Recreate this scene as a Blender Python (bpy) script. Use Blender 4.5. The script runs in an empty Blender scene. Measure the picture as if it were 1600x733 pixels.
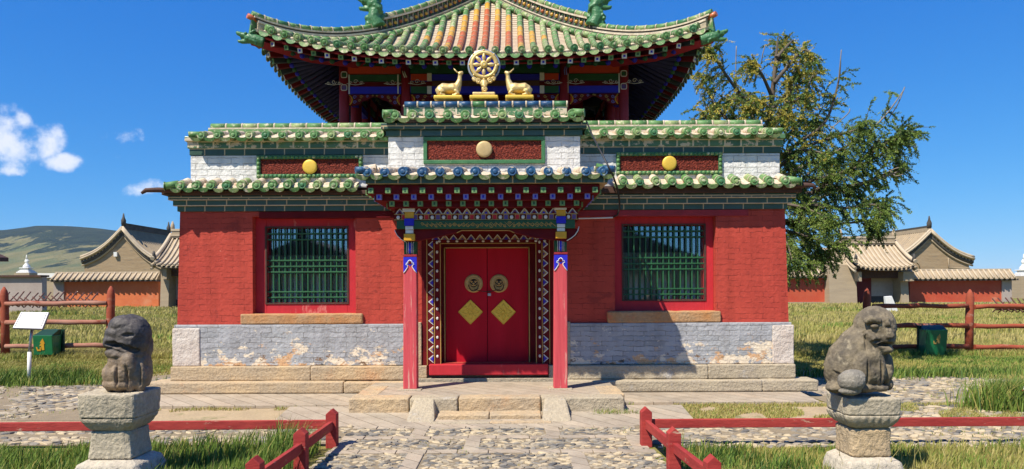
import bpy, bmesh, math, random
import numpy as np
from mathutils import Vector, Matrix, Euler
R = math.radians
random.seed(7)
rng = np.random.default_rng(11)
S = bpy.context.scene
C = S.collection

# ---------------------------------------------------------------- camera
F = 1155.0          # focal length in pixels of the 1600 px wide photograph
EYE = 1.65
HOR = 448.0
RHO = 0.0045
cam_d = bpy.data.cameras.new('camera')
cam = bpy.data.objects.new('camera', cam_d); C.objects.link(cam)
cam_d.sensor_width = 36; cam_d.lens = 36 * F / 1600
cam_d.shift_y = (HOR - 366.5) / 1600
cam_d.clip_start = 0.1; cam_d.clip_end = 12000
cam.location = (0, 0, EYE)
cam.rotation_euler = (Matrix.Rotation(RHO, 4, 'Y') @ Matrix.Rotation(R(90), 4, 'X')).to_euler()
S.camera = cam

# ---------------------------------------------------------------- light
SUN_AZ, SUN_EL = 46, 54
w = bpy.data.worlds.new('World'); S.world = w; w.use_nodes = True
nt = w.node_tree; nt.nodes.clear()
def WN(t, **k):
    n = nt.nodes.new(t)
    for a, b in k.items(): setattr(n, a, b)
    return n
sky = WN('ShaderNodeTexSky', sky_type='NISHITA', sun_disc=False)
sky.sun_elevation = R(SUN_EL)
sky.sun_rotation = R(180 + 90 - SUN_AZ)
sky.altitude = 1600; sky.air_density = 1.0; sky.dust_density = 0.3; sky.ozone_density = 3.0
sc_ = WN('ShaderNodeSeparateColor'); nt.links.new(sky.outputs[0], sc_.inputs[0])
hs = WN('ShaderNodeCombineColor')
for i_, (pw, cf) in enumerate(((1.45, .117), (.81, .66), (.40, 2.32))):      # response of a dry, high-altitude sky
    a_ = WN('ShaderNodeMath', operation='POWER'); nt.links.new(sc_.outputs[i_], a_.inputs[0]); a_.inputs[1].default_value = pw
    b_ = WN('ShaderNodeMath', operation='MULTIPLY'); nt.links.new(a_.outputs[0], b_.inputs[0]); b_.inputs[1].default_value = cf
    nt.links.new(b_.outputs[0], hs.inputs[i_])
bg = WN('ShaderNodeBackground'); bg.inputs[1].default_value = 0.125
out = WN('ShaderNodeOutputWorld')
# clouds: blobs at fixed directions of the sky, broken up by noise
tc = WN('ShaderNodeTexCoord')
nz = WN('ShaderNodeTexNoise'); nz.inputs['Scale'].default_value = 18; nz.inputs['Detail'].default_value = 8; nz.inputs['Roughness'].default_value = .6
nt.links.new(tc.outputs['Generated'], nz.inputs['Vector'])
def cloud(px, py, rx, ry, tilt=0.0):
    dx, dy = px - 800, HOR - py
    v = Vector((dx / F, 1, dy / F))
    # angular plane coordinates x/y, z/y
    sep = WN('ShaderNodeSeparateXYZ'); nt.links.new(tc.outputs['Generated'], sep.inputs[0])
    def m(op, a, b=None):
        n = WN('ShaderNodeMath', operation=op)
        for i, x in enumerate((a, b)):
            if x is None: continue
            if isinstance(x, (int, float)): n.inputs[i].default_value = x
            else: nt.links.new(x, n.inputs[i])
        return n.outputs[0]
    yy = m('MAXIMUM', sep.outputs[1], 0.02)
    u = m('SUBTRACT', m('DIVIDE', sep.outputs[0], yy), v.x)
    t = m('SUBTRACT', m('DIVIDE', sep.outputs[2], yy), v.z)
    u2 = m('ADD', u, m('MULTIPLY', t, tilt)); t2 = m('SUBTRACT', t, m('MULTIPLY', u, tilt))
    e = m('ADD', m('POWER', m('ABSOLUTE', m('DIVIDE', u2, rx / F)), 2.0), m('POWER', m('ABSOLUTE', m('DIVIDE', t2, ry / F)), 2.0))
    return m('SUBTRACT', 1.0, e), m
parts = []
for a, gain in (((8, 205, 55, 48, 0), 1), ((45, 230, 62, 34, .25), 1), ((98, 250, 46, 16, .1), 1), ((35, 188, 22, 26, 0), 1), ((180, 212, 44, 14, 0), .50), ((172, 244, 34, 12, 0), .47),
          ((242, 294, 36, 14, .1), .6), ((290, 277, 26, 15, 0), .4), ((100, 357, 26, 12, -.2), .6), ((20, 262, 34, 10, 0), .6)):
    o_, mth = cloud(*a); parts.append(mth('ADD', mth('MULTIPLY', o_, gain), gain * .25 - .25))
acc = parts[0]
for p_ in parts[1:]: acc = mth('MAXIMUM', acc, p_)
acc = mth('MAXIMUM', acc, -1.5)
nn = mth('MULTIPLY', mth('SUBTRACT', nz.outputs[0], 0.5), 4.2)
dens = mth('ADD', mth('MULTIPLY', acc, 0.75), nn)
mr = WN('ShaderNodeMapRange', interpolation_type='SMOOTHSTEP'); mr.inputs[1].default_value = 0.0; mr.inputs[2].default_value = 1.0
nt.links.new(dens, mr.inputs[0])
sh = WN('ShaderNodeMapRange'); sh.inputs[1].default_value = .35; sh.inputs[2].default_value = 1.5
nt.links.new(dens, sh.inputs[0])
cc = WN('ShaderNodeMix', data_type='RGBA')
cc.inputs[6].default_value = (6.2, 6.3, 6.6, 1); cc.inputs[7].default_value = (4.0, 4.3, 5.1, 1)
nt.links.new(sh.outputs[0], cc.inputs[0])
mx = WN('ShaderNodeMix', data_type='RGBA')
fac = mth('MULTIPLY', mr.outputs[0], .93)
nt.links.new(fac, mx.inputs[0]); nt.links.new(hs.outputs[0], mx.inputs[6]); nt.links.new(cc.outputs[2], mx.inputs[7])
nt.links.new(mx.outputs[2], bg.inputs[0]); nt.links.new(bg.outputs[0], out.inputs[0])

sd = bpy.data.lights.new('sun', 'SUN'); sd.energy = 5.0; sd.angle = R(.5); sd.color = (1, .93, .80)
sun = bpy.data.objects.new('sun', sd); C.objects.link(sun)
sv = Vector((-math.cos(R(SUN_AZ)) * math.cos(R(SUN_EL)), -math.sin(R(SUN_AZ)) * math.cos(R(SUN_EL)), math.sin(R(SUN_EL))))
sun.rotation_euler = sv.to_track_quat('Z', 'Y').to_euler(); sun.location = sv * 40
S.view_settings.view_transform = 'Standard'; S.view_settings.look = 'None'
S.view_settings.exposure = 0.55; S.view_settings.gamma = 1; S.view_settings.use_curve_mapping = False
S.render.engine = 'CYCLES'
S.cycles.max_bounces = 6; S.cycles.transparent_max_bounces = 12; S.cycles.use_denoising = True

# ---------------------------------------------------------------- pixel -> world
def P(px, py, D):
    dx, dy = px - 800, py - 366.5
    x_, y_ = dx - RHO * dy, dy + RHO * dx
    return Vector((x_ * D / F, D, EYE - (y_ + 366.5 - HOR) * D / F))
def PX(px, py, D): return P(px, py, D).x
def PZ(px, py, D): return P(px, py, D).z

# ---------------------------------------------------------------- materials
M = {}
def newmat(name):
    m = bpy.data.materials.new(name); m.use_nodes = True
    m.node_tree.nodes.clear(); M[name] = m
    return m, m.node_tree
class G:
    """small node-graph helper"""
    def __init__(s, t): s.t = t
    def n(s, k, **a):
        x = s.t.nodes.new(k)
        for p, q in a.items(): setattr(x, p, q)
        return x
    def put(s, sock, v):
        if v is None: return
        if isinstance(v, bpy.types.NodeSocket): s.t.links.new(v, sock)
        elif isinstance(v, (tuple, list)) and len(v) == 3 and sock.type == 'RGBA': sock.default_value = (*v, 1)
        else: sock.default_value = v
    def math(s, op, a, b=0.0, clamp=False):
        x = s.n('ShaderNodeMath', operation=op); x.use_clamp = clamp
        s.put(x.inputs[0], a); s.put(x.inputs[1], b); return x.outputs[0]
    def mix(s, f, a, b, blend='MIX'):
        x = s.n('ShaderNodeMix', data_type='RGBA', blend_type=blend)
        s.put(x.inputs[0], f); s.put(x.inputs[6], a); s.put(x.inputs[7], b); return x.outputs[2]
    def noise(s, vec, scale, detail=4, rough=.55, dist=0):
        x = s.n('ShaderNodeTexNoise'); s.put(x.inputs['Vector'], vec)
        x.inputs['Scale'].default_value = scale; x.inputs['Detail'].default_value = detail
        x.inputs['Roughness'].default_value = rough; x.inputs['Distortion'].default_value = dist
        return x
    def ramp(s, f, lo, hi, a=0.0, b=1.0):
        x = s.n('ShaderNodeMapRange'); s.put(x.inputs[0], f)
        x.inputs[1].default_value = lo; x.inputs[2].default_value = hi
        x.inputs[3].default_value = a; x.inputs[4].default_value = b; return x.outputs[0]
    def coord(s): return s.n('ShaderNodeTexCoord').outputs['Object']
    def scale(s, vec, sc):
        x = s.n('ShaderNodeMapping'); s.put(x.inputs[0], vec); x.inputs['Scale'].default_value = sc; return x.outputs[0]
    def finish(s, col, rough=.8, bumps=(), spec=.5, metal=0, coat=0, dist=1.0, extra=None):
        b = s.n('ShaderNodeBsdfPrincipled'); s.put(b.inputs['Base Color'], col)
        s.put(b.inputs['Roughness'], rough); b.inputs['Specular IOR Level'].default_value = spec
        b.inputs['Metallic'].default_value = metal; b.inputs['Coat Weight'].default_value = coat
        nrm = None
        for h, d in bumps:
            x = s.n('ShaderNodeBump'); x.inputs['Distance'].default_value = d; x.inputs['Strength'].default_value = 1
            s.put(x.inputs['Height'], h)
            if nrm is not None: s.put(x.inputs['Normal'], nrm)
            nrm = x.outputs[0]
        if nrm is not None: s.put(b.inputs['Normal'], nrm)
        if extra:
            for k, v in extra.items(): s.put(b.inputs[k], v)
        o = s.n('ShaderNodeOutputMaterial'); s.t.links.new(b.outputs[0], o.inputs[0])
        return b
def worn(name, c1, c2, scale=4, rough=.8, bump=.004, bscale=30, c3=None, thr=.62, spec=.4, metal=0, stretch=None, coat=0, hi=.08, c3scale=3.0, fine=.12):
    """base colour drifting between two tones, patches of a third where worn, grain in the surface"""
    m, t = newmat(name); g = G(t); co = g.coord()
    if stretch: co = g.scale(co, stretch)
    n1 = g.noise(co, scale, 5, .6)
    col = g.mix(g.ramp(n1.outputs[0], .35, .65), c1, c2)
    n2 = g.noise(co, bscale, 5, .65)
    col = g.mix(g.ramp(n2.outputs[0], .3, .7, 0, 1), g.mix(1.0, col, (1 - fine,) * 3, 'MULTIPLY'), col)
    if c3 is not None:
        n3 = g.noise(co, c3scale, 9, .7)
        col = g.mix(g.ramp(n3.outputs[0], thr, thr + hi), col, c3)
    g.finish(col, rough, [(n2.outputs[0], bump)] if bump else [], spec, metal, coat)
    return m
def brickmat(name, c1, c2, mortar, bw=.29, rh=.085, ms=.005, bump=.006, rough=.85, wob=.012, patch=None, spec=.3, vary=.5, coat=0, patches=None, mortarmix=1.0, offs=.5, streak=.45, brk=(0, .01)):
    m, t = newmat(name); g = G(t); co = g.coord()
    sp = g.n('ShaderNodeSeparateXYZ'); g.put(sp.inputs[0], co)
    u = g.math('ADD', sp.outputs[0], sp.outputs[1])
    nd = g.noise(co, 5, 3)
    nd2 = g.noise(co, 16, 2)
    v = g.math('ADD', sp.outputs[2], g.math('MULTIPLY', g.math('SUBTRACT', nd.outputs[0], .5), wob * 2))
    v = g.math('ADD', v, g.math('MULTIPLY', g.math('SUBTRACT', nd2.outputs[0], .5), wob))
    cb = g.n('ShaderNodeCombineXYZ'); g.put(cb.inputs[0], g.math('ADD', u, g.math('MULTIPLY', nd.outputs[0], wob * 2))); g.put(cb.inputs[1], v)
    br = g.n('ShaderNodeTexBrick'); g.put(br.inputs['Vector'], cb.outputs[0])
    br.offset = offs
    br.inputs['Scale'].default_value = 1; br.inputs['Brick Width'].default_value = bw; br.inputs['Row Height'].default_value = rh
    br.inputs['Mortar Size'].default_value = ms; br.inputs['Mortar Smooth'].default_value = .35; br.inputs['Bias'].default_value = 0
    g.put(br.inputs['Color1'], c1); g.put(br.inputs['Color2'], c2)
    g.put(br.inputs['Mortar'], g.mix(.5, c1, c2))
    mk = g.ramp(g.noise(co, 7, 4, .6).outputs[0], brk[0], brk[1])
    mfac = g.math('MULTIPLY', br.outputs['Fac'], mk)
    n1 = g.noise(co, 1.7, 8, .7)
    bcol = g.mix(g.math('MULTIPLY', mfac, mortarmix), br.outputs['Color'], mortar)
    col = g.mix(g.ramp(n1.outputs[0], .35, .7, 0, vary), bcol, g.mix(1.0, bcol, (.72, .68, .66), 'MULTIPLY'))
    n4 = g.noise(g.scale(co, (5, 5, .5)), 1, 5, .6); n5 = g.noise(co, .9, 4, .6)
    col = g.mix(g.ramp(n4.outputs[0], .46, .66, 0, streak), col, g.mix(1.0, col, (.62, .60, .58), 'MULTIPLY'))
    col = g.mix(g.ramp(n5.outputs[0], .50, .70, 0, streak * .8), col, g.mix(1.0, col, (1.22, 1.28, 1.25), 'MULTIPLY'))
    n2 = g.noise(co, 40, 4, .7)
    col = g.mix(g.ramp(n2.outputs[0], .3, .7, .0, .18), col, g.mix(1.0, col, (1.35, 1.3, 1.25), 'MULTIPLY'))
    if patches:
        for (pc, sc, thr, zlo, zhi, sd_) in patches:      # worn-through paint, thicker between two heights
            pn = g.noise(g.scale(co, (1, 1, 1.6)), sc, 9, .68)
            pn.noise_dimensions = '4D'; pn.inputs['W'].default_value = sd_
            zz = g.ramp(sp.outputs[2], zlo, zhi, 0.0, .16)
            f = g.ramp(g.math('ADD', pn.outputs[0], g.math('MULTIPLY', zz, 1)), thr, thr + .035)
            col = g.mix(f, col, pc)
    hgt = g.math('SUBTRACT', 1, mfac)
    g.finish(col, rough, [(n2.outputs[0], bump * .4), (nd2.outputs[0], bump * 1.6), (hgt, bump)], spec, 0, coat)
    return m

# temple paint and masonry
brickmat('red_brick', (.47, .062, .040), (.43, .054, .036), (.22, .025, .018), bw=.34, rh=.082, ms=.004, bump=.0055, wob=.026, vary=.45, mortarmix=.8, brk=(.44, .58),
         patches=[((.60, .17, .11), 5.5, .735, -50, 50, 3.1), ((.30, .04, .028), 1.6, .68, -50, 50, 6.1)])
brickmat('grey_brick', (.41, .41, .42), (.33, .335, .345), (.22, .21, .20), bw=.32, rh=.075, ms=.004, bump=.010, vary=.5, wob=.022, brk=(.40, .56),
         patches=[((.60, .36, .19), 3.2, .665, 1.1, .45, 1.3), ((.74, .62, .46), 4.5, .655, 1.15, .45, 7.7), ((.20, .12, .07), 6.0, .69, .85, .42, 4.1), ((.09, .085, .08), 5.0, .72, .75, .42, 9.1)])
brickmat('white_brick', (.66, .645, .61), (.73, .71, .67), (.42, .40, .37), bw=.36, rh=.088, bump=.012, vary=.3, mortarmix=.7, wob=.016, brk=(.36, .5))
brickmat('glazed_brick_dark', (.035, .085, .045), (.035, .080, .072), (.50, .38, .22), bw=.30, rh=.5, ms=.010, bump=.003, rough=.45, wob=.004, spec=.5, offs=.37, patches=[((.34, .25, .13), 7, .81, -9, -8, 2.0)])
brickmat('glazed_brick_green', (.11, .22, .085), (.05, .13, .06), (.70, .60, .43), bw=.24, rh=.5, ms=.016, bump=.003, rough=.35, wob=.006, spec=.6, offs=.41, patches=[((.62, .50, .34), 6, .69, -9, -8, 5.0)])
brickmat('glazed_brick_blue', (.02, .13, .30), (.03, .20, .34), (.68, .64, .56), bw=.20, rh=.5, ms=.006, bump=.003, rough=.3, wob=.003, spec=.6)
worn('green_glaze', (.085, .21, .06), (.14, .27, .09), 6, .5, .004, 40, (.50, .45, .30), .55, .35, hi=.08, c3scale=14)
worn('green_glaze_pale', (.17, .29, .095), (.31, .36, .15), 9, .55, .005, 45, (.60, .52, .36), .53, .35, c3scale=14)
worn('green_glaze_deep', (.045, .15, .055), (.07, .20, .08), 9, .42, .004, 40, (.34, .36, .22), .62, .4, c3scale=14)
worn('yellow_glaze', (.62, .31, .03), (.68, .38, .06), 9, .35, .003, 45, (.6, .5, .34), .64, .6, c3scale=12)
worn('orange_glaze', (.50, .095, .03), (.56, .16, .05), 9, .35, .003, 45, (.6, .46, .32), .62, .6, c3scale=12)
worn('blue_glaze', (.018, .06, .15), (.025, .10, .20), 9, .42, .004, 40, (.35, .4, .42), .57, .4, c3scale=12)
worn('mortar', (.56, .45, .32), (.68, .58, .44), 9, .95, .018, 18, (.44, .28, .18), .58, .2, c3scale=4)
worn('maroon_paint', (.15, .009, .012), (.10, .006, .009), 5, .7, .002, 40, spec=.12)
worn('red_paint', (.56, .035, .045), (.47, .026, .036), 3, .7, .004, 20, (.62, .20, .17), .60, .2, stretch=(1, 1, .35))
worn('red_paint_dark', (.36, .02, .03), (.28, .014, .02), 5, .6, .003, 30)
worn('pillar_paint', (.66, .095, .105), (.58, .07, .085), 5, .7, .004, 14, (.62, .30, .24), .57, .2, stretch=(3, 3, .16), c3scale=6, hi=.05, fine=.22)
worn('door_paint', (.50, .010, .026), (.42, .008, .020), 2.5, .65, .002, 30, (.22, .012, .02), .66, .12, stretch=(2, 1, .35), c3scale=4)
worn('blue_paint', (.022, .022, .55), (.018, .018, .45), 8, .6, .001, 40, spec=.3)
worn('wheel_blue', (.03, .05, .85), (.025, .04, .75), 8, .5, 0, 40)
worn('blue_paint_pale', (.22, .21, .58), (.18, .18, .5), 8, .6, 0, 40)
worn('purple_paint', (.10, .06, .26), (.13, .07, .22), 8, .6, 0, 40)
worn('green_paint', (.018, .10, .035), (.013, .07, .03), 8, .6, .001, 40)
worn('green_paint_pale', (.13, .25, .09), (.17, .30, .12), 8, .6, 0, 40)
worn('lattice_green', (.024, .125, .045), (.018, .09, .034), 6, .5, .001, 40)
worn('white_paint', (.74, .73, .68), (.66, .64, .58), 8, .7, .001, 40)
worn('yellow_paint', (.72, .38, .02), (.66, .32, .02), 8, .6, .001, 40)
worn('orange_paint', (.60, .055, .015), (.50, .05, .012), 8, .6, .001, 40)
worn('gold_paint', (.52, .33, .09), (.42, .25, .06), 8, .5, .002, 40)
worn('gold', (.62, .42, .13), (.74, .55, .24), 12, .45, .002, 60, (.80, .68, .45), .6, .5, metal=.35, c3scale=10)
worn('gold_plate', (.90, .64, .07), (.78, .52, .05), 14, .45, .002, 60, metal=.0)
worn('old_brass', (.62, .43, .16), (.48, .32, .11), 22, .5, .002, 70, metal=.1)
worn('yellow_disc', (.80, .52, .07), (.72, .46, .055), 9, .45, .001, 50, metal=.15)
worn('tan_disc', (.50, .36, .16), (.58, .42, .20), 12, .5, .002, 50, metal=.15)
worn('dark_metal', (.03, .028, .026), (.05, .045, .04), 10, .5, .001, 60, metal=.6)
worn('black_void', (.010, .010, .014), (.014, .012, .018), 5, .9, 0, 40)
worn('soffit_blue', (.02, .022, .10), (.014, .016, .07), 8, .7, .001, 40)
worn('soffit_dark', (.022, .035, .040), (.016, .024, .032), 8, .7, .001, 40)
worn('old_wood', (.10, .045, .03), (.06, .03, .022), 8, .8, .004, 30)
worn('curtain', (.74, .64, .46), (.66, .57, .42), 5, .9, .002, 30)
worn('kerb_red', (.44, .06, .048), (.33, .036, .034), 3, .8, .006, 16, (.46, .27, .19), .61, .2, stretch=(.5, .5, 2), hi=.03, c3scale=7, fine=.25)
# stone
worn('stone_tan', (.62, .45, .26), (.50, .39, .26), 2.2, .9, .022, 26, (.56, .30, .14), .56, .2, c3scale=1.6, fine=.3, hi=.2)
worn('stone_grey', (.54, .45, .31), (.45, .375, .27), 3, .9, .020, 30, (.50, .46, .40), .60, .2, c3scale=3, fine=.3)
worn('stone_white', (.68, .60, .52), (.60, .50, .42), 5, .9, .022, 22, (.60, .38, .24), .62, .2, c3scale=3)
worn('sill_stone', (.52, .25, .10), (.48, .31, .17), 4, .9, .016, 30, (.56, .18, .08), .60, .2, fine=.25)
worn('pedestal_stone', (.56, .475, .34), (.45, .385, .28), 5, .9, .012, 34, (.30, .26, .20), .60, .2, c3scale=6, fine=.35, hi=.12)
worn('pedestal_pale', (.64, .56, .43), (.54, .47, .37), 5, .9, .018, 34, (.30, .28, .24), .60, .2, c3scale=6, fine=.3)
worn('lion_stone', (.29, .23, .145), (.11, .09, .066), 7, .8, .005, 40, (.36, .30, .20), .57, .35, c3scale=9, fine=.4, hi=.14)
m, t = newmat('lion_stone_dark'); g = G(t); co = g.coord()      # black patina on the head, bare brown stone on the chest
sp = g.n('ShaderNodeSeparateXYZ'); g.put(sp.inputs[0], co)
n1 = g.noise(co, 5, 6, .65); n2 = g.noise(co, 40, 5, .65); n3 = g.noise(co, 14, 6, .7)
pat = g.ramp(g.math('ADD', sp.outputs[2], g.math('MULTIPLY', g.math('SUBTRACT', n1.outputs[0], .5), .5)), .20, .38)
col = g.mix(g.ramp(n3.outputs[0], .38, .62), (.15, .105, .065), (.27, .19, .115))
col = g.mix(pat, col, g.mix(g.ramp(n3.outputs[0], .4, .66), (.045, .038, .036), (.12, .10, .085)))
g.finish(col, .62, [(n2.outputs[0], .006)], .45)
worn('paw_stone', (.34, .30, .24), (.25, .225, .185), 8, .9, .014, 40, (.16, .15, .14), .6, .3, c3scale=12, fine=.35)
brickmat('paving_brick', (.44, .36, .265), (.35, .295, .225), (.17, .13, .085), bw=.28, rh=.14, ms=.006, bump=.006, wob=.01, vary=.6)
worn('dirt', (.50, .38, .23), (.42, .32, .20), 3, .95, .012, 30, (.16, .17, .06), .57, .2, c3scale=2, fine=.25)
worn('cobble_light', (.44, .36, .25), (.34, .29, .21), 6, .85, .006, 40, fine=.3)
worn('cobble_mid', (.30, .265, .21), (.24, .215, .18), 6, .85, .006, 40, fine=.3)
worn('cobble_dark', (.105, .10, .095), (.15, .14, .125), 6, .8, .006, 40, fine=.3)
worn('cobble_cream', (.60, .48, .30), (.50, .40, .26), 6, .85, .006, 40, fine=.3)
worn('log_red', (.36, .08, .038), (.28, .06, .03), 2.5, .8, .006, 25, (.36, .19, .13), .56, .3, stretch=(.5, .5, 1), c3scale=4)
worn('log_worn', (.40, .22, .16), (.30, .10, .06), 2.5, .85, .006, 22, (.24, .06, .035), .56, .3, stretch=(.4, 1, 1), c3scale=4)
worn('stick_wood', (.13, .05, .035), (.09, .035, .028), 3, .85, 0, 30)
worn('sign_white', (.78, .78, .78), (.74, .74, .75), 3, .5, 0, 30)
worn('sign_edge', (.10, .09, .085), (.2, .17, .14), 3, .5, 0, 30)
worn('steel', (.45, .46, .48), (.36, .37, .39), 6, .45, .001, 40, metal=.7)
worn('bin_green', (.012, .17, .06), (.010, .14, .05), 4, .38, .001, 40, spec=.5)
worn('bin_dark', (.008, .040, .022), (.012, .05, .028), 4, .4, .001, 40)
worn('bark', (.10, .075, .055), (.16, .13, .10), 8, .9, .012, 25, stretch=(1, 1, .3))
worn('twig_grey', (.30, .26, .21), (.20, .17, .14), 8, .9, 0, 25)
worn('brick_far', (.36, .255, .15), (.43, .32, .20), 1.2, .9, 0, 8, (.20, .165, .12), .56, .2, stretch=(.35, .35, 3), c3scale=2.5, fine=.3)
worn('brick_far_pale', (.42, .33, .22), (.36, .28, .19), 1.2, .9, 0, 8, (.30, .24, .18), .6, .2, stretch=(.35, .35, 3), c3scale=2.5)
worn('roof_far', (.44, .34, .22), (.36, .28, .19), 1.5, .85, 0, 9, (.24, .21, .165), .58, .2, c3scale=4)
worn('roof_far_light', (.56, .45, .31), (.47, .38, .27), 1.5, .85, 0, 9, (.36, .30, .24), .6, .2, c3scale=4)
worn('roof_far_dark', (.05, .045, .04), (.09, .08, .07), 1.5, .85, 0, 9)
worn('plaster_orange', (.68, .20, .08), (.60, .155, .062), .6, .9, 0, 6, (.62, .27, .15), .54, .2, c3scale=.5, hi=.2)
worn('plaster_red', (.50, .075, .04), (.54, .12, .06), .6, .9, 0, 6, (.58, .28, .17), .60, .2, c3scale=.6, hi=.15)
worn('plaster_pale', (.36, .29, .25), (.44, .37, .32), .6, .9, 0, 6)
worn('whitewash', (.78, .77, .74), (.72, .70, .66), 1.5, .8, 0, 9)
worn('far_door', (.17, .018, .02), (.13, .014, .016), 1.5, .8, 0, 9)
worn('cable_black', (.02, .02, .02), (.03, .03, .03), 5, .5, 0, 30)

def simple(name, col, rough=.6, spec=.4, trans=0):
    m, t = newmat(name); g = G(t)
    g.finish(col, rough, [], spec); return m
def leafmat(name, c1, c2, scale=6):
    m, t = newmat(name); g = G(t); co = g.coord()
    n = g.noise(co, scale, 3)
    col = g.mix(g.ramp(n.outputs[0], .35, .65), c1, c2)
    d = g.n('ShaderNodeBsdfPrincipled'); g.put(d.inputs['Base Color'], col); d.inputs['Roughness'].default_value = .6
    d.inputs['Specular IOR Level'].default_value = .25
    tr = g.n('ShaderNodeBsdfTranslucent'); g.put(tr.inputs['Color'], col)
    ms = g.n('ShaderNodeMixShader'); ms.inputs[0].default_value = .3
    t.links.new(d.outputs[0], ms.inputs[1]); t.links.new(tr.outputs[0], ms.inputs[2])
    o = g.n('ShaderNodeOutputMaterial'); t.links.new(ms.outputs[0], o.inputs[0]); return m
leafmat('needle_dark', (.08, .14, .035), (.10, .17, .04))
leafmat('needle_mid', (.18, .27, .055), (.23, .30, .06))
leafmat('needle_yellow', (.48, .42, .07), (.56, .45, .08))
leafmat('grass_green', (.15, .24, .040), (.22, .30, .055), 1.5)
leafmat('grass_deep', (.05, .105, .020), (.08, .145, .026), 1.5)
leafmat('grass_yellow', (.32, .31, .08), (.40, .35, .10), .5)
leafmat('grass_straw', (.46, .38, .14), (.40, .34, .12), .5)

# brown-red panel of rough plaster/thatch ends
m, t = newmat('brush_panel'); g = G(t); co = g.coord()
v1 = g.n('ShaderNodeTexVoronoi'); g.put(v1.inputs['Vector'], co); v1.inputs['Scale'].default_value = 42
n1 = g.noise(co, 30, 6, .8)
col = g.mix(g.ramp(n1.outputs[0], .42, .62), (.10, .010, .006), (.34, .055, .026))
col = g.mix(g.ramp(n1.outputs[0], .66, .74), col, (.62, .36, .28))
g.finish(col, .8, [(n1.outputs[0], .03), (v1.outputs[0], .02)], .3)
# window glass: clear pane, partly a mirror
m, t = newmat('glass_pane'); g = G(t)
tr = g.n('ShaderNodeBsdfTransparent'); tr.inputs[0].default_value = (.92, .95, .94, 1)
gl = g.n('ShaderNodeBsdfGlossy'); gl.inputs['Roughness'].default_value = .03; gl.inputs['Color'].default_value = (.8, .85, .9, 1)
lw = g.n('ShaderNodeFresnel'); lw.inputs[0].default_value = 1.9
mm = g.n('ShaderNodeMixShader'); t.links.new(g.math('ADD', lw.outputs[0], .12), mm.inputs[0])
t.links.new(tr.outputs[0], mm.inputs[1]); t.links.new(gl.outputs[0], mm.inputs[2])
o = g.n('ShaderNodeOutputMaterial'); t.links.new(mm.outputs[0], o.inputs[0])
# pan tiles between the rows: cream clay with the dark lips of overlapping tiles
def panmat(name, c1, c2, period):
    m, t = newmat(name); g = G(t); co = g.coord()
    sp = g.n('ShaderNodeSeparateXYZ'); g.put(sp.inputs[0], co)
    nn_ = g.noise(co, 9, 4)
    y = g.math('ADD', sp.outputs[1], g.math('MULTIPLY', nn_.outputs[0], .03))
    fr = g.math('FRACT', g.math('DIVIDE', y, period))
    line = g.ramp(g.math('ABSOLUTE', g.math('SUBTRACT', fr, .5)), .10, .20)
    n1 = g.noise(co, 6, 6, .7)
    col = g.mix(g.ramp(n1.outputs[0], .35, .65), c1, c2)
    col = g.mix(line, (.26, .15, .10), col)
    n2 = g.noise(co, 30, 5, .7)
    g.finish(col, .9, [(n2.outputs[0], .02), (line, .012)], .3)
panmat('pan_tiles', (.50, .42, .29), (.62, .51, .38), .085)
# ground
m, t = newmat('ground_grass'); g = G(t); co = g.coord()
n1 = g.noise(co, .35, 6, .6); n2 = g.noise(co, 3, 6, .7); n3 = g.noise(co, 22, 4, .7)
col = g.mix(g.ramp(n1.outputs[0], .38, .62), (.17, .19, .04), (.34, .29, .085))
col = g.mix(g.ramp(n2.outputs[0], .42, .7), col, (.42, .33, .13))
col = g.mix(g.ramp(n3.outputs[0], .3, .7, .0, .6), g.mix(1.0, col, (.55, .6, .5), 'MULTIPLY'), col)
g.finish(col, .95, [(n3.outputs[0], .03)], .1)
# hills: woods on the heights, meadow below
m, t = newmat('hill_cover'); g = G(t); co = g.coord()
sp = g.n('ShaderNodeSeparateXYZ'); g.put(sp.inputs[0], co)
n1 = g.noise(g.scale(co, (1, .45, 1)), .012, 8, .66); n2 = g.noise(co, .02, 6, .7); n3 = g.noise(g.scale(co, (1, 1, 1)), .008, 3)
wood = g.math('ADD', g.math('MULTIPLY', g.ramp(sp.outputs[2], 30, 140), .50), g.math('MULTIPLY', n1.outputs[0], 1.5))
wf = g.ramp(wood, .98, 1.03)
mead = g.mix(g.ramp(n2.outputs[0], .35, .65), (.13, .125, .055), (.20, .175, .085))
mead = g.mix(g.ramp(n3.outputs[0], .5, .62), mead, (.11, .125, .06))
trees_ = g.mix(g.ramp(n2.outputs[0], .35, .65), (.014, .026, .024), (.034, .050, .034))
g.finish(g.mix(wf, mead, trees_), .95, [(g.noise(co, .06, 4, .8).outputs[0], 6.0)], .05)

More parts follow.
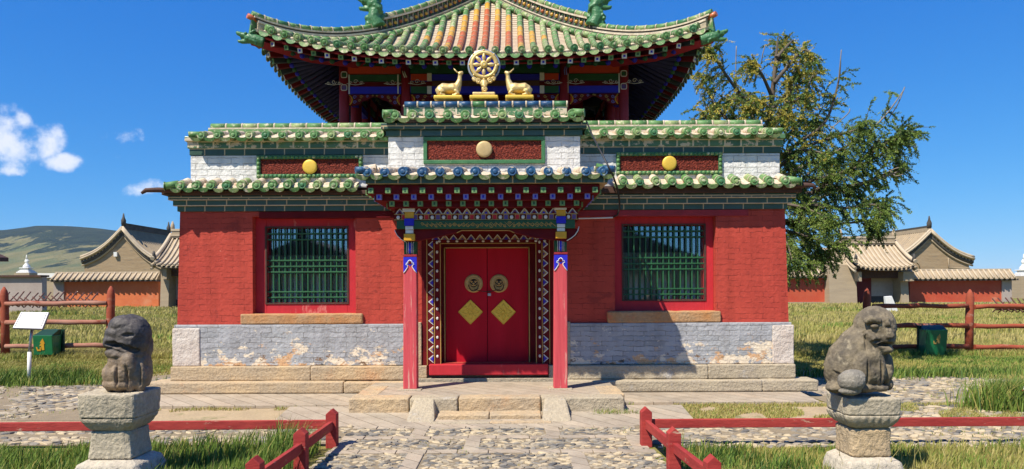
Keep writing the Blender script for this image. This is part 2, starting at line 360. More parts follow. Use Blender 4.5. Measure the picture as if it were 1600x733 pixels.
# ---------------------------------------------------------------- mesh builder
ROOT = {}
class MB:
    def __init__(s): s.v = []; s.f = []; s.m = []; s.s = []; s.mats = []
    def mi(s, mat):
        if mat not in s.mats: s.mats.append(mat)
        return s.mats.index(mat)
    def add(s, vs, fs, mat, smooth=False):
        b = len(s.v); s.v += [tuple(v) for v in vs]; k = s.mi(mat)
        for f in fs: s.f.append(tuple(i + b for i in f)); s.m.append(k); s.s.append(smooth)
    def box(s, x0, x1, y0, y1, z0, z1, mat, xf=None):
        vs = [Vector((x, y, z)) for z in (z0, z1) for y in (y0, y1) for x in (x0, x1)]
        if xf: vs = [xf(v) for v in vs]
        s.add(vs, [(0, 2, 3, 1), (4, 5, 7, 6), (0, 1, 5, 4), (2, 6, 7, 3), (0, 4, 6, 2), (1, 3, 7, 5)], mat)
    def hexa(s, lo, hi, mat):
        """four points below, four above, both counter-clockwise"""
        s.add(list(lo) + list(hi), [(3, 2, 1, 0), (4, 5, 6, 7), (0, 1, 5, 4), (1, 2, 6, 5), (2, 3, 7, 6), (3, 0, 4, 7)], mat)
    def tube(s, pts, rad, mat, n=10, caps=True, smooth=True, flat=None, capmat=None):
        pts = [Vector(p) for p in pts]
        if not hasattr(rad, '__len__'): rad = [rad] * len(pts)
        vs, fs = [], []
        up0 = None
        for i, p in enumerate(pts):
            d = (pts[min(i + 1, len(pts) - 1)] - pts[max(i - 1, 0)]).normalized()
            up = Vector((0, 0, 1)) if abs(d.z) < .95 else Vector((1, 0, 0))
            if up0 is not None:
                a = up0 - d * up0.dot(d)
                up = a if a.length > .1 else up
            sx = d.cross(up).normalized(); uy = sx.cross(d).normalized(); up0 = uy
            for k in range(n):
                an = 2 * math.pi * k / n
                vs.append(p + sx * math.cos(an) * rad[i] + uy * math.sin(an) * rad[i] * (flat or 1))
        for i in range(len(pts) - 1):
            for k in range(n):
                a, b = i * n + k, i * n + (k + 1) % n
                fs.append((a, a + n, b + n, b))
        s.add(vs, fs, mat, smooth)
        if caps:
            b = len(s.v) - len(vs); k_ = s.mi(capmat or mat)
            s.f.append(tuple(b + k for k in range(n))); s.m.append(k_); s.s.append(False)
            s.f.append(tuple(b + (len(pts) - 1) * n + k for k in reversed(range(n)))); s.m.append(k_); s.s.append(False)
    def ell(s, c, r, mat, nu=14, nv=9, rot=None):
        c = Vector(c); r = (r, r, r) if not hasattr(r, '__len__') else r
        vs = []
        for j in range(1, nv):
            th = math.pi * j / nv
            for i in range(nu):
                ph = 2 * math.pi * i / nu
                vs.append(Vector((r[0] * math.sin(th) * math.cos(ph), r[1] * math.sin(th) * math.sin(ph), r[2] * math.cos(th))))
        vs += [Vector((0, 0, r[2])), Vector((0, 0, -r[2]))]
        if rot is not None:
            e = rot.to_matrix() if isinstance(rot, Euler) else rot
            vs = [e @ v for v in vs]
        vs = [v + c for v in vs]
        fs = []
        for j in range(nv - 2):
            for i in range(nu):
                a, b = j * nu + i, j * nu + (i + 1) % nu
                fs.append((a, a + nu, b + nu, b))
        t, bt = len(vs) - 2, len(vs) - 1
        for i in range(nu):
            fs.append((t, i, (i + 1) % nu))
            fs.append((bt, (nv - 2) * nu + (i + 1) % nu, (nv - 2) * nu + i))
        s.add(vs, fs, mat, True)
    def prism(s, poly, y0, y1, mat, xf=None, smooth=False):
        """polygon in (x, z) pushed from y0 to y1"""
        n = len(poly)
        ar = sum(poly[i][0] * poly[(i + 1) % n][1] - poly[(i + 1) % n][0] * poly[i][1] for i in range(n))
        if ar < 0: poly = poly[::-1]
        vs = [Vector((x, y0, z)) for x, z in poly] + [Vector((x, y1, z)) for x, z in poly]
        if xf: vs = [xf(v) for v in vs]
        fs = [tuple(range(n)), tuple(range(2 * n - 1, n - 1, -1))]
        fs += [(i, i + n, (i + 1) % n + n, (i + 1) % n) for i in range(n)]
        s.add(vs, fs, mat, smooth)
    def disc(s, c, nrm, r, h, mat, n=20, dome=0.0, rim=None):
        c = Vector(c); nrm = Vector(nrm).normalized()
        up = Vector((0, 0, 1)) if abs(nrm.z) < .9 else Vector((1, 0, 0))
        a = nrm.cross(up).normalized(); b = a.cross(nrm).normalized()
        rings = [(r, 0), (r, h), (r * .8, h + dome * .6), (r * .45, h + dome * .9)]
        vs = [c + a * math.cos(2 * math.pi * k / n) * q + b * math.sin(2 * math.pi * k / n) * q + nrm * z for q, z in rings for k in range(n)]
        vs.append(c + nrm * (h + dome))
        fs = []
        for j in range(3):
            for k in range(n):
                fs.append((j * n + k, j * n + (k + 1) % n, (j + 1) * n + (k + 1) % n, (j + 1) * n + k))
        fs += [(3 * n + k, 3 * n + (k + 1) % n, len(vs) - 1) for k in range(n)]
        s.add(vs, fs, mat, True)
    def xform(s, fn): s.v = [tuple(fn(Vector(v))) for v in s.v]; return s
    def build(s, name, parent=None, label=None, bevel=0, org=None, segs=2, recalc=True):
        me = bpy.data.meshes.new(name)
        root = parent
        while root is not None and root.parent is not None: root = root.parent
        off = Vector(ROOT[root.name]) if root is not None else (Vector(org) if org else Vector((0, 0, 0)))
        me.from_pydata([(v[0] - off.x, v[1] - off.y, v[2] - off.z) for v in s.v], [], s.f)
        for q in s.mats: me.materials.append(M[q])
        me.polygons.foreach_set('material_index', s.m)
        me.polygons.foreach_set('use_smooth', s.s)
        me.update()
        if recalc:
            bm = bmesh.new(); bm.from_mesh(me)
            bmesh.ops.recalc_face_normals(bm, faces=bm.faces); bm.to_mesh(me); bm.free()
        o = bpy.data.objects.new(name, me); C.objects.link(o)
        if parent is not None: o.parent = parent
        elif org: o.location = off; ROOT[o.name] = tuple(off)
        else: ROOT[o.name] = (0, 0, 0)
        if label: o['label'] = label
        if bevel:
            b = o.modifiers.new('bevel', 'BEVEL'); b.width = bevel; b.segments = segs; b.limit_method = 'ANGLE'; b.angle_limit = R(40)
        return o
def empty(name, loc, label, cat, group=None):
    o = bpy.data.objects.new(name, None); C.objects.link(o); o.location = loc; o.empty_display_size = .2
    o['label'] = label; o['category'] = cat
    if group: o['group'] = group
    ROOT[o.name] = tuple(loc); return o
def tag(o, label, cat, group=None, kind=None):
    if kind: o['kind'] = kind
    if label: o['label'] = label
    if cat: o['category'] = cat
    if group: o['group'] = group
    return o
def organic(mb, voxel, smooth=3, disp=0.0, dscale=.05, disp2=0.0, dscale2=.02):
    """fuse overlapping lumps into one continuous surface"""
    o = mb.build('tmp_shape')
    r = o.modifiers.new('r', 'REMESH'); r.mode = 'VOXEL'; r.voxel_size = voxel; r.use_smooth_shade = True
    sm = o.modifiers.new('s', 'SMOOTH'); sm.iterations = smooth; sm.factor = .6
    for d_, sc in ((disp, dscale), (disp2, dscale2)):
        if d_:
            tx = bpy.data.textures.new('clouds', 'CLOUDS'); tx.noise_scale = sc; tx.noise_depth = 3
            d = o.modifiers.new('d', 'DISPLACE'); d.texture = tx; d.strength = d_; d.mid_level = .5; d.texture_coords = 'LOCAL'
    bpy.context.view_layer.update()
    dg = bpy.context.evaluated_depsgraph_get()
    me = bpy.data.meshes.new_from_object(o.evaluated_get(dg))
    vs = [tuple(v.co) for v in me.vertices]; fs = [tuple(p.vertices) for p in me.polygons]
    mats = list(mb.mats); bpy.data.objects.remove(o); bpy.data.meshes.remove(me)
    n = MB(); n.add(vs, fs, mats[0], True)
    return n

# ================================================================ GROUND
def sheet(name, pts, z, mat, thick=0.0):
    mb = MB(); vs = [(x, y, z) for x, y in pts]
    mb.add(vs, [tuple(range(len(vs)))], mat)
    o = mb.build(name); o['kind'] = 'structure'; return o
gmb = MB()
gmb.add([(-3000, -300, 0), (3000, -300, 0), (3000, 2700, 0), (-3000, 2700, 0)], [(0, 1, 2, 3)], 'ground_grass')
o = gmb.build('ground'); o['kind'] = 'structure'

# ---- hills on the left
def hills():
    nx, ny = 150, 60
    ridge = [(-1600, 350), (-400, 350), (0, 356), (60, 351), (130, 357), (200, 364), (280, 371), (400, 385), (600, 410), (900, 436), (1300, 442), (2000, 440)]
    vs = []
    for j in range(ny):
        tj = j / (ny - 1)
        D = 700 + tj * 1900
        for i in range(nx):
            px = -900 + i * (2500 / (nx - 1))
            py = np.interp(px, [a for a, b in ridge], [b for a, b in ridge])
            zr = (HOR - py) * 2000 / F
            prof = (0.02 + .98 * math.sin(min(1, tj / .7) * math.pi / 2) ** 2.3) if tj < .7 else max(0.2, 1 - (tj - .7) * 1.6)
            x = (px - 800) * D / F
            wv = math.sin(x * .006 + 1) * math.cos(D * .004 + x * .002) + .5 * math.sin(x * .014 + D * .009)
            z = zr * prof * (1 + .10 * wv * (1 - abs(2 * tj / .7 - 1) if tj < .7 else 0)) + 6 * wv * max(0, math.sin(min(tj / .7, 1) * math.pi))
            vs.append((x, D, max(z, 0) - .5 + random.uniform(0, .9) * (1 if tj > .3 else 0)))
    fs = [(j * nx + i, j * nx + i + 1, (j + 1) * nx + i + 1, (j + 1) * nx + i) for j in range(ny - 1) for i in range(nx - 1)]
    mb = MB(); mb.add(vs, fs, 'hill_cover', True)
    o = mb.build('hills'); o['kind'] = 'structure'
hills()

# ---- paving, kerbs and cobbles round the temple
sheet('dirt_strip', [(-8.6, 9.0), (9.2, 9.0), (9.2, 10.4), (-8.6, 10.4)], .004, 'dirt')
def pv(name, x0, x1, y0, y1, z, mat='paving_brick'):
    mb = MB(); mb.box(x0, x1, y0, y1, -.05, z, mat)
    o = mb.build(name, bevel=.008); o['kind'] = 'structure'; return o
def slope(name, x0, x1, y0, z0, y1, z1):
    mb = MB(); mb.hexa([(x0, y0, -.05), (x1, y0, -.05), (x1, y1, -.05), (x0, y1, -.05)], [(x0, y0, z0), (x1, y0, z0), (x1, y1, z1), (x0, y1, z1)], 'paving_brick')
    o = mb.build(name, bevel=.008); o['kind'] = 'structure'; return o
slope('paving', PX(165, 630, 10.08), -2.05, 10.08, .05, 11.3, .105)
slope('paving', 1.50, PX(1282, 628, 10.2), 10.22, .05, 11.3, .105)
slope('paving_front', -2.9, 2.2, 8.72, .012, 9.62, .105)
pv('paving_side', 6.0 - 1.6, 5.3, 11.0, 12.2, .012)

def cobbles(name, poly_test, x0, x1, y0, y1, cell=(.09, .07), z=.0, seed=1, mats=('cobble_light', 'cobble_mid', 'cobble_dark', 'cobble_cream'), wts=(.34, .26, .18, .22)):
    r = random.Random(seed); mb = MB()
    sheet_pts = []
    ny = int((y1 - y0) / cell[1]); nx = int((x1 - x0) / cell[0])
    nseg = 6
    for j in range(ny):
        for i in range(nx):
            x = x0 + (i + .5 + (.5 if j % 2 else 0) + r.uniform(-.22, .22)) * cell[0]
            y = y0 + (j + .5 + r.uniform(-.2, .2)) * cell[1]
            if not poly_test(x, y): continue
            a = r.uniform(.36, .78) * cell[0] * 1.15; b = r.uniform(.38, .56) * cell[1] * 1.1; h = r.uniform(.004, .020)
            rot = r.uniform(-.7, .7); cr, sr = math.cos(rot), math.sin(rot)
            cl = math.sin(x * 3.1 + seed) * math.cos(y * 4.3) + .5 * math.sin(x * 7.7 - y * 5.1)
            mt = r.choices(mats, (wts[0], wts[1] * (1 + .5 * cl), wts[2] * max(.15, 1 + 1.1 * cl), wts[3] * max(.15, 1 - 1.0 * cl)))[0]
            jt = [r.uniform(.55, 1.15) for _ in range(nseg)]
            tx, ty = r.uniform(-.25, .25), r.uniform(-.25, .25)
            vs = []
            for q, hh in ((1, -.01), (.93, .55), (.62, .95)):
                for k in range(nseg):
                    an = 2 * math.pi * k / nseg
                    ex, ey = a * q * jt[k] * math.cos(an), b * q * jt[k] * math.sin(an)
                    vs.append((x + ex * cr - ey * sr, y + ex * sr + ey * cr, z + max(-.01, h * hh + (ex * tx + ey * ty) * (hh > 0))))
            vs.append((x, y, z + h))
            fs = [(q * nseg + k, q * nseg + (k + 1) % nseg, (q + 1) * nseg + (k + 1) % nseg, (q + 1) * nseg + k) for q in range(2) for k in range(nseg)]
            fs += [(2 * nseg + k, 2 * nseg + (k + 1) % nseg, 3 * nseg) for k in range(nseg)]
            mb.add(vs, fs, mt, False)
    o = mb.build(name, recalc=False); o['kind'] = 'structure'
    return o
# bedding under the cobbles
worn('bedding', (.30, .235, .15), (.24, .19, .125), 4, .95, .012, 40, (.40, .31, .19), .58, .2)
sheet('path_bed', [(-9.5, 7.75), (12, 7.75), (12, 9.0), (-9.5, 9.0)], .006, 'bedding')
sheet('path_bed', [(-1.80, 3.0), (1.36, 3.0), (1.36, 7.75), (-1.80, 7.75)], .006, 'bedding')
def c_test(x, y):
    for d in (8.62, 8.05, 7.35, 6.5, 5.6, 4.7):
        if abs(y - d) < .075: return False
    bands = [8.62, 8.05, 7.35, 6.5, 5.6, 4.7, 3.5]
    k = sum(1 for b in bands if y < b)
    for xs in {0: (), 1: (-1.05, .45), 2: (-1.9, -.42, 1.35), 3: (-.95, .62), 4: (-.4, 1.1), 5: (-1, .5), 6: (-.4, 1.)}.get(k, ()):
        if abs(x - xs - (y - 8) * -.02) < .09: return False
    return True
cobbles('cobblestone_path', c_test, -1.85, 1.42, 4.6, 8.66, (.088, .062), .004, 3)
mb = MB()
for d in (8.62, 8.05, 7.35, 6.5, 5.6, 4.7):
    x = -1.85
    while x < 1.4:
        L_ = random.uniform(.24, .42)
        mb.box(x, min(x + L_ - .008, 1.42), d - .068, d + .068, -.02, .018 + random.uniform(-.004, .005), 'paving_brick'); x += L_
for k, (a, b, xs) in enumerate(((8.12, 8.55, (-1.05, .45)), (7.43, 7.98, (-1.75, -.42, 1.3)), (6.58, 7.27, (-.95, .62)), (5.68, 6.42, (-.4, 1.1)), (4.78, 5.52, (-1, .5)))):
    for xx in xs: mb.box(xx - .08, xx + .08, a, b, -.02, .019, 'paving_brick')
o = mb.build('path_slabs', bevel=.006); o['kind'] = 'structure'
cobbles('cobblestone_path', lambda x, y: x < -1.9 and not (abs(y - 8.25) < .07), -9.5, -1.9, 7.78, 8.95, (.11, .08), .004, 5)
def right_band(x, y):
    return x > 1.46 and not abs((x - 3.3) + (y - 8) * .9) < .09 and not abs((x - 6.3) - (y - 8) * 1.1) < .09
cobbles('cobblestone_path', right_band, 1.46, 12, 7.5, 8.95, (.11, .08), .004, 6, wts=(.3, .24, .12, .34))
sheet('path_bed', [(-14, 9.2), (-4.6, 9.2), (-5.3, 11.0), (-5.3, 16), (-6.2, 16), (-7.4, 12.6), (-14, 12.3)], .0075, 'bedding')
def left_area(x, y):
    if y < 9.2 or x > -4.9 - max(0, (y - 9.2)) * .22: return False
    if y > 12.5 + (x + 7) * .9 and y > 12.4: 
        if x < -6.4: return False
    lim = 9.25 if x < -6.2 else 9.9 + (x + 6.2) * .2
    return y > lim and not abs((x + 7.0) + (y - 10) * .55) < .10
cobbles('cobblestone_yard', left_area, -14, -4.9, 9.2, 13.6, (.13, .10), .004, 8, wts=(.38, .3, .16, .16))
sheet('path_bed', [(4.4, 9.0), (13, 9.0), (12.5, 11.2), (9.2, 13.4), (6.0, 14.5), (4.2, 14.5), (4.4, 10.4)], .0075, 'bedding')
def right_area(x, y):
    if x < 4.6 or y < 9.0: return False
    if y > 13.2 - (x - 7.6) * .55: return False
    if 8.5 < x < 10.5 and 11.2 < y < 12.0: return False
    return not abs((x - 7.2) + (y - 10) * .8) < .10 and not abs((x - 8.2) - (y - 10) * .9) < .10
cobbles('cobblestone_yard', right_area, 4.6, 13, 9.0, 13.2, (.13, .10), .004, 9, wts=(.32, .22, .12, .34))

# ================================================================ THE TEMPLE
DW = 11.15
XL, XR = PX(282, 400, DW), PX(1227, 400, DW)
ZT, ZG, ZP = 2.80, 1.10, 0.475         # top of the red brick, top of the grey band, top of the plinth
CX = (XL + XR) / 2
T = empty('temple', (CX, DW, 0), 'red brick temple with green tiled eaves, carved red porch and open upper pavilion', 'temple')
YB = 20.6                               # back wall

def holed_wall(mb, x0, x1, z0, z1, y0, y1, holes, mat, reveal=None, step=None):
    xs = sorted({x0, x1, *[h[0] for h in holes], *[h[1] for h in holes]})
    zs = sorted({z0, z1, *[h[2] for h in holes], *[h[3] for h in holes]})
    def inh(x, z): return any(h[0] < x < h[1] and h[2] < z < h[3] for h in holes)
    for i in range(len(xs) - 1):
        for j in range(len(zs) - 1):
            if inh((xs[i] + xs[i + 1]) / 2, (zs[j] + zs[j + 1]) / 2): continue
            a, b, c, d = xs[i], xs[i + 1], zs[j], zs[j + 1]
            mb.add([(a, y0, c), (b, y0, c), (b, y0, d), (a, y0, d)], [(0, 1, 2, 3)], mat)
    for h in holes:
        a, b, c, d = h[:4]
        if c <= z0: c = z0 - .6
        for q in ([(a, y0, c), (a, y1, c), (a, y1, d), (a, y0, d)], [(b, y0, d), (b, y1, d), (b, y1, c), (b, y0, c)],
                  [(a, y0, d), (a, y1, d), (b, y1, d), (b, y0, d)], [(a, y0, c), (b, y0, c), (b, y1, c), (a, y1, c)]):
            mb.add(q, [(0, 1, 2, 3)], reveal or mat)
# openings
WL = (PX(395, 415, DW), PX(556, 415, DW), PZ(475, 491, DW), PZ(475, 338, DW))
WR = (PX(961, 415, DW), PX(1119, 415, DW), PZ(1040, 487, DW), PZ(1040, 336, DW))
DR = (PX(666, 500, DW), PX(859, 500, DW), ZP, PZ(760, 362, DW))
mb = MB()
holed_wall(mb, XL, XR, ZG, ZT, DW, DW + .32, [WL, WR, (DR[0], DR[1], ZG, DR[3])], 'red_brick')
for x in (XL, XR): mb.add([(x, DW, ZG), (x, YB, ZG), (x, YB, ZT), (x, DW, ZT)], [(0, 1, 2, 3)], 'red_brick')
mb.add([(XL, YB, ZG), (XR, YB, ZG), (XR, YB, ZT), (XL, YB, ZT)], [(0, 1, 2, 3)], 'red_brick')
def batter(v):                         # the outer corners lean in a little towards the top
    k = .05 * (1 - (v.z - ZG) / (ZT - ZG)) if ZG <= v.z <= ZT else 0
    if abs(v.x - XL) < 1e-4: v.x -= k
    if abs(v.x - XR) < 1e-4: v.x += k
    return v
mb.xform(batter)
# subdivide front so that relief is not needed; a worn wavering edge next to the openings
mb.build('wall', T, recalc=False)
# grey painted band with pale corner stones
DG = DW - .045
mb = MB()
gx0, gx1 = XL - .085, XR + .085
mb.box(gx0 + .005, DR[0] - .10, DG, DG + .4, ZP, ZG - .003, 'grey_brick')
mb.box(DR[1] + .30, gx1 - .005, DG, DG + .4, ZP, ZG - .003, 'grey_brick')
mb.box(gx0 + .005, gx0 + .3, DG + .4, YB + .05, ZP, ZG - .003, 'grey_brick')
mb.box(gx1 - .3, gx1 - .005, DG + .4, YB + .05, ZP, ZG - .003, 'grey_brick')
mb.box(gx0 + .3, gx1 - .3, YB - .3, YB + .05, ZP, ZG - .003, 'grey_brick')
mb.build('grey_base_wall', T, bevel=.012)
mb = MB()
for a, b, c, d in ((gx0 - .015, PX(313, 540, DG), ZP, PZ(300, 513, DG)), (PX(1207, 540, DG), gx1 + .02, ZP, PZ(1220, 508, DG))):
    mb = MB(); mb.box(a, b, DG - .02, DG + .45, c + .002, d, 'stone_white'); mb.build('corner_stone', T, bevel=.015)
mb = MB(); mb.box(DR[0] - .115, DR[0] - .065, DG - .012, DG + .3, ZP + .002, ZG + .02, 'stone_tan'); mb.build('corner_stone', T, bevel=.01)
mb = MB(); mb.box(DR[1] + .065, DR[1] + .31, DG - .012, DG + .3, ZP + .002, ZG + .02, 'stone_grey'); mb.build('corner_stone', T, bevel=.015)
# plinth: two courses of rough stone
def stones(mb, x0, x1, y0, y1, z0, z1, lens, mats, jit=.006):
    x = x0; k = 0
    while x < x1 - .02:
        L_ = lens[k % len(lens)]; e = min(x + L_, x1)
        if x1 - e < .3: e = x1
        dj = random.uniform(-jit, jit)
        mb.box(x + .003, e - .003, y0 + dj, y1, z0, z1 + random.uniform(-jit, jit) * .6, mats[k % len(mats)]); x = e; k += 1
for nm, xa, xb, mats in (('plinth_stone', PX(266, 580, 11.04), PX(632, 580, 11.04), ('stone_tan',)), ('plinth_stone', PX(887, 580, 11.04), PX(1244, 580, 11.04), ('stone_grey', 'stone_grey'))):
    mb = MB(); stones(mb, xa, xb, 11.03, 11.6, .262, .472, (2.1, 1.7, 2.4), mats)
    (mb.box(xa + .003, xa + .5, 11.6, YB + .2, .262, .47, mats[0]) if xa < 0 and xb < 0 else mb.box(xb - .5, xb - .003, 11.6, YB + .2, .262, .47, mats[0]))
    mb.build(nm, T, bevel=.018)
for nm, xa, xb, mats in (('plinth_stone', PX(230, 600, 10.9), PX(640, 600, 10.9), ('stone_tan', 'stone_tan')), ('plinth_stone', PX(884, 600, 10.9), PX(1279, 600, 10.9), ('stone_grey', 'stone_grey'))):
    mb = MB(); stones(mb, xa, xb, 10.88, 11.3, .09, .258, (2.9, 1.4, 2.2), mats, .01)
    mb.build(nm, T, bevel=.02)
mb = MB(); mb.box(DR[0] - .3, DR[1] + .35, 11.03, 12.2, .1, ZP - .19, 'stone_grey')
mb.box(DR[0] - .30, DR[0] + .02, 11.05, 12.2, ZP - .187, ZP - .004, 'stone_tan')
mb.box(DR[1] - .02, DR[1] + .30, 11.05, 12.2, ZP - .187, ZP - .004, 'stone_grey')
mb.box(DR[0] + .023, DR[1] - .023, 11.2, 12.2, ZP - .19, ZP - .02, 'stone_grey')
mb.build('door_stone', T, bevel=.01)

# ---- windows
def window(h, lab, sill, lat, cx):
    a, b, c, d = h
    y = DW + .14
    fw = MB()
    la, lb, lc, ld = lat
    inx0, inx1, inz0, inz1 = PX(la, 415, y), PX(lb, 415, y), PZ(475 if la < 800 else 1040, ld, y), PZ(475 if la < 800 else 1040, lc, y)
    # boards of the outer frame
    fw.box(a, inx0, y, y + .10, c, d, 'red_paint'); fw.box(inx1, b, y, y + .10, c, d, 'red_paint')
    fw.box(inx0, inx1, y + .002, y + .10, c, inz0, 'red_paint'); fw.box(inx0, inx1, y + .002, y + .10, inz1, d, 'red_paint')
    wv = fw.build('window', T, lab, bevel=.006)
    t_ = .022
    g_ = MB()
    g_.box(inx0 - t_, inx0 + .002, y - .012, y + .04, inz0 - t_, inz1 + t_, 'old_wood'); g_.box(inx1 - .002, inx1 + t_, y - .012, y + .04, inz0 - t_, inz1 + t_, 'old_wood')
    g_.box(inx0 + .002, inx1 - .002, y - .010, y + .04, inz0 - t_, inz0, 'old_wood'); g_.box(inx0 + .002, inx1 - .002, y - .010, y + .04, inz1, inz1 + t_, 'old_wood')
    g_.build('frame', wv)
    l_ = MB()
    n = 14; hz = [.075, .155, .435, .515, .59, .855, .93]
    for k in range(1, n):
        x = inx0 + (inx1 - inx0) * k / n + random.uniform(-.003, .003)
        l_.box(x - .0105, x + .0105, y + .050, y + .072, inz0, inz1, 'lattice_green')
    for q in hz:
        z = inz1 - (inz1 - inz0) * q
        l_.box(inx0, inx1, y + .040, y + .062, z - .0105, z + .0105, 'lattice_green')
    l_.build('lattice', wv, bevel=.003, segs=1)
    p_ = MB(); p_.box(inx0 - .002, inx1 + .002, y + .115, y + .119, inz0 - .002, inz1 + .002, 'glass_pane'); p_.build('glass', wv)
    c_ = MB(); vs = []; N = 150
    wd = inx1 - inx0
    for k in range(N + 1):
        x = inx0 - .03 + (wd + .06) * k / N
        yy = y + .165 + .030 * math.sin(k * .62) + .012 * math.sin(k * 1.7 + 1)
        vs += [(x, yy, inz0 - .1), (x, yy + .01, inz0 + (inz1 - inz0) * .64)]
    c_.add(vs, [(2 * k, 2 * k + 2, 2 * k + 3, 2 * k + 1) for k in range(N)], 'curtain', True)
    c_.build('curtain', wv)
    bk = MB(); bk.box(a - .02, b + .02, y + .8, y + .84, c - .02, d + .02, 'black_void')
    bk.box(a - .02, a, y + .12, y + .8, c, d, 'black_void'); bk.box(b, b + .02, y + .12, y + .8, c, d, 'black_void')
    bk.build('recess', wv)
    s_ = MB(); sx0, sx1, sz0, sz1 = sill
    s_.box(sx0, sx1, DW - .05, DW + .30, sz0, sz1, 'sill_stone')
    s_.build('sill', wv, bevel=.022)
window(WL, 'latticed window with pale curtain in the sunny wall left of the porch', (PX(377, 500, DW), PX(568, 500, DW), ZG - .001, PZ(475, 490, DW)), (417, 543, 356, 473), 480)
window(WR, 'latticed window half in the porch shadow right of the door', (PX(949, 500, DW), PX(1126, 500, DW), ZG - .001, PZ(1040, 486, DW)), (974, 1101, 352, 468), 1038)

# ---- rows of tile ends, used by every masonry eave
def eave(mb, n, spc, r, depth, rise, capm, drm, tubem, endm, frame, seed=0, ends=True, r2=None, dz=.0):
    """n rows; frame maps local (u along, v inward, z) to the world. capm/drm: lists of materials for discs and drip tiles"""
    rr = random.Random(seed)
    W_ = n * spc / 2
    def add_l(sub):
        mb_l = sub
        b = len(mb.v)
        for v in mb_l.v: mb.v.append(tuple(frame(Vector(v))))
        for f, mi_, sm in zip(mb_l.f, mb_l.m, mb_l.s):
            mb.f.append(tuple(i + b for i in f)); mb.m.append(mb.mi(mb_l.mats[mi_])); mb.s.append(sm)
    sub = MB()
    # mortar bed, lumpy
    N = n * 6; vs = []
    for k in range(N + 1):
        u = -W_ + 2 * W_ * k / N
        wv = .012 * math.sin(k * 2 * math.pi / 6 + 3.1) + rr.uniform(-.006, .006)
        for q, (v, z) in enumerate(((.03, -.012), (.035, .012 + wv), (depth * .5, rise * .5 + .02 + wv + rr.uniform(-.004, .004)), (depth, rise + .015))):
            vs.append((u, v, z))
    sub.add(vs, [(4 * k + q, 4 * k + 4 + q, 4 * k + 5 + q, 4 * k + 1 + q) for k in range(N) for q in range(3)], 'mortar', True)
    for i in range(n):
        u = -W_ + spc * (i + .5) + rr.uniform(-.006, .006); zz = rr.uniform(-.005, .005)
        cm = capm[i % len(capm)] if not callable(capm) else capm(i)
        tm = tubem[rr.randrange(len(tubem))]
        tl = rr.uniform(-.01, .01)
        p0 = Vector((u + tl, -.015 + rr.uniform(-.006, .006), r * .55 + zz)); p1 = Vector((u, depth * .62, rise * .62 + r * .55 + zz)); p2 = Vector((u, depth, rise + r * .5))
        sub.tube([p0, p0.lerp(p1, .5)], r, tm, 12)
        sub.tube([p0.lerp(p1, .5), p1, p2], [r * 1.03, r * .97, r * .95], rr.choice([tm, 'mortar', 'mortar']), 12, caps=False)
        sub.tube([p0.lerp(p1, .46), p0.lerp(p1, .56)], r * 1.10, 'mortar', 12)
        sub.disc(p0 + Vector((0, -.001, 0)), (0, -1, .05), r * 1.03, .012, cm, 14, dome=-.006)
        sub.disc(p0 + Vector((0, -.008, 0)), (0, -1, .05), r * .5, .008, cm, 10, dome=.006)
    for i in range(n + 1 if ends else n):
        u = -W_ + spc * i + rr.uniform(-.006, .006) if ends else -W_ + spc * (i + .5) + spc / 2
        if ends and i in (0, n): u += spc * .22 * (1 if i == 0 else -1)
        w_ = spc * .36; zt = r * .1 + rr.uniform(-.004, .004)
        top = [(u - w_ + 2 * w_ * k / 6, zt - .35 * r * math.sin(math.pi * k / 6)) for k in range(7)]
        bot = [(u + w_ * math.cos(a), zt - r * 1.15 * max(0, math.sin(a)) ** .8 - .004) for a in [math.pi * k / 8 for k in range(1, 8)]]
        dm = drm[rr.randrange(len(drm))]
        s2 = MB(); s2.prism(top + bot, -.03, -.012, dm)
        for v in range(len(s2.v)):
            x_, y_, z_ = s2.v[v]; s2.v[v] = (x_, y_ - (z_ - zt) * .35, z_)
        b = len(sub.v); sub.v += s2.v; k_ = sub.mi(dm)
        for f in s2.f: sub.f.append(tuple(q + b for q in f)); sub.m.append(k_); sub.s.append(False)
        # the pan tile behind the tongue
        vs = [(u - w_ + 2 * w_ * k / 6, yv, zt - .35 * r * math.sin(math.pi * k / 6) + (yv + .012) / depth * rise * .9 + .004) for yv in (-.012, depth * .5) for k in range(7)]
        sub.add(vs, [(k, k + 1, k + 8, k + 7) for k in range(6)], rr.choice([dm, 'mortar']), True)
    add_l(sub)
def frame_front(xc, y, z): return lambda v: Vector((xc + v.x, y + v.y, z + v.z))
def frame_left(x, yc, z): return lambda v: Vector((x + v.y, yc - v.x, z + v.z))
def frame_right(x, yc, z): return lambda v: Vector((x - v.y, yc + v.x, z + v.z))
GC = ['green_glaze', 'green_glaze', 'green_glaze_pale', 'green_glaze', 'green_glaze_deep']
GD = ['green_glaze_pale', 'green_glaze', 'green_glaze_pale']
def verge(mb, x, y0, y1, z0, z1, r, mat, side):
    """the round tile that closes the end of an eave, running inward"""
    mb.tube([(x, y0, z0), (x, y1, z1)], r, mat, 12)
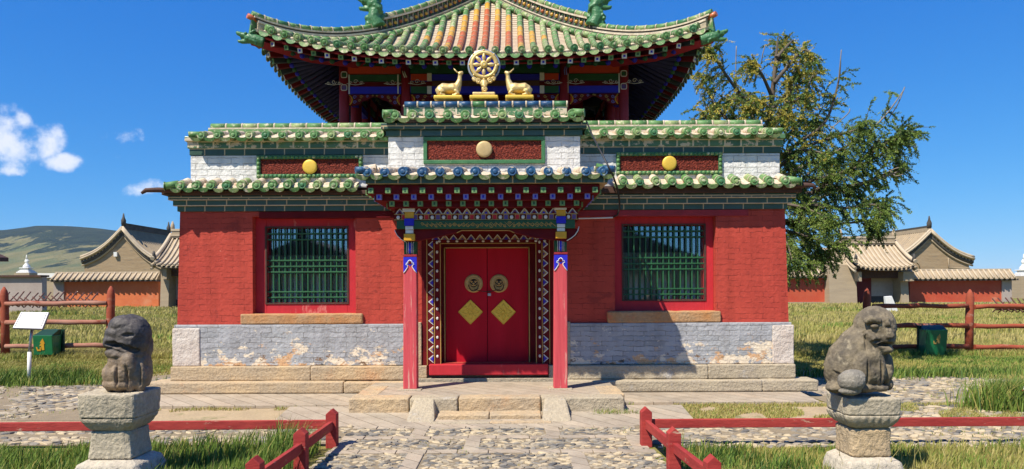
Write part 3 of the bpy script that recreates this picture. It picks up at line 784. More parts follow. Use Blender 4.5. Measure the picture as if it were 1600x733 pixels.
# lower eave of the front wall, in two stretches either side of the porch
DE = 10.86
def lower_eave(px0, px1, py, nm, side):
    x0, x1 = PX(px0, py, DE), PX(px1, py, DE)
    z = PZ((px0 + px1) / 2, py, DE)
    n = round((px1 - px0) / 24.4); mb = MB()
    eave(mb, n, (x1 - x0) / n, .062, .27, .10, lambda i: GC[(i * 3 + len(nm)) % 5], GD, ['green_glaze', 'green_glaze_pale', 'green_glaze'], None, frame_front((x0 + x1) / 2, DE, z - .02), seed=px0)
    xe = x0 if side < 0 else x1
    # corner: a roll of tiles pointing outward
    mb.tube([(xe + side * .10, DE - .02, z + .005), (xe - side * .08, DE + .04, z + .045)], .054, 'green_glaze', 12)
    mb.disc((xe + side * .10, DE - .02, z + .005), (side, -.25, 0), .066, .012, 'green_glaze', 14)
    # return along the side wall
    m_ = 30; L_ = YB + .3 - DE - .2
    fr = frame_left(xe + side * .08, DE + .2 + L_ / 2, z - .02) if side < 0 else frame_right(xe + side * .08, DE + .2 + L_ / 2, z - .02)
    eave(mb, m_, L_ / m_, .062, .30, .10, lambda i: GC[i % 5], GD, ['green_glaze'], None, fr, seed=5)
    mb.build('lower_eave', T, recalc=False)
    # stepped courses of glazed brick beneath
    mb = MB()
    xi0, xi1 = (XL, PX(625, 315, DW)) if side < 0 else (PX(890, 315, DW), XR)
    zz = ZT
    for k, (h, ov, mt) in enumerate(((.088, .03, 'glazed_brick_dark'), (.082, .075, 'glazed_brick_dark'), (.060, .125, 'glazed_brick_dark'), (z - .05 - (ZT + .23), .19, 'old_wood'))):
        xa = xi0 - (ov if side < 0 else 0); xb = xi1 + (ov if side > 0 else 0)
        mb.box(xa, xb, DW - ov, DW + .3, zz + .003, zz + h, mt)
        if k in (1, 2): mb.box(xa - .001, xb + .001, DW - ov - .004, DW, zz - .006, zz + .006, 'mortar')
        if side < 0: mb.box(xa, XL + .2, DW + .3, YB + ov, zz + .003, zz + h, mt)
        else: mb.box(XR - .2, xb, DW + .3, YB + ov, zz + .003, zz + h, mt)
        zz += h
    mb.build('eave_course', T, bevel=.008)
    # weathered beam end sticking out at the corner
    mb = MB()
    xb = xi0 - .10 if side < 0 else xi1 + .10
    mb.tube([(xb - side * .2, DE + .10, z - .055), (xb + side * .10, DE + .02, z - .045), (xb + side * (.26 if side < 0 else .20), DE - .02, z - .055), (xb + side * (.32 if side < 0 else .24), DE - .03, z - .10)], [.05, .05, .042, .025], 'old_wood', 6, flat=.8)
    mb.build('beam_end', T)
lower_eave(270, 556, 291, 'lower_eave', -1)
lower_eave(962, 1240, 285, 'lower_eaveR', 1)
# dark red plank along the wall head between the windows
mb = MB()
mb.box(PX(405, 335, DW - .02), PX(640, 335, DW - .02), DW - .022, DW + .1, PZ(500, 341, DW), ZT - .002, 'maroon_paint')
mb.build('wall_plank', T, bevel=.006); mb = MB()
mb.box(PX(885, 335, DW - .02), PX(1170, 335, DW - .02), DW - .022, DW + .1, PZ(1040, 338, DW), ZT - .002, 'red_paint_dark')
mb.build('wall_plank', T, bevel=.006)

# ---- parapet: white brick band with two framed panels, glazed courses and the upper eave
DPp = 11.13
pz0 = PZ(350, 292, DPp) ; pz1 = PZ(350, 243, DPp)
xpl, xpr = PX(298, 260, DPp), PX(1219, 255, DPp)
mb = MB(); mb.box(xpl, xpr, DPp, DPp + .42, pz0 - .02, pz1, 'white_brick')
mb.box(xpl, xpl + .42, DPp + .42, YB - .1, pz0 - .02, pz1, 'white_brick'); mb.box(xpr - .42, xpr, DPp + .42, YB - .1, pz0 - .02, pz1, 'white_brick')
mb.box(xpl + .42, xpr - .42, YB - .5, YB - .1, pz0 - .02, pz1, 'white_brick')
mb.build('parapet_wall', T, bevel=.01)
mb = MB(); mb.box(xpl + .4, xpr - .4, DPp + .4, YB - .4, pz0 - .2, pz1 - .05, 'old_wood'); mb.build('terrace', T)
mb = MB()
hb = (PZ(350, 222, DPp) - pz1) / 2
for k, (mt, ov) in enumerate((('glazed_brick_dark', .012), ('glazed_brick_green', .035))):
    mb.box(xpl - ov, xpr + ov, DPp - ov, DPp + .3, pz1 + k * hb + .002, pz1 + (k + 1) * hb, mt)
    mb.box(xpl - ov - .003, xpr + ov + .003, DPp - ov - .006, DPp, pz1 + (k + 1) * hb - .010, pz1 + (k + 1) * hb + .012, 'mortar')
    mb.box(xpl - ov, xpl + .2, DPp + .3, YB - .1 + ov, pz1 + k * hb + .002, pz1 + (k + 1) * hb, mt)
    mb.box(xpr - .2, xpr + ov, DPp + .3, YB - .1 + ov, pz1 + k * hb + .002, pz1 + (k + 1) * hb, mt)
mb.box(xpl - .06, xpr + .06, DPp - .07, DPp + .35, pz1 + 2 * hb + .002, pz1 + 2 * hb + .075, 'glazed_brick_green')
mb.build('parapet_course', T, bevel=.008)
def upper_eave(px0, px1, py, side):
    y = DPp - .17; x0, x1 = PX(px0, py, y), PX(px1, py, y); z = PZ((px0 + px1) / 2, py, y)
    n = round((px1 - px0) / 25.6); mb = MB()
    eave(mb, n, (x1 - x0) / n, .056, .50, .115, lambda i: GC[(i * 2 + 1) % 5], GD, ['green_glaze', 'green_glaze_pale'], None, frame_front((x0 + x1) / 2, y, z - .02), seed=px0 + 3)
    xe = x0 if side < 0 else x1
    mb.tube([(xe + side * .06, y - .02, z + .02), (xe - side * .16, y + .06, z + .035)], .045, 'green_glaze', 12)
    L_ = YB - y - .2
    fr = frame_left(xe + side * .02, y + .2 + L_ / 2, z - .02) if side < 0 else frame_right(xe + side * .02, y + .2 + L_ / 2, z - .02)
    eave(mb, 28, L_ / 28, .056, .42, .115, lambda i: GC[i % 5], GD, ['green_glaze'], None, fr, seed=6)
    # ridge roll on top
    zr = PZ((px0 + px1) / 2, 198.5 if side < 0 else 194, DPp + .3)
    xa, xb = (PX(331, 198, DPp + .3), PX(606, 198, DPp + .3)) if side < 0 else (PX(910, 195, DPp + .3), PX(1188, 193, DPp + .3))
    mb.box(xa, xb, DPp + .17, DPp + .43, zr - .16, zr - .035, 'mortar'); mb.box(xa, xb, DPp + .162, DPp + .42, zr - .105, zr - .06, 'green_glaze')
    m_ = 11; l_ = (xb - xa) / m_
    for k in range(m_):
        mb.tube([(xa + k * l_ + .008, DPp + .28, zr), (xa + (k + 1) * l_ - .008, DPp + .28, zr)], .055, GC[k % 3], 12)
        mb.tube([(xa + (k + 1) * l_ - .012, DPp + .28, zr), (xa + (k + 1) * l_ + .012, DPp + .28, zr)], .058, 'mortar', 12)
    mb.build('upper_eave', T, recalc=False)
upper_eave(302, 607, 212, -1)
upper_eave(906, 1216, 207.5, 1)
def panel(px0, px1, py0, py1, dpx, dpy, dr, D, fmat, disc, lab, dots=True):
    x0, x1, zt_, zb_ = PX(px0, py0, D), PX(px1, py0, D), PZ((px0 + px1) / 2, py0, D), PZ((px0 + px1) / 2, py1, D)
    b = .055
    pm = MB(); pm.box(x0 + b, x1 - b, D - .004, D + .04, zb_ + b, zt_ - b, 'brush_panel')
    po = pm.build('panel', T, lab)
    fm = MB()
    fm.box(x0, x1, D - .03, D + .05, zt_ - b, zt_, fmat); fm.box(x0, x1, D - .03, D + .05, zb_, zb_ + b, fmat)
    fm.box(x0, x0 + b, D - .028, D + .05, zb_ + b, zt_ - b, fmat); fm.box(x1 - b, x1, D - .028, D + .05, zb_ + b, zt_ - b, fmat)
    if dots:
        s_ = .064
        for z_ in (zt_ - b * .5, zb_ + b * .5):
            k = 0; x = x0 + .03
            while x < x1 - .02:
                fm.ell((x, D - .034, z_), (.029, .016, .024), random.choice(['green_glaze', 'green_glaze', 'green_glaze_deep', 'green_glaze_pale']), 8, 6); x += s_
        for x in (x0 + b * .5, x1 - b * .5):
            z_ = zb_ + .085
            while z_ < zt_ - .05: fm.ell((x, D - .032, z_), (.024, .016, .029), 'green_glaze', 8, 6); z_ += s_
    fm.build('frame', po, bevel=0 if dots else .006)
    dm = MB(); dm.disc(P(dpx, dpy, D - .02), (0, -1, 0), dr * D / F, .03, disc, 36, dome=.012); dm.build('disc', po)
panel(402, 567, 243, 278, 485, 261, 11.2, DPp - .01, 'green_glaze_deep', 'yellow_disc', 'red brushwood panel with bright yellow disc in the parapet left of the porch')
panel(963, 1128, 238, 273, 1046, 255.5, 11.2, DPp - .01, 'green_glaze_deep', 'yellow_disc', 'red brushwood panel with bright yellow disc in the parapet right of the porch')

# ---- raised centre of the parapet over the porch
DC = 10.86
cz0, cz1 = PZ(757, 262, DC), PZ(757, 213, DC)
cx0, cx1 = PX(607, 235, DC), PX(907, 235, DC)
mb = MB(); mb.box(cx0, cx1, DC, DC + .7, cz0 - .4, cz1, 'white_brick'); mb.build('raised_parapet', T, bevel=.01)
mb = MB()
for k, (a, b, ov, mt) in enumerate(((213, 203.5, .03, 'glazed_brick_dark'), (203, 194, .09, 'glazed_brick_dark'))):
    mb.box(cx0 - ov, cx1 + ov, DC - ov, DC + .6, PZ(757, a, DC) + .002, PZ(757, b, DC), mt)
zc_ = PZ(757, 175.5, DC + .1)
mb.box(PX(630, 170, DC), PX(887, 170, DC), DC + .08, DC + .55, zc_ - .05, PZ(757, 167, DC + .1), 'glazed_brick_green')
mb.box(PX(629, 170, DC), PX(888, 170, DC), DC + .07, DC + .56, PZ(757, 167, DC + .1) + .002, PZ(757, 164, DC + .1), 'mortar')
mb.build('raised_course', T, bevel=.006)
mb = MB()
zt2 = PZ(757, 162, DC + .1); xa, xb = PX(632, 162, DC + .1), PX(886, 162, DC + .1)
m_ = 12; l_ = (xb - xa) / m_
for k in range(m_):
    mb.tube([(xa + k * l_ + .008, DC + .10, zt2 - .012), (xa + (k + 1) * l_ - .008, DC + .10, zt2 - .012)], .048, ['blue_glaze', 'blue_glaze', 'green_glaze_deep'][k % 3] if k not in (2, 8) else 'blue_glaze', 12)
    mb.tube([(xa + (k + 1) * l_ - .012, DC + .10, zt2 - .012), (xa + (k + 1) * l_ + .012, DC + .10, zt2 - .012)], .051, 'mortar', 12)
mb.box(xa + .1, xb - .1, DC + .12, DC + .5, zt2 - .07, zt2 + .030, 'stone_grey')
mb.build('raised_ridge', T)
mb = MB(); ye = DC - .17; z = PZ(757, 181, ye); x0, x1 = PX(603, 181, ye), PX(909, 181, ye)
eave(mb, 11, (x1 - x0) / 11, .066, .26, .06, lambda i: GC[(i * 2) % 5], GD, ['green_glaze'], None, frame_front((x0 + x1) / 2, ye, z - .02), seed=21)
for s_, xe in ((-1, x0), (1, x1)):
    mb.tube([(xe + s_ * .03, ye - .03, z + .03), (xe - s_ * .12, ye + .04, z + .055)], .055, 'green_glaze', 12)
    mb.disc((xe + s_ * .03, ye - .03, z + .03), (s_, -.3, 0), .06, .01, 'green_glaze', 14)
    fr = frame_left(xe + s_ * .02, ye + .45, z - .02) if s_ < 0 else frame_right(xe + s_ * .02, ye + .45, z - .02)
    eave(mb, 3, .22, .062, .2, .05, ['green_glaze'], GD, ['green_glaze'], None, fr, seed=4)
mb.build('raised_eave', T, recalc=False)
panel(662, 852, 214, 256, 757, 233.5, 12.6, DC - .01, 'green_glaze_deep', 'tan_disc', 'wide red brushwood panel with pale disc over the porch', dots=False)

# ---- the porch
DPo = 9.62
mb = MB(); x0, x1 = PX(560, 269, DPo), PX(957, 266, DPo); z = PZ(757, 270, DPo)
CB = ['blue_glaze']
eave(mb, 14, (x1 - x0) / 14, .062, 1.22, .20, lambda i: 'blue_glaze', ['green_glaze_pale', 'green_glaze_pale', 'green_glaze'], ['blue_glaze', 'mortar'], None, frame_front((x0 + x1) / 2, DPo, z - .02), seed=31)
for s_, xe in ((-1, x0), (1, x1)):
    mb.tube([(xe + s_ * .03, DPo - .03, z + .035), (xe - s_ * .12, DPo + .04, z + .05)], .046, 'blue_glaze', 12)
    fr = frame_left(xe + s_ * .02, DPo + .72, z + .04) if s_ < 0 else frame_right(xe + s_ * .02, DPo + .72, z + .04)
    eave(mb, 4, .26, .06, .2, .05, ['blue_glaze', 'green_glaze'], GD, ['blue_glaze', 'green_glaze'], None, (lambda f: (lambda v: f(v)))(fr), seed=14)
mb.build('porch_roof', T, recalc=False)
mb = MB()
zA = PZ(757, 278, DPo + .1); zB = PZ(757, 287, DPo + .1)
mb.box(PX(570, 282, DPo), PX(951, 282, DPo), DPo + .06, DW, zB, zA + .02, 'glazed_brick_dark'); mb.build('porch_eave_course', T, bevel=.006)
# corbelled beams: three courses stepping in, with painted square beam ends
courses = ((288, 302, 572, 938, .10, 'green_paint_pale', 297.5, 14), (302.2, 313, 585, 926, .19, 'blue_paint_pale', 307.5, 13), (313.2, 324, 605, 909, .28, 'green_paint_pale', 318, 14))
for (pa, pb, xa, xb, dy, em, pc, n) in courses:
    y = DPo + dy; mb = MB()
    mb.box(PX(xa, 300, y), PX(xb, 300, y), y + .03, DW - .01, PZ(757, pb, y), PZ(757, pa, y), 'maroon_paint')
    mb.build('corbel_beam', T, bevel=.008)
    for k in range(n):
        eb = MB()
        px = xa + 8 + (xb - xa - 16) * k / (n - 1)
        c = P(px, pc, y); c.z = PZ(757, pc, y) ; s_ = .034
        eb.box(c.x - s_, c.x + s_, y - .035, y + .05, c.z - s_, c.z + s_, em)
        eb.box(c.x - s_ * .35, c.x + s_ * .35, y - .038, y - .03, c.z - s_ * .55, c.z + s_ * .55, 'green_paint' if 'green' in em else 'blue_paint')
        eb.build('beam_end', T)
    # ends on the two flanks of the porch as well
    for s_x, px in ((-1, xa), (1, xb)):
        xx = PX(px, 300, y)
        for q in range(4):
            yy = y + .2 + q * .26; zz = PZ(757, pc, y)
            eb = MB(); eb.box(xx - .035, xx + .035, yy - .034, yy + .034, zz - .034, zz + .034, em); eb.build('beam_end', T)
DL = 10.04                               # face of the lintel
def pyramid(mb, x, z, w_, h, y, m1, m2, up=1, horiz=False, d=1):
    """little stepped triangle of the painted frieze"""
    for k, (q, mt) in enumerate(((1, 'white_paint'), (.74, m1), (.42, m2))):
        if not horiz:
            pts = [(x - w_ * q, z), (x - w_ * q * .62, z + h * q * .36), (x - w_ * q * .62, z + h * q * .42), (x, z + h * q), (x + w_ * q * .62, z + h * q * .42), (x + w_ * q * .62, z + h * q * .36), (x + w_ * q, z)]
        else:
            pts = [(x, z - w_ * q), (x + d * h * q * .38, z - w_ * q * .62), (x + d * h * q, z), (x + d * h * q * .38, z + w_ * q * .62), (x, z + w_ * q)]
        mb.prism(pts, y - .006 - .005 * k, y + .012, mt)
mb = MB()
fx0, fx1 = PX(617, 335, DL), PX(903, 335, DL)
zf = [PZ(757, q, DL) for q in (325, 334.5, 344.5, 357.5, 372)]
mb.box(fx0, fx1, DL + .012, DW, zf[1], zf[0] + .02, 'maroon_paint')
mb.box(fx0 - .01, fx1 + .01, DL - .004, DW, zf[2] + .004, zf[1], 'maroon_paint')
lint = mb.build('porch_lintel', T)
mb = MB()
n = 19
for k in range(n):
    x = fx0 + .07 + (fx1 - fx0 - .14) * k / (n - 1)
    pyramid(mb, x, zf[1] + .006, .062, .078, DL + .006, ('purple_paint', 'gold_paint')[k % 2], ('maroon_paint', 'blue_paint')[k % 2])
for z_ in (zf[1], zf[2] + .012): mb.box(fx0 - .005, fx1 + .005, DL - .010, DL + .01, z_ - .005, z_ + .005, 'gold_paint')
n = 32; zc2 = (zf[1] + zf[2]) / 2 + .004
for k in range(n):
    x = fx0 + .05 + (fx1 - fx0 - .1) * k / (n - 1)
    if k % 2: mb.box(x - .026, x + .026, DL - .012, DL + .01, zc2 - .032, zc2 + .028, ('red_paint', 'purple_paint')[(k // 2) % 2]); mb.box(x - .034, x + .034, DL - .008, DL + .01, zc2 - .038, zc2 + .036, 'gold_paint')
    else:
        mb.ell((x, DL - .008, zc2 - .004), (.026, .016, .028), 'white_paint', 8, 6)
mb.build('frieze', lint)
mb = MB(); gx_0, gx_1 = PX(620, 351, DL - .03), PX(899, 351, DL - .03)
mb.box(gx_0, gx_1, DL - .03, DL + .14, zf[3], zf[2], 'green_paint')
gb = mb.build('green_beam', T, bevel=.006)
mb = MB()
def scroll(mb, x, z, y, r, turns, mat, th=.006, ph=0, flip=1):
    pts = []
    N = int(12 * turns) + 2
    for k in range(N):
        a = ph + flip * 2 * math.pi * turns * k / (N - 1); q = r * (1 - .82 * k / (N - 1))
        pts.append((x + q * math.cos(a), y, z + q * math.sin(a)))
    mb.tube(pts, th, mat, 5)
zc3 = (zf[2] + zf[3]) / 2; rr = random.Random(4)
x = gx_0 + .35
while x < gx_1 - .32:
    f_ = rr.choice((-1, 1)); r_ = rr.uniform(.020, .030)
    scroll(mb, x, zc3 + rr.uniform(-.018, .018), DL - .032, r_, 1.3, 'gold_paint', .0042, rr.uniform(0, 6), f_)
    mb.tube([(x, DL - .032, zc3 - .03 * f_), (x + .03, DL - .032, zc3 - .002 * f_), (x + .07, DL - .032, zc3 + .03 * f_)], .0042, 'gold_paint', 5); x += .062
mb.build('gilded_scrolls', gb)
# carved bracket under the beam
mb = MB(); y = DL + .02
za, zb = zf[3] - .002, zf[4] - .02
def PB(px, py): v = P(px, py, y); return (v.x, v.z)
mb.prism([PB(617, 358), PB(901, 357), PB(905, 361), PB(902, 368), PB(893, 375), PB(885, 378), PB(872, 376), PB(830, 370), PB(806, 364), PB(800, 361), PB(718, 361), PB(712, 364), PB(690, 369), PB(650, 377), PB(632, 378), PB(626, 374), PB(620, 366)][::-1], y, y + .12, 'maroon_paint')
bk = mb.build('carved_bracket', T, bevel=.006)
mb = MB()
def edge(pts, mat, th=.006): mb.tube([P(a, b, y - .004) for a, b in pts], th, mat, 5)
mb = MB(); edge(((905, 354), (903, 361), (899, 367), (893, 372), (886, 376)), 'white_paint', .007); mb.build('painted_edge', bk); mb = MB()
edge(((617, 360), (621, 368), (627, 374), (634, 378)), 'white_paint', .005); mb.build('painted_edge', bk); mb = MB()
edge(((714, 364), (722, 360), (796, 360), (804, 364)), 'gold_paint')
mb.build('painted_edge', bk)
DPL = 10.08
def pillar(pxc, top_px, lab):
    y0, y1 = DPL, DPL + .185
    zb_ = .255
    def bx(mb, hw, pa, pb, mt, dy=0.0, px=None):
        xm = PX(px or pxc, (pa + pb) / 2, y0); h_ = hw * y0 / F
        mb.box(xm - h_, xm + h_, y0 - dy, y1 + dy, PZ(pxc, pb, y0), PZ(pxc, pa, y0), mt)
    mb = MB(); xb_, xt_ = PX(pxc, 600, y0), PX(pxc, 400, y0); hw0, hw1 = 10.9 * y0 / F, 10.2 * y0 / F; zt_ = PZ(pxc, 398, y0)
    mb.hexa([(xb_ - hw0, y0, zb_), (xb_ + hw0, y0, zb_), (xb_ + hw0, y1, zb_), (xb_ - hw0, y1, zb_)], [(xt_ - hw1, y0, zt_), (xt_ + hw1, y0, zt_), (xt_ + hw1, y1, zt_), (xt_ - hw1, y1, zt_)], 'pillar_paint')
    p_ = mb.build('porch_pillar', T, lab, bevel=.012)
    c = MB()
    q = top_px
    bx(c, 9.5, q, q + 9.5, 'white_paint', .085, pxc - 1); bx(c, 7.0, q + 9.8, q + 19.5, 'yellow_paint', .078); bx(c, 7.5, q + 20, q + 31, 'blue_paint', .095)
    bx(c, 6.2, q + 31.5, q + 37, 'white_paint', .075); bx(c, 6.0, q + 37.6, q + 43, 'white_paint', .07); bx(c, 8.4, q + 43.5, q + 54, 'yellow_paint', .08)
    c.build('capital_block', p_, bevel=.005)
    c = MB()
    # fluted painted neck
    za_, zb2 = PZ(pxc, q + 54.5, y0), PZ(pxc, q + 75, y0); xm = PX(pxc, q + 62, y0); hw = 9.6 * y0 / F
    c.box(xm - hw, xm + hw, y0 + .004, y1 - .004, zb2, za_, 'green_paint')
    for xo, ww, mt in ((-.062, .020, 'green_paint'), (-.03, .012, 'purple_paint'), (0, .030, 'blue_paint'), (.03, .012, 'purple_paint'), (.062, .020, 'green_paint')):
        c.tube([(xm + xo, y0 + .004, zb2 + .012), (xm + xo, y0 + .004, za_ - .02)], ww * .75, mt, 8)
    for xo in (-.043, -.018, .018, .043): c.tube([(xm + xo, y0 - .010, zb2 + .012), (xm + xo, y0 - .010, za_ - .03), (xm + xo * 1.3, y0 - .008, za_ - .005)], .0035, 'white_paint', 5)
    c.box(xm - hw - .008, xm + hw + .008, y0 - .008, y1 + .008, zb2 - .028, zb2, 'red_paint_dark')
    c.build('painted_neck', p_)
    c = MB(); hb_ = 10.25 * y0 / F; zt3 = PZ(pxc, q + 79, y0) - .002
    xm = PX(pxc, q + 88, y0); ze = PZ(pxc, q + 103.5, y0); zm = PZ(pxc, q + 87, y0)
    left = [(xm - hb_ - .001, zt3), (xm + hb_ + .001, zt3), (xm + hb_ + .001, ze), (xm + hb_ * .8, ze + .025), (xm + hb_ * .35, ze + .075), (xm + hb_ * .30, zm - .03), (xm, zm - .06), (xm - hb_ * .30, zm - .03), (xm - hb_ * .35, ze + .075), (xm - hb_ * .8, ze + .025), (xm - hb_ - .001, ze)]
    c.prism(left, y0 - .004, y0 + .02, 'blue_paint')
    c.build('blue_cap', p_)
    c = MB(); yy = y0 - .006
    for s_ in (-1, 1):
        c.tube([(xm + s_ * hb_ * .98, yy, ze - .004), (xm + s_ * hb_ * .72, yy, ze + .022), (xm + s_ * hb_ * .34, yy, ze + .075), (xm + s_ * hb_ * .36, yy, ze + .10), (xm + s_ * hb_ * .62, yy, zm - .035), (xm + s_ * hb_ * .50, yy, zm - .012), (xm + s_ * hb_ * .32, yy, zm - .02), (xm + s_ * hb_ * .30, yy, zm + .008), (xm, yy, zm + .028)], .0065, 'white_paint', 5)
    c.disc((xm, y0 - .003, zm - .012), (0, -1, 0), .02, .004, 'maroon_paint', 12)
    c.build('white_scroll', p_)
    c = MB(); c.box(xb_ - .16, xb_ + .16, y0 - .06, y1 + .06, .20, .262, 'stone_grey'); c.build('footing', p_, bevel=.01)
pillar(641, 322.5, 'square pink-red pillar on the sunlit left of the door')
pillar(876.5, 319, 'square pink-red pillar to the right of the door')

# ---- door
DD = 11.34
mb = MB()
dz0 = PZ(762, 568, DD); dzt = PZ(762, 389, DD)
xa, xm_, xb = PX(697, 480, DD), PX(762, 480, DD), PX(826, 480, DD)
fr_z1 = PZ(762, 364, DW)
# casing
mb.box(DR[0] - .06, PX(690, 480, DW), DW - .028, DW + .17, ZP - .02, fr_z1 + .07, 'maroon_paint')
mb.box(PX(837, 480, DW), DR[1] + .06, DW - .028, DW + .17, ZP - .02, fr_z1 + .07, 'maroon_paint')
mb.box(PX(690, 480, DW), PX(837, 480, DW), DW - .026, DW + .17, PZ(762, 379, DW), fr_z1 + .068, 'maroon_paint')
cas = mb.build('door_casing', T, bevel=.006)
mb = MB()
yF = DW - .030
xs_l, xs_r = PX(674.5, 480, DW), PX(852.5, 480, DW)
zt_f = PZ(762, 372, DW); z = PZ(762, 560, DW); n = 13
for k in range(n):
    zz = z + (zt_f - z) * k / (n - .3)
    cm = (('purple_paint', 'blue_paint'), ('gold_paint', 'purple_paint'))[k % 2]
    pyramid(mb, xs_l + .03, zz, .064, .075, yF, *cm, horiz=True, d=-1); pyramid(mb, xs_r - .03, zz, .064, .075, yF, *cm, horiz=True, d=1)
    for q in (-.055, ):
        mb.ell((PX(684, 480, DW), yF - .004, zz + .035), (.018, .010, .024), 'white_paint', 8, 6); mb.ell((PX(843.5, 480, DW), yF - .004, zz + .035), (.018, .010, .024), 'white_paint', 8, 6)
n = 13
for k in range(n):
    x = PX(682, 372, DW) + (PX(846, 372, DW) - PX(682, 372, DW)) * k / (n - 1)
    pyramid(mb, x, PZ(762, 374.5, DW), .066, .078, yF, *((('purple_paint', 'blue_paint'), ('gold_paint', 'purple_paint'))[k % 2]))
    mb.ell((x + .05, yF - .004, PZ(762, 377, DW)), (.022, .010, .017), 'white_paint', 8, 6)
for px in (668, 679.5, 689, 838, 847.5, 859):
    x = PX(px, 480, DW); mb.box(x - .005, x + .005, yF - .006, yF + .01, ZP, PZ(762, 380 if 679 < px < 850 else 366, DW), 'gold_paint')
mb.box(PX(689, 480, DW), PX(838, 480, DW), yF - .006, yF + .01, PZ(762, 380, DW) - .01, PZ(762, 380, DW), 'gold_paint')
mb.build('painted_border', cas)
mb = MB()
mb.box(PX(688, 480, DD), xa - .02, DD - .05, DD + .06, dz0, dzt + .13, 'maroon_paint'); mb.box(xb + .02, PX(840, 480, DD), DD - .05, DD + .06, dz0, dzt + .13, 'maroon_paint')
mb.box(xa - .02, xb + .02, DD - .048, DD + .06, dzt + .02, dzt + .13, 'maroon_paint')
for x in (xa - .012, xb + .012): mb.box(x - .008, x + .008, DD - .058, DD - .03, dz0, dzt + .02, 'gold_paint')
mb.box(xa - .02, xb + .02, DD - .058, DD - .03, dzt + .008, dzt + .024, 'gold_paint')
mb.build('door_frame', T)
for s_, a, b, kx, dx_, lab in ((-1, xa, xm_ - .004, 740.5, 735.5, 'left leaf with a lit corner'), (1, xm_ + .004, xb, 780, 787, None)):
    mb = MB(); mb.box(a, b, DD, DD + .05, dz0, dzt + .02, 'door_paint')
    dl = mb.build('door_leaf', T, lab, bevel=.005)
    k_ = MB(); c = P(kx, 443, DD)
    k_.disc((c.x, DD - .001, c.z), (0, -1, 0), .140, .012, 'old_brass', 36, dome=.004)
    for q in range(24):
        an = 2 * math.pi * q / 24; k_.ell((c.x + .118 * math.cos(an), DD - .014, c.z + .118 * math.sin(an)), .009, 'old_brass', 6, 5)
    k_.tube([(c.x + .082 * math.cos(2 * math.pi * q / 24), DD - .018, c.z + .082 * math.sin(2 * math.pi * q / 24)) for q in range(25)], .009, 'old_brass', 6)
    k_.ell((c.x, DD - .014, c.z + .004), (.062, .028, .066), 'dark_metal', 16, 10)
    k_.ell((c.x, DD - .042, c.z - .002), (.020, .016, .016), 'old_brass', 10, 7)
    for s2 in (-1, 1):
        k_.ell((c.x + s2 * .030, DD - .040, c.z + .020), (.013, .010, .010), 'old_brass', 8, 6)
        k_.tube([(c.x + s2 * .010, DD - .045, c.z + .030), (c.x + s2 * .034, DD - .045, c.z + .040), (c.x + s2 * .052, DD - .034, c.z + .030)], .006, 'old_brass', 6)
    k_.tube([(c.x - .055, DD - .034, c.z + .002), (c.x - .032, DD - .046, c.z - .026), (c.x, DD - .050, c.z - .034), (c.x + .032, DD - .046, c.z - .026), (c.x + .055, DD - .034, c.z + .002)], .008, 'old_brass', 6)
    k_.build('door_knocker', dl)
    k_ = MB(); k_.tube([(c.x + .075 * math.cos(math.pi * (1 + q / 12)), DD - .050 + .02 * math.sin(math.pi * q / 12), c.z - .02 + .095 * math.sin(math.pi * (1 + q / 12))) for q in range(13)], .007, 'dark_metal', 7)
    k_.build('ring', dl)
    k_ = MB(); c = P(dx_, 487.5, DD); r_ = .186
    k_.prism([(c.x - r_, c.z), (c.x, c.z + r_), (c.x + r_, c.z), (c.x, c.z - r_)], DD - .010, DD + .002, 'gold_plate')
    for q in range(4):
        an = math.pi / 2 * q; ca, sa = math.cos(an), math.sin(an)
        k_.tube([(c.x + r_ * ca, DD - .012, c.z + r_ * sa), (c.x - r_ * sa, DD - .012, c.z + r_ * ca)], .006, 'gold_plate', 6)
        for w2 in (-1, 1):
            k_.tube([(c.x + .02 * ca, DD - .011, c.z + .02 * sa), (c.x + .07 * ca - w2 * .032 * sa, DD - .013, c.z + .07 * sa + w2 * .032 * ca), (c.x + .13 * ca, DD - .011, c.z + .13 * sa)], .0055, 'gold_plate', 6)
        an += math.pi / 4; ca, sa = math.cos(an), math.sin(an)
        k_.ell((c.x + .055 * ca, DD - .011, c.z + .055 * sa), (.030, .008, .012), 'gold_plate', 10, 6, Matrix.Rotation(-an, 3, 'Y'))
        k_.ell((c.x + .100 * ca, DD - .011, c.z + .100 * sa), (.016, .007, .020), 'gold_plate', 10, 6, Matrix.Rotation(-an, 3, 'Y'))
    k_.disc((c.x, DD - .010, c.z), (0, -1, 0), .024, .006, 'gold_plate', 14, dome=.006)
    k_.build('diamond_plate', dl)
mb = MB(); mb.box(PX(671, 577, DW - .1), PX(857, 577, DW - .1), DW - .14, DD + .05, PZ(762, 586, DW - .1), PZ(762, 569, DW - .1), 'red_paint'); mb.build('threshold', T, 'worn pink-red threshold beam', bevel=.012)
mb = MB(); mb.box(DR[0] - .02, DR[1] + .02, DD + .1, DD + .14, .2, 2.7, 'black_void'); mb.build('door_backing', T)
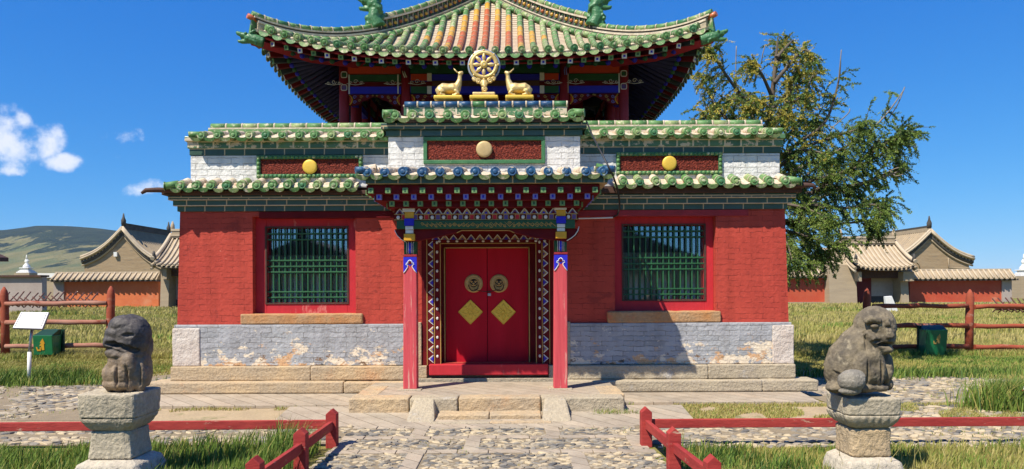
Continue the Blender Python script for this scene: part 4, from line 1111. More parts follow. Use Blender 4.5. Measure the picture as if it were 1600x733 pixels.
# padlock on the knocker rings
pl = P(765, 458, DD - .07)
L0 = empty('padlock', (pl.x, pl.y, pl.z - .02), 'small metal padlock hanging between the two brass door knockers', 'padlock')
mb = MB(); mb.box(pl.x - .026, pl.x + .026, pl.y - .012, pl.y + .012, pl.z - .045, pl.z, 'steel'); mb.build('lock_body', L0, bevel=.005)
mb = MB(); mb.tube([(pl.x - .017, pl.y, pl.z - .004), (pl.x - .017, pl.y, pl.z + .022), (pl.x, pl.y, pl.z + .034), (pl.x + .017, pl.y, pl.z + .022), (pl.x + .017, pl.y, pl.z - .004)], .005, 'dark_metal', 6); mb.build('shackle', L0)
mb = MB(); a_, b_ = P(741, 452, DD - .05), P(781, 452, DD - .05)
mb.tube([a_, a_.lerp(b_, .3) - Vector((0, .02, .030)), a_.lerp(b_, .62) - Vector((0, .02, .036)), b_], .006, 'dark_metal', 6); tag(mb.build('chain', None, org=tuple(a_)), 'short dark chain slung between the two brass door knockers', 'chain')

# ---- porch platform and steps
PT = empty('porch_platform', (-.35, 9.9, 0), 'low paved stone platform with a step in front of the red door', 'platform')
mb = MB(); zt_ = .25
mb.box(-2.02, 1.42, 9.58, 10.9, .0, zt_ - .004, 'paving_brick'); mb.build('paving', PT)
mb = MB()
def slab(mb, pxa, pxb, D0, D1, z0, z1, mat='stone_tan', sk=0): mb.box(PX(pxa, 630, D0), PX(pxb, 630, D0), D0, D1, z0, z1, mat)
slab(mb, 545, 639, 9.30, 9.60, .0, .252, 'stone_tan'); slab(mb, 640.5, 715, 9.29, 9.59, .0, .248, 'stone_grey'); slab(mb, 717, 845, 9.31, 9.60, .0, .254, 'stone_tan')
slab(mb, 847, 976, 9.32, 9.60, .0, .250, 'stone_grey')
mb.box(1.15, 1.46, 9.61, 10.4, 0, .252, 'stone_tan')
mb.box(-2.05, -1.75, 9.61, 10.5, 0, .253, 'stone_tan')
mb.build('edge_stone', PT, bevel=.018)
mb = MB(); slab(mb, 684, 764, 8.98, 9.29, .0, .095, 'stone_tan'); slab(mb, 765.5, 846, 8.985, 9.29, .0, .097, 'stone_tan'); mb.build('step', PT, bevel=.016)
mb = MB()
slab(mb, 672, 765, 8.80, 8.97, .0, .03, 'stone_grey'); slab(mb, 766, 862, 8.80, 8.97, .0, .034, 'stone_tan'); mb.build('step', PT, bevel=.008)
for a, b in ((636, 681), (846, 893)):
    x0_, x1_ = PX(a, 640, 9.0), PX(b, 640, 9.0)
    mb = MB(); mb.hexa([(x0_, 8.83, 0), (x1_, 8.83, 0), (x1_, 9.33, 0), (x0_, 9.33, 0)], [(x0_ + .03, 8.92, .05), (x1_ - .03, 8.92, .055), (x1_ - .05, 9.31, .262), (x0_ + .06, 9.31, .262)], 'stone_grey')
    mb.build('cheek_stone', PT, bevel=.02)

# ================================================================ UPPER PAVILION
Y0, HV, WU = 12.1, 3.4, 3.71            # front eave, half depth, half width
YC = Y0 + HV; XC = PX(754, 80, 12.1)
Z0 = PZ(757, 82, Y0)                    # eave height at mid span
PTs = [(0, 0), (.15, .17), (.5, .86), (.75, 1.50), (1, 2.25)]
def prof(t):
    # smooth concave rise
    t = max(t, 0.0)
    return 2.25 * (0.34 * t + 0.66 * t ** 1.75)
def lift(s, t): return .40 * abs(s) ** 3 * (1 - t) ** 1.3
def side_frame(k):
    """k: 0 front 1 right 2 back 3 left -> (halfwidth, depth, map(u, v, dz))"""
    W_, H_ = (WU, HV) if k % 2 == 0 else (HV, WU)
    def mp(u, v, dz=0.0, off=0.0):
        t = max(0, v / H_); s = min(1.0, abs(u) / W_)
        z = Z0 + (prof(t) if v >= 0 else v / H_ * .9) + lift(s, min(t, 1)) + dz
        fl = .05 * s ** 4 * (1 - min(t, 1)) ** 2      # corners sweep outward
        vv = v - fl
        if k == 0: return Vector((XC + u, YC - H_ + vv, z))
        if k == 2: return Vector((XC - u, YC + H_ - vv, z))
        if k == 1: return Vector((XC + W_ * 0 + WU - vv, YC + u, z))
        return Vector((XC - WU + vv, YC - u, z))
    return W_, H_, mp
roof = MB()
for k in range(4):
    W_, H_, mp = side_frame(k)
    nu, nv = 66, 16
    vs = []
    for j in range(nv + 1):
        t = j / nv; hw = W_ * (1 - t)
        for i in range(nu + 1): vs.append(mp(-hw + 2 * hw * i / nu, t * H_, .0))
    roof.add(vs, [(j * (nu + 1) + i, j * (nu + 1) + i + 1, (j + 1) * (nu + 1) + i + 1, (j + 1) * (nu + 1) + i) for j in range(nv) for i in range(nu)], 'pan_tiles', True)
    # board under the tiles' edge
    N = 66
    vs = []
    for i in range(N + 1):
        u = -W_ + 2 * W_ * i / N
        vs += [mp(u, .0, .0), mp(u, .02, -.05), mp(u, .5, -.07)]
    roof.add(vs, [(3 * i, 3 * i + 3, 3 * i + 4, 3 * i + 1) for i in range(N)], 'mortar', True)
roof.build('roof', T, recalc=False)
for k in range(4):
    W_, H_, mp = side_frame(k)
    n = 33; sp_ = 2 * W_ * .955 / n; rt = random.Random(40 + k); mb = MB()
    for i in range(n):
        u = (i - (n - 1) / 2) * sp_
        vmax = H_ * (1 - abs(u) / W_) - .12
        r_ = .056
        seg = .255
        v = -.03
        du = rt.uniform(-.008, .008)
        base_mat = rt.choice(['green_glaze', 'green_glaze', 'green_glaze_pale'])
        while v < vmax:
            e = min(v + seg, vmax)
            vm = (v + e) / 2
            if k == 0 or k == 2:
                a = abs(u) / .74 + abs(vm - 1.25) / 1.45; b = abs(u) / 1.12 + abs(vm - 1.35) / 1.75
                mt = 'orange_glaze' if a < 1 and vm > .3 else ('yellow_glaze' if b < 1 else base_mat)
            else: mt = base_mat
            p0 = mp(u + du, v, .045); p1 = mp(u + du, e - .014, .045)
            roof_n = 9
            mb.tube([p0, p1], [r_ * 1.04, r_ * .97], mt, roof_n, caps=(v < 0))
            p2 = mp(u + du, e + .006, .045)
            mb.tube([p1, p2], r_ * 1.10, 'mortar', roof_n, caps=False)
            v = e
        c0 = mp(u + du, -.035, .042); c1 = mp(u + du, .1, .045); nrm = (c0 - c1).normalized()
        dm = rt.choice(['green_glaze', 'green_glaze', 'green_glaze_pale', 'green_glaze_deep'])
        mb.disc(c0, nrm, r_ * 1.12, .014, dm, 14, dome=-.006); mb.disc(c0 + nrm * .008, nrm, r_ * .5, .008, dm, 8, dome=.006)
    for i in range(n + 1):
        u = (i - n / 2) * sp_
        if abs(u) > W_ * .97: continue
        vmax = H_ * (1 - abs(u) / W_)
        w_ = sp_ * .40; dm = rt.choice(GD)
        c0 = mp(u, -.03, .0); du_ = (mp(u + .05, -.03, 0) - mp(u - .05, -.03, 0)).normalized(); inn = (mp(u, .2, 0) - mp(u, 0, 0)).normalized(); dn = -du_.cross(inn).normalized()
        if dn.z > 0: dn = -dn
        vs = []
        for q in range(9):
            a = math.pi * q / 8; vs.append(c0 + du_ * (-w_ * math.cos(a)) + dn * (.008 + .082 * max(0, math.sin(a)) ** .8) - inn * (.03 * math.sin(a)))
        for q in (6, 4, 2): vs.append(c0 + du_ * (w_ * (q / 4 - 1)) + dn * (.024 * math.sin(math.pi * q / 8)))
        m2 = [p + inn * .014 for p in vs]; nn_ = len(vs)
        mb.add(vs + m2, [tuple(range(nn_)), tuple(range(2 * nn_ - 1, nn_ - 1, -1))] + [(q, (q + 1) % nn_, (q + 1) % nn_ + nn_, q + nn_) for q in range(nn_)], dm)
        # lumpy mortar collar under the tiles
        mb.ell(mp(u, .05, -.0), (.05, .045, .030), 'mortar', 7, 5)
    mb.build('tile_rows', T, recalc=False)
# hip ridges
def hip(k, s, side=1):
    """point of the hip between side k and its neighbour; s=1 corner, 0 centre"""
    W_, H_, mp = side_frame(k)
    return mp(side * W_ * s, H_ * (1 - s), 0)
def hipxy(sx, sy, s):
    t = 1 - s; fl = .05 * s ** 4 * (1 - t) ** 2
    return Vector((XC + sx * (WU * s + fl), YC + sy * (HV * s + fl), Z0 + prof(t) + lift(s, t)))
for sx, sy in ((-1, -1), (1, -1), (-1, 1), (1, 1)):
    mb = MB()
    nrm = Vector((-sy * HV / WU, sx, 0)); d_ = Vector((sx * WU, sy * HV, 0)).normalized(); sd_ = Vector((-d_.y, d_.x, 0))
    def strip(s0, s1, z_a, z_b, th, mt, N=24, zc=None):
        vs = []
        for i in range(N + 1):
            s = s0 + (s1 - s0) * i / N; p = hipxy(sx, sy, s)
            za_ = z_a(s) if callable(z_a) else z_a; zb_ = z_b(s) if callable(z_b) else z_b
            for q, zz in ((-1, za_), (1, za_), (1, zb_), (-1, zb_)): vs.append(p + sd_ * (th * q) + Vector((0, 0, zz)))
        fs = [(4 * i + q, 4 * i + (q + 1) % 4, 4 * i + 4 + (q + 1) % 4, 4 * i + 4 + q) for i in range(N) for q in range(4)] + [(0, 3, 2, 1), (4 * N, 4 * N + 1, 4 * N + 2, 4 * N + 3)]
        mb.add(vs, fs, mt)
    SB = .545                           # where the beast sits
    # outer, low part
    strip(.985, SB, -.02, .10, .07, 'stone_grey'); strip(.985, SB, .10, .135, .085, 'mortar')
    strip(.99, SB, .135, .17, .060, 'roof_far_dark')
    strip(.995, SB, .17, .195, .075, 'mortar')
    def roll(s0, s1, z, r, n, off=0.0, m_=None):
        for i in range(n):
            a, b = s0 + (s1 - s0) * i / n, s0 + (s1 - s0) * (i + 1) / n
            g_ = (b - a) * .04
            zz = z(a) if callable(z) else z; zz2 = z(b) if callable(z) else z
            p, q = hipxy(sx, sy, a + g_) + Vector((0, 0, zz)) + sd_ * off, hipxy(sx, sy, b - g_) + Vector((0, 0, zz2)) + sd_ * off
            mb.tube([p, q], r, m_ or GC[(i * 2) % 5] if i % 5 else 'green_glaze', 10)
            mb.tube([q - (q - p) * .02, q + (q - p) * .09], r * 1.15, 'mortar', 10)
    roll(1.0, SB + .02, .235, .05, 11)
    # inner, tall part with a moulded frieze
    strip(SB, .0, -.02, .10, .08, 'stone_grey'); strip(SB, .0, .10, .125, .10, 'mortar')
    strip(SB, .0, .125, .31, .055, 'roof_far_dark')
    strip(SB, .0, .31, .345, .10, 'mortar')
    n = 22
    for i in range(n):
        s = SB - .03 - (SB - .03) * i / n; p = hipxy(sx, sy, s) + Vector((0, 0, .215))
        for q in (-1, 1):
            b_ = p + sd_ * (q * .06)
            mb.ell(b_, (.035, .035, .035), ('orange_glaze', 'yellow_glaze', 'mortar')[i % 3] if i % 2 else 'yellow_glaze', 7, 5)
            mb.tube([p + sd_ * (q * .06) + d_ * .07 + Vector((0, 0, -.08)), p + sd_ * (q * .06) + d_ * .07 + Vector((0, 0, .085))], .009, 'mortar', 5)
            for w2 in (-1, 1): mb.ell(b_ + d_ * .035 * w2 + Vector((0, 0, .045 * w2)), (.024, .024, .02), 'green_glaze_deep', 6, 4)
    roll(SB - .01, .02, .39, .05, 14)
    mb.build('hip_ridge', T, recalc=False)
    # round edge tiles running down beside the ridge, on the slopes
    mb = MB()
    for kk, sgn in (((0, sx) if sy < 0 else (2, -sx)), ((3, 1 if sy < 0 else -1) if sx < 0 else (1, -1 if sy < 0 else 1))):
        W_, H_, mp = side_frame(kk)
        n = 30
        for i in range(n):
            a, b = 1 - i / n, 1 - (i + 1) / n
            if b < 0.0: break
            u0, u1 = sgn * (W_ * a - .17), sgn * (W_ * (b + .003) - .17)
            v0, v1 = H_ * (1 - a) , H_ * (1 - b)
            if abs(u1) < .02 or u0 * sgn < 0.05: break
            p, q = mp(u0, max(v0, .02), .07), mp(u1, v1, .07)
            mb.tube([p, p.lerp(q, .93)], .055, ['green_glaze', 'green_glaze_pale', 'green_glaze'][i % 3], 10)
            mb.tube([p.lerp(q, .93), q], .062, 'mortar', 10)
    mb.build('verge_tiles', T, recalc=False)
# knob on the roof peak
mb = MB(); pk = hipxy(1, 1, 0)
mb.tube([pk + Vector((0, 0, z)) for z in (0, .35, .45, .5, .7, .85, 1.0, 1.15, 1.5)], [.35, .3, .2, .28, .36, .28, .14, .1, .02], 'green_glaze', 20); mb.build('roof_finial', T)

# glazed beasts on the hips and at the corners
def beast(p, d, sc, name, head_only=False):
    """open-mouthed dragon: d points the way it looks"""
    d = Vector(d).normalized(); up = Vector((0, 0, 1)); s_ = d.cross(up).normalized()
    def L(a, b, c=0): return Vector(p) + (d * a + up * b + s_ * c) * sc
    mb = MB()
    if not head_only:
        mb.tube([L(-.10, -.12), L(-.02, .02), L(-.05, .14), L(-.10, .25)], [.13 * sc, .12 * sc, .11 * sc, .09 * sc], 'green_glaze_deep', 12)
        mb.ell(L(.08, .02), (.06 * sc,) * 3, 'green_glaze_deep'); mb.ell(L(.06, -.09), (.07 * sc,) * 3, 'green_glaze_deep')
        for q in range(5): mb.ell(L(-.18 + .015 * q, -.06 + .10 * q), (.045 * sc,) * 3, 'green_glaze_deep')
        for q in range(3): mb.ell(L(.10 - .02 * q, -.02 + .06 * q, .07), (.03 * sc,) * 3, 'green_glaze_deep')
        hb = (-.02, .27)
    else:
        mb.tube([L(-.30, -.06), L(-.12, -.02), L(0, .0)], [.12 * sc, .12 * sc, .11 * sc], 'green_glaze_deep', 12)
        hb = (0, 0)
    a, b = hb
    mb.ell(L(a, b), (.12 * sc, .11 * sc, .11 * sc), 'green_glaze_deep')
    mb.tube([L(a + .05, b + .035), L(a + .16, b + .06), L(a + .25, b + .09), L(a + .28, b + .12)], [.08 * sc, .06 * sc, .045 * sc, .022 * sc], 'green_glaze_deep', 10)   # upper jaw, curling
    mb.tube([L(a + .03, b - .06), L(a + .14, b - .09), L(a + .23, b - .085), L(a + .25, b - .055)], [.06 * sc, .045 * sc, .035 * sc, .018 * sc], 'green_glaze_deep', 10)  # lower jaw
    for c in (-.07, .07):
        mb.ell(L(a + .07, b + .09, c), (.032 * sc,) * 3, 'green_glaze_deep')
        mb.tube([L(a - .02, b + .09, c), L(a - .10, b + .16, c), L(a - .16, b + .17, c * 1.2)], [.035 * sc, .025 * sc, .012 * sc], 'green_glaze_deep', 8)
        mb.tube([L(a - .02, b - .04, c), L(a - .12, b - .09, c * 1.3), L(a - .15, b - .17, c * 1.2)], [.045 * sc, .03 * sc, .012 * sc], 'green_glaze_deep', 8)
        mb.tube([L(a + .19, b + .07, c * .5), L(a + .20, b + .0, c * .5)], [.018 * sc, .008 * sc], 'green_glaze_deep', 6)
    mb.tube([L(a + .1, b - .03), L(a + .2, b - .01)], [.03 * sc, .012 * sc], 'green_glaze_deep', 6)
    o_ = organic(mb, .010 * sc * 1.3, 2, .016 * sc, .03)
    return o_.build(name, T, recalc=False)
for sx, sy in ((-1, -1), (1, -1), (-1, 1), (1, 1)):
    p = hipxy(sx, sy, .555)
    beast(p + Vector((sx * .02, 0, .36)), (sx, sy * .12 , 0), 1.05, 'ridge_dragon')
    c = hipxy(sx, sy, 1.0)
    beast(c + Vector((sx * .03, sy * .0, -.17)), (sx, sy * .18, .04), .74, 'corner_dragon', True)
    mb = MB(); q0, q1 = hipxy(sx, sy, .80) + Vector((0, 0, -.26)), hipxy(sx, sy, 1.0) + Vector((0, 0, -.20))
    mb.tube([hipxy(sx, sy, .6) + Vector((0, 0, -.42)), q0, q1], [.09, .09, .085], 'red_paint_dark', 4, smooth=False)
    e0_, e1_ = hipxy(sx, sy, .995), hipxy(sx, sy, 1.01)
    mb.hexa([e0_ + Vector((-.05 * sx, .07, -.10)), e0_ + Vector((.02 * sx, -.07, -.10)), e0_ + Vector((.08 * sx, .0, -.10)), e0_ + Vector((.02 * sx, .09, -.10))], [e0_ + Vector((-.05 * sx, .06, .13)), e0_ + Vector((.0, -.06, .13)), e0_ + Vector((.04 * sx, .0, .13)), e0_ + Vector((.0, .08, .13))], 'green_glaze')
    mb.tube([hipxy(sx, sy, .985) + Vector((0, 0, .16)), hipxy(sx, sy, 1.012) + Vector((0, 0, .165))], .045, 'orange_glaze', 10)
    mb.build('hip_beam', T)

# columns, beams, rafters
YCOL = 13.45; YCB = 2 * YC - YCOL
colx = [PX(538, 170, YCOL), PX(635, 170, YCOL), PX(882, 170, YCOL), PX(975, 170, YCOL)]
ztop = PZ(757, 100, YCOL); zfl = PZ(757, 200, YCOL) - .6
def column(x, y, r=.088, zt=None):
    mb = MB(); mb.tube([(x, y, zfl), (x, y, zt or ztop)], r, 'red_paint_dark', 16); mb.build('pavilion_column', T)
for x in colx:
    column(x, YCOL); column(x, YCB)
for yy in (14.6, YC, 2 * YC - 14.6):
    for x in (colx[0], colx[3]): column(x, yy)
for x in (PX(555, 170, 14.5), PX(955, 170, 14.5)): column(x, 14.5, .08)
def zc(py): return PZ(757, py, YCOL)
BEAMS = ((92, 105, 'green_paint', .05), (105, 116, 'orange_paint', .07), (117, 127, 'green_paint', .045), (128, 135.5, 'maroon_paint', .02), (136, 147, 'blue_paint', .055))
def beams_between(x0, x1, y, along='x', mid=False, front=True):
    for (a, b, mt, th) in BEAMS:
        za_, zb_ = zc(b), zc(a)
        if mid and mt == 'orange_paint': mt = 'green_paint'
        if mid and a == 117: mt = 'blue_paint'
        mb = MB()
        if along == 'x': mb.box(x0, x1, y - th, y + th, za_ + .002, zb_, mt)
        else: mb.box(y - th, y + th, x0, x1, za_ + .002, zb_, mt)
        mb.build('tie_beam', T)
for yb in (YCOL, YCB):
    for i in range(3): beams_between(colx[i] + .085, colx[i + 1] - .085, yb, mid=(i == 1))
for xb in (colx[0], colx[3]):
    for ya, yb in ((YCOL + .085, 14.51), (14.69, YC - .09), (YC + .09, 2 * YC - 14.69), (2 * YC - 14.51, YCB - .085)): beams_between(ya, yb, xb, 'y')
# painted ornaments on the beams
mb = MB(); yf = YCOL - .10
def cloudscroll(px, py, s=1):
    mb = MB(); c = P(px, py, yf); c.z = PZ(757, py, yf)
    for o_, r_ in ((-.10, .034), (0, .045), (.10, .034)): scroll(mb, c.x + o_ * s, c.z + (.012 if o_ == 0 else -.008), yf, r_, 1.2, 'white_paint', .005, 0, s)
    mb.tube([(c.x - .16, yf, c.z - .02), (c.x, yf, c.z - .045), (c.x + .16, yf, c.z - .02)], .005, 'white_paint', 5); mb.build('cloud_scroll', T)
for px, s in ((522, -1), (556, 1), (614, -1), (652, 1), (865, -1), (900, 1), (955, -1), (992, 1)): cloudscroll(px, 128 if px > 530 and px < 985 else 128, s)
for pxc in (538, 975):
    for py in (116, 136):
        mb = MB(); c = P(pxc, py, YCOL - .09); c.z = PZ(757, py, YCOL - .09); q = .052
        pts = [(c.x + q * math.copysign(abs(math.cos(a)) ** .5, math.cos(a)), YCOL - .098, c.z + q * math.copysign(abs(math.sin(a)) ** .5, math.sin(a))) for a in [2 * math.pi * k / 16 for k in range(17)]]
        mb.tube(pts, .008, 'white_paint', 5); mb.box(c.x - .035, c.x + .035, YCOL - .095, YCOL - .06, c.z - .035, c.z + .035, 'green_paint' if py == 116 else 'purple_paint'); mb.build('ring_ornament', T)
for px, py0, py1 in ((547, 117, 147), (623, 117, 147), (887, 117, 147), (967, 117, 147)):
    mb = MB(); x = PX(px, 130, YCOL); mb.box(x - .012, x + .012, YCOL - .062, YCOL - .05, zc(py1), zc(py0), 'white_paint'); mb.build('white_band', T)
for px in (672, 847):
    for a, b in ((116, 128), (136, 148)): mb = MB(); x = PX(px, 130, YCOL); mb.box(x - .04, x + .04, YCOL - .085, YCOL - .05, zc(b), zc(a), 'white_paint'); mb.build('white_band', T)
for px0, px1 in ((643, 668), (851, 873)):
    mb = MB()
    mb.box(PX(px0, 120, YCOL), PX(px1, 120, YCOL), YCOL - .075, YCOL - .05, zc(127), zc(117), 'orange_paint')
    mb.box(PX(px0, 120, YCOL), PX(px1, 120, YCOL), YCOL - .075, YCOL - .05, zc(147), zc(136.5), 'green_paint'); mb.build('colour_block', T)
mb = MB()
mb.box(PX(676, 120, YCOL), PX(843, 120, YCOL), YCOL - .064, YCOL - .04, zc(135.5), zc(127.5), 'old_wood'); mb.build('middle_rail', T); mb = MB()
for d_ in (-.02, .01): mb.tube([P(631 + d_ * 100, 111, YCOL - .1), P(633 + d_ * 100, 117, YCOL - .1), P(635 + d_ * 100, 121, YCOL - .1)], .010, 'white_paint', 5)
mb.build('painted_stripes', T); mb = MB()
for d_ in (-.02, .01): mb.tube([P(886 + d_ * 100, 104, YCOL - .1), P(884 + d_ * 100, 110, YCOL - .1), P(885 + d_ * 100, 117, YCOL - .1)], .010, 'blue_paint_pale', 5)
mb.build('painted_stripes', T)
# carved spandrels with painted scrolls
def spandrel(xa, d, length, y):
    mb = MB(); z0_ = zc(147.5)
    def Zd(f): return z0_ - f
    pts = [(xa, Zd(0)), (xa + d * length, Zd(0)), (xa + d * length * .95, Zd(.03)), (xa + d * length * .75, Zd(.05)), (xa + d * length * .6, Zd(.10)), (xa + d * length * .45, Zd(.12)), (xa + d * length * .35, Zd(.17)), (xa + d * length * .18, Zd(.20)), (xa, Zd(.20))]
    mb.prism(pts, y - .02, y + .02, 'maroon_paint')
    yy = y - .026
    mb.tube([(xa + d * .02, yy, Zd(.01)), (xa + d * .06, yy, Zd(.06)), (xa + d * .07, yy, Zd(.10)), (xa + d * .055, yy, Zd(.14)), (xa + d * .02, yy, Zd(.19))], .013, 'yellow_paint', 6)
    mb.tube([(xa + d * .03, yy, Zd(.05)), (xa + d * .035, yy, Zd(.10)), (xa + d * .03, yy, Zd(.15))], .02, 'orange_paint', 6)
    for fx, fz, r_, mt in ((.20, .05, .035, 'blue_paint_pale'), (.20, .14, .035, 'blue_paint_pale'), (.42, .045, .032, 'gold_paint'), (.36, .11, .025, 'gold_paint'), (.62, .035, .024, 'blue_paint_pale'), (.80, .02, .016, 'gold_paint')):
        scroll(mb, xa + d * length * fx, Zd(fz), yy, r_, 1.3, mt, .0065, 0, d)
    mb.build('spandrel', T)
for i, j in ((0, 1), (1, 2), (2, 3)):
    for yb in (YCOL, YCB):
        spandrel(colx[i] + .088, 1, .55 if i != 1 else .62, yb); spandrel(colx[j] - .088, -1, .55 if i != 1 else .62, yb)
# rafters under all four eaves
mbf, mbr, mbe, mbs = MB(), MB(), MB(), MB()
RX, RY = 2.62, YC - YCOL + .05
ends_m = (('white_paint', 'blue_paint'), ('green_paint_pale', 'green_paint'))
for k in range(4):
    W_, H_, mp = side_frame(k)
    inW = RX if k % 2 == 0 else RY; inV = (H_ - RY) if k % 2 == 0 else (H_ - RX)
    n = 32
    zin = zc(96)
    for i in range(n):
        u = (i - (n - 1) / 2) * (2 * W_ * .96 / n)
        s = abs(u) / W_
        ui = max(-inW, min(inW, u))
        if abs(u) > inW: ui = math.copysign(inW, u)
        e0 = mp(u, .10, -.16)
        inner = mp(ui, inV, 0); inner.z = zin + .10
        mid = mp(u + (ui - u) * .45, .10 + (inV - .10) * .45, 0); mid.z = e0.z + (inner.z - e0.z) * .45 - .01
        d = (mid - e0).normalized(); sdv = d.cross(Vector((0, 0, 1))).normalized(); uv = sdv.cross(d).normalized()
        def bar(mb, a, b, h, mt):
            lo = [a - sdv * h - uv * h, a + sdv * h - uv * h, b + sdv * h - uv * h, b - sdv * h - uv * h]
            mb.hexa(lo, [p + uv * 2 * h for p in lo], mt)
        if k == 0: sv_ = (mbf, mbr, mbe); mbf, mbr, mbe = MB(), MB(), MB(); mbr_e = MB()
        else: mbr_e = mbe
        bar(mbf, e0, mid, .040, 'soffit_dark' if i % 2 else 'maroon_paint')
        c1, c2 = ends_m[i % 2]
        bar(mbe, e0 - d * .012, e0 + d * .002, .041, c1)
        bar(mbe, e0 - d * .017, e0 - d * .006, .018, c2)
        # round rafter, further in and lower
        m0 = e0.lerp(inner, .27) + Vector((0, 0, -.100)); 
        mbr.tube([m0, inner + Vector((0, 0, -.02))], .040, 'soffit_blue', 8)
        mbr_e.ell(m0, (.046, .046, .046), ('green_paint', 'blue_paint')[i % 2], 8, 6)
        if k == 0:
            fo = mbf.build('flying_rafter', T); mbe.build('painted_end', fo); ro = mbr.build('round_rafter', T); mbr_e.build('painted_knob', ro)
            mbf, mbr, mbe = sv_
    N = 40
    vs = []
    for i in range(N + 1):
        u = -W_ * .985 + 2 * W_ * .985 * i / N; ui = max(-inW, min(inW, u))
        a = mp(u, .04, -.075); b = mp(u, .05, -.125); c = mp(u, .13, -.115); d2 = mp(ui, inV, 0); d2.z = zin + .17
        c_mid = c.lerp(d2, .3) 
        vs += [a, b, c, c_mid, d2]
    mbs.add(vs, [(5 * i, 5 * i + 5, 5 * i + 6, 5 * i + 1) for i in range(N)], 'maroon_paint', True)
    mbs.add(vs, [(5 * i + q, 5 * i + 5 + q, 5 * i + 6 + q, 5 * i + 1 + q) for i in range(N) for q in (1, 2, 3)], 'soffit_dark', True)
    # fascia strip above the round rafters
    pts = []
    for i in range(N + 1):
        u = -W_ * .96 + 2 * W_ * .96 * i / N; ui = max(-inW, min(inW, u)); e0 = mp(u, .10, -.16); inner = mp(ui, inV, 0); inner.z = zin + .10
        pts.append(e0.lerp(inner, .245) + Vector((0, 0, -.045)))
    mbs.tube(pts, .018, 'red_paint_dark', 4, smooth=False)
for b_, nm_ in ((mbf, 'flying_rafters'), (mbr, 'round_rafters'), (mbe, 'rafter_ends')): b_.build(nm_, T)['kind'] = 'stuff'
mbs.build('soffit', T, recalc=False)
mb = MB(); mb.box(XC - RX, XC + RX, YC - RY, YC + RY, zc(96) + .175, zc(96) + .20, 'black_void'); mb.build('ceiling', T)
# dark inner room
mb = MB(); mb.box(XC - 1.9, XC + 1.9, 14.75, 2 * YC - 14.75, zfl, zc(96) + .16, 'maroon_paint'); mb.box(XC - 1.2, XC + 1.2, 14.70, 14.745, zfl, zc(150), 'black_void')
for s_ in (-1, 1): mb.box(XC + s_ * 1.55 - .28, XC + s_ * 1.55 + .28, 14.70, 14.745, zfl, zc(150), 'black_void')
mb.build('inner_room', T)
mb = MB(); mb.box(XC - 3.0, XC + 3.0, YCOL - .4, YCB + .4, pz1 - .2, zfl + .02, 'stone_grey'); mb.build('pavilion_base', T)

# ================================================================ GOLD WHEEL AND DEER
DG2 = 11.06
ztopc = PZ(757, 157.2, DG2)
def deer(px0, px1, facing, label):
    """facing +1 looks to the right of the picture"""
    xc = PX((px0 + px1) / 2, 154, DG2)
    root = empty('deer_statue', (xc, DG2, ztopc - .0), label, 'deer statue', 'gilded deer beside the wheel')
    mb = MB(); hw = (px1 - px0) / 2 * DG2 / F
    mb.box(xc - hw, xc + hw, DG2 - .12, DG2 + .12, ztopc, ztopc + .058, 'yellow_disc'); mb.build('base', root, bevel=.018)
    def q(px, py, dy=0): # pixel coordinates of the left deer
        x = (px - 701) * DG2 / F * facing + xc
        return Vector((x, DG2 + dy, ztopc + (151.5 - py) * DG2 / F + .056))
    mb = MB()
    mb.tube([q(686, 140), q(692, 138.5), q(702, 139), q(710, 138.5), q(715, 136)], [.055, .082, .078, .082, .06], 'gold', 14)
    mb.ell(q(687.5, 142.5, .0), (.055, .075, .085), 'gold')
    mb.tube([q(712, 140), q(716, 133), q(718.5, 126), q(719, 120), q(719.5, 116)], [.080, .056, .038, .031, .030], 'gold', 12)
    mb.tube([q(717.5, 116.5), q(720, 115), q(722.5, 113.4), q(724, 112.6)], [.038, .036, .026, .018], 'gold', 10)
    for s in (-1, 1):
        mb.tube([q(712, 143, s * .05), q(717, 147.5, s * .06), q(712, 150, s * .06), q(707, 149.8, s * .06)], [.036, .025, .02, .016], 'gold', 8)
        mb.tube([q(714, 142, s * .045), q(716, 148, s * .03), q(717, 150.5, s * .03)], [.03, .02, .018], 'gold', 8)
        mb.tube([q(688, 144, s * .06), q(693, 146, s * .075), q(689, 149.5, s * .08), q(697, 150.4, s * .08)], [.045, .036, .024, .016], 'gold', 8)
    mb.ell(q(682.5, 141), (.02, .02, .03), 'gold')
    organic(mb, .0085, 2, .004, .03).build('body', root, recalc=False)
    mb = MB()
    for s in (-1, 1):
        mb.tube([q(718, 114.5, s * .010), q(714.5, 112.6, s * .018), q(709.5, 107.5, s * .022)], [.009, .008, .003], 'gold', 7)
    mb.build('ear', root)
deer(679, 723, 1, 'gilded kneeling deer left of the wheel, gazing up to the right')
deer(790, 834, -1, 'gilded kneeling deer right of the wheel, gazing up to the left')
wx = PX(756.5, 101, DG2); wz = PZ(756.5, 101.5, DG2); u_ = DG2 / F
WH = empty('dharma_wheel', (wx, DG2, ztopc), 'gilded eight-spoked wheel with blue ground on a stepped gold base', 'wheel ornament')
mb = MB()
mb.box(wx - 22 * u_, wx + 22 * u_, DG2 - .13, DG2 + .13, ztopc, ztopc + 5.5 * u_, 'yellow_disc'); mb.box(wx - 17.5 * u_, wx + 17.5 * u_, DG2 - .10, DG2 + .10, ztopc + 5.5 * u_, ztopc + 11 * u_, 'gold')
mb.build('base', WH, bevel=.014)
mb = MB(); mb.disc((wx, DG2 + .022, wz), (0, -1, 0), 19 * u_, .02, 'wheel_blue', 40); mb.build('blue_ground', WH)
mb = MB(); pts = [(wx + 24 * u_ * math.cos(2 * math.pi * k / 48), DG2 + .03, wz - .8 * u_ + 24.2 * u_ * math.sin(2 * math.pi * k / 48)) for k in range(49)]
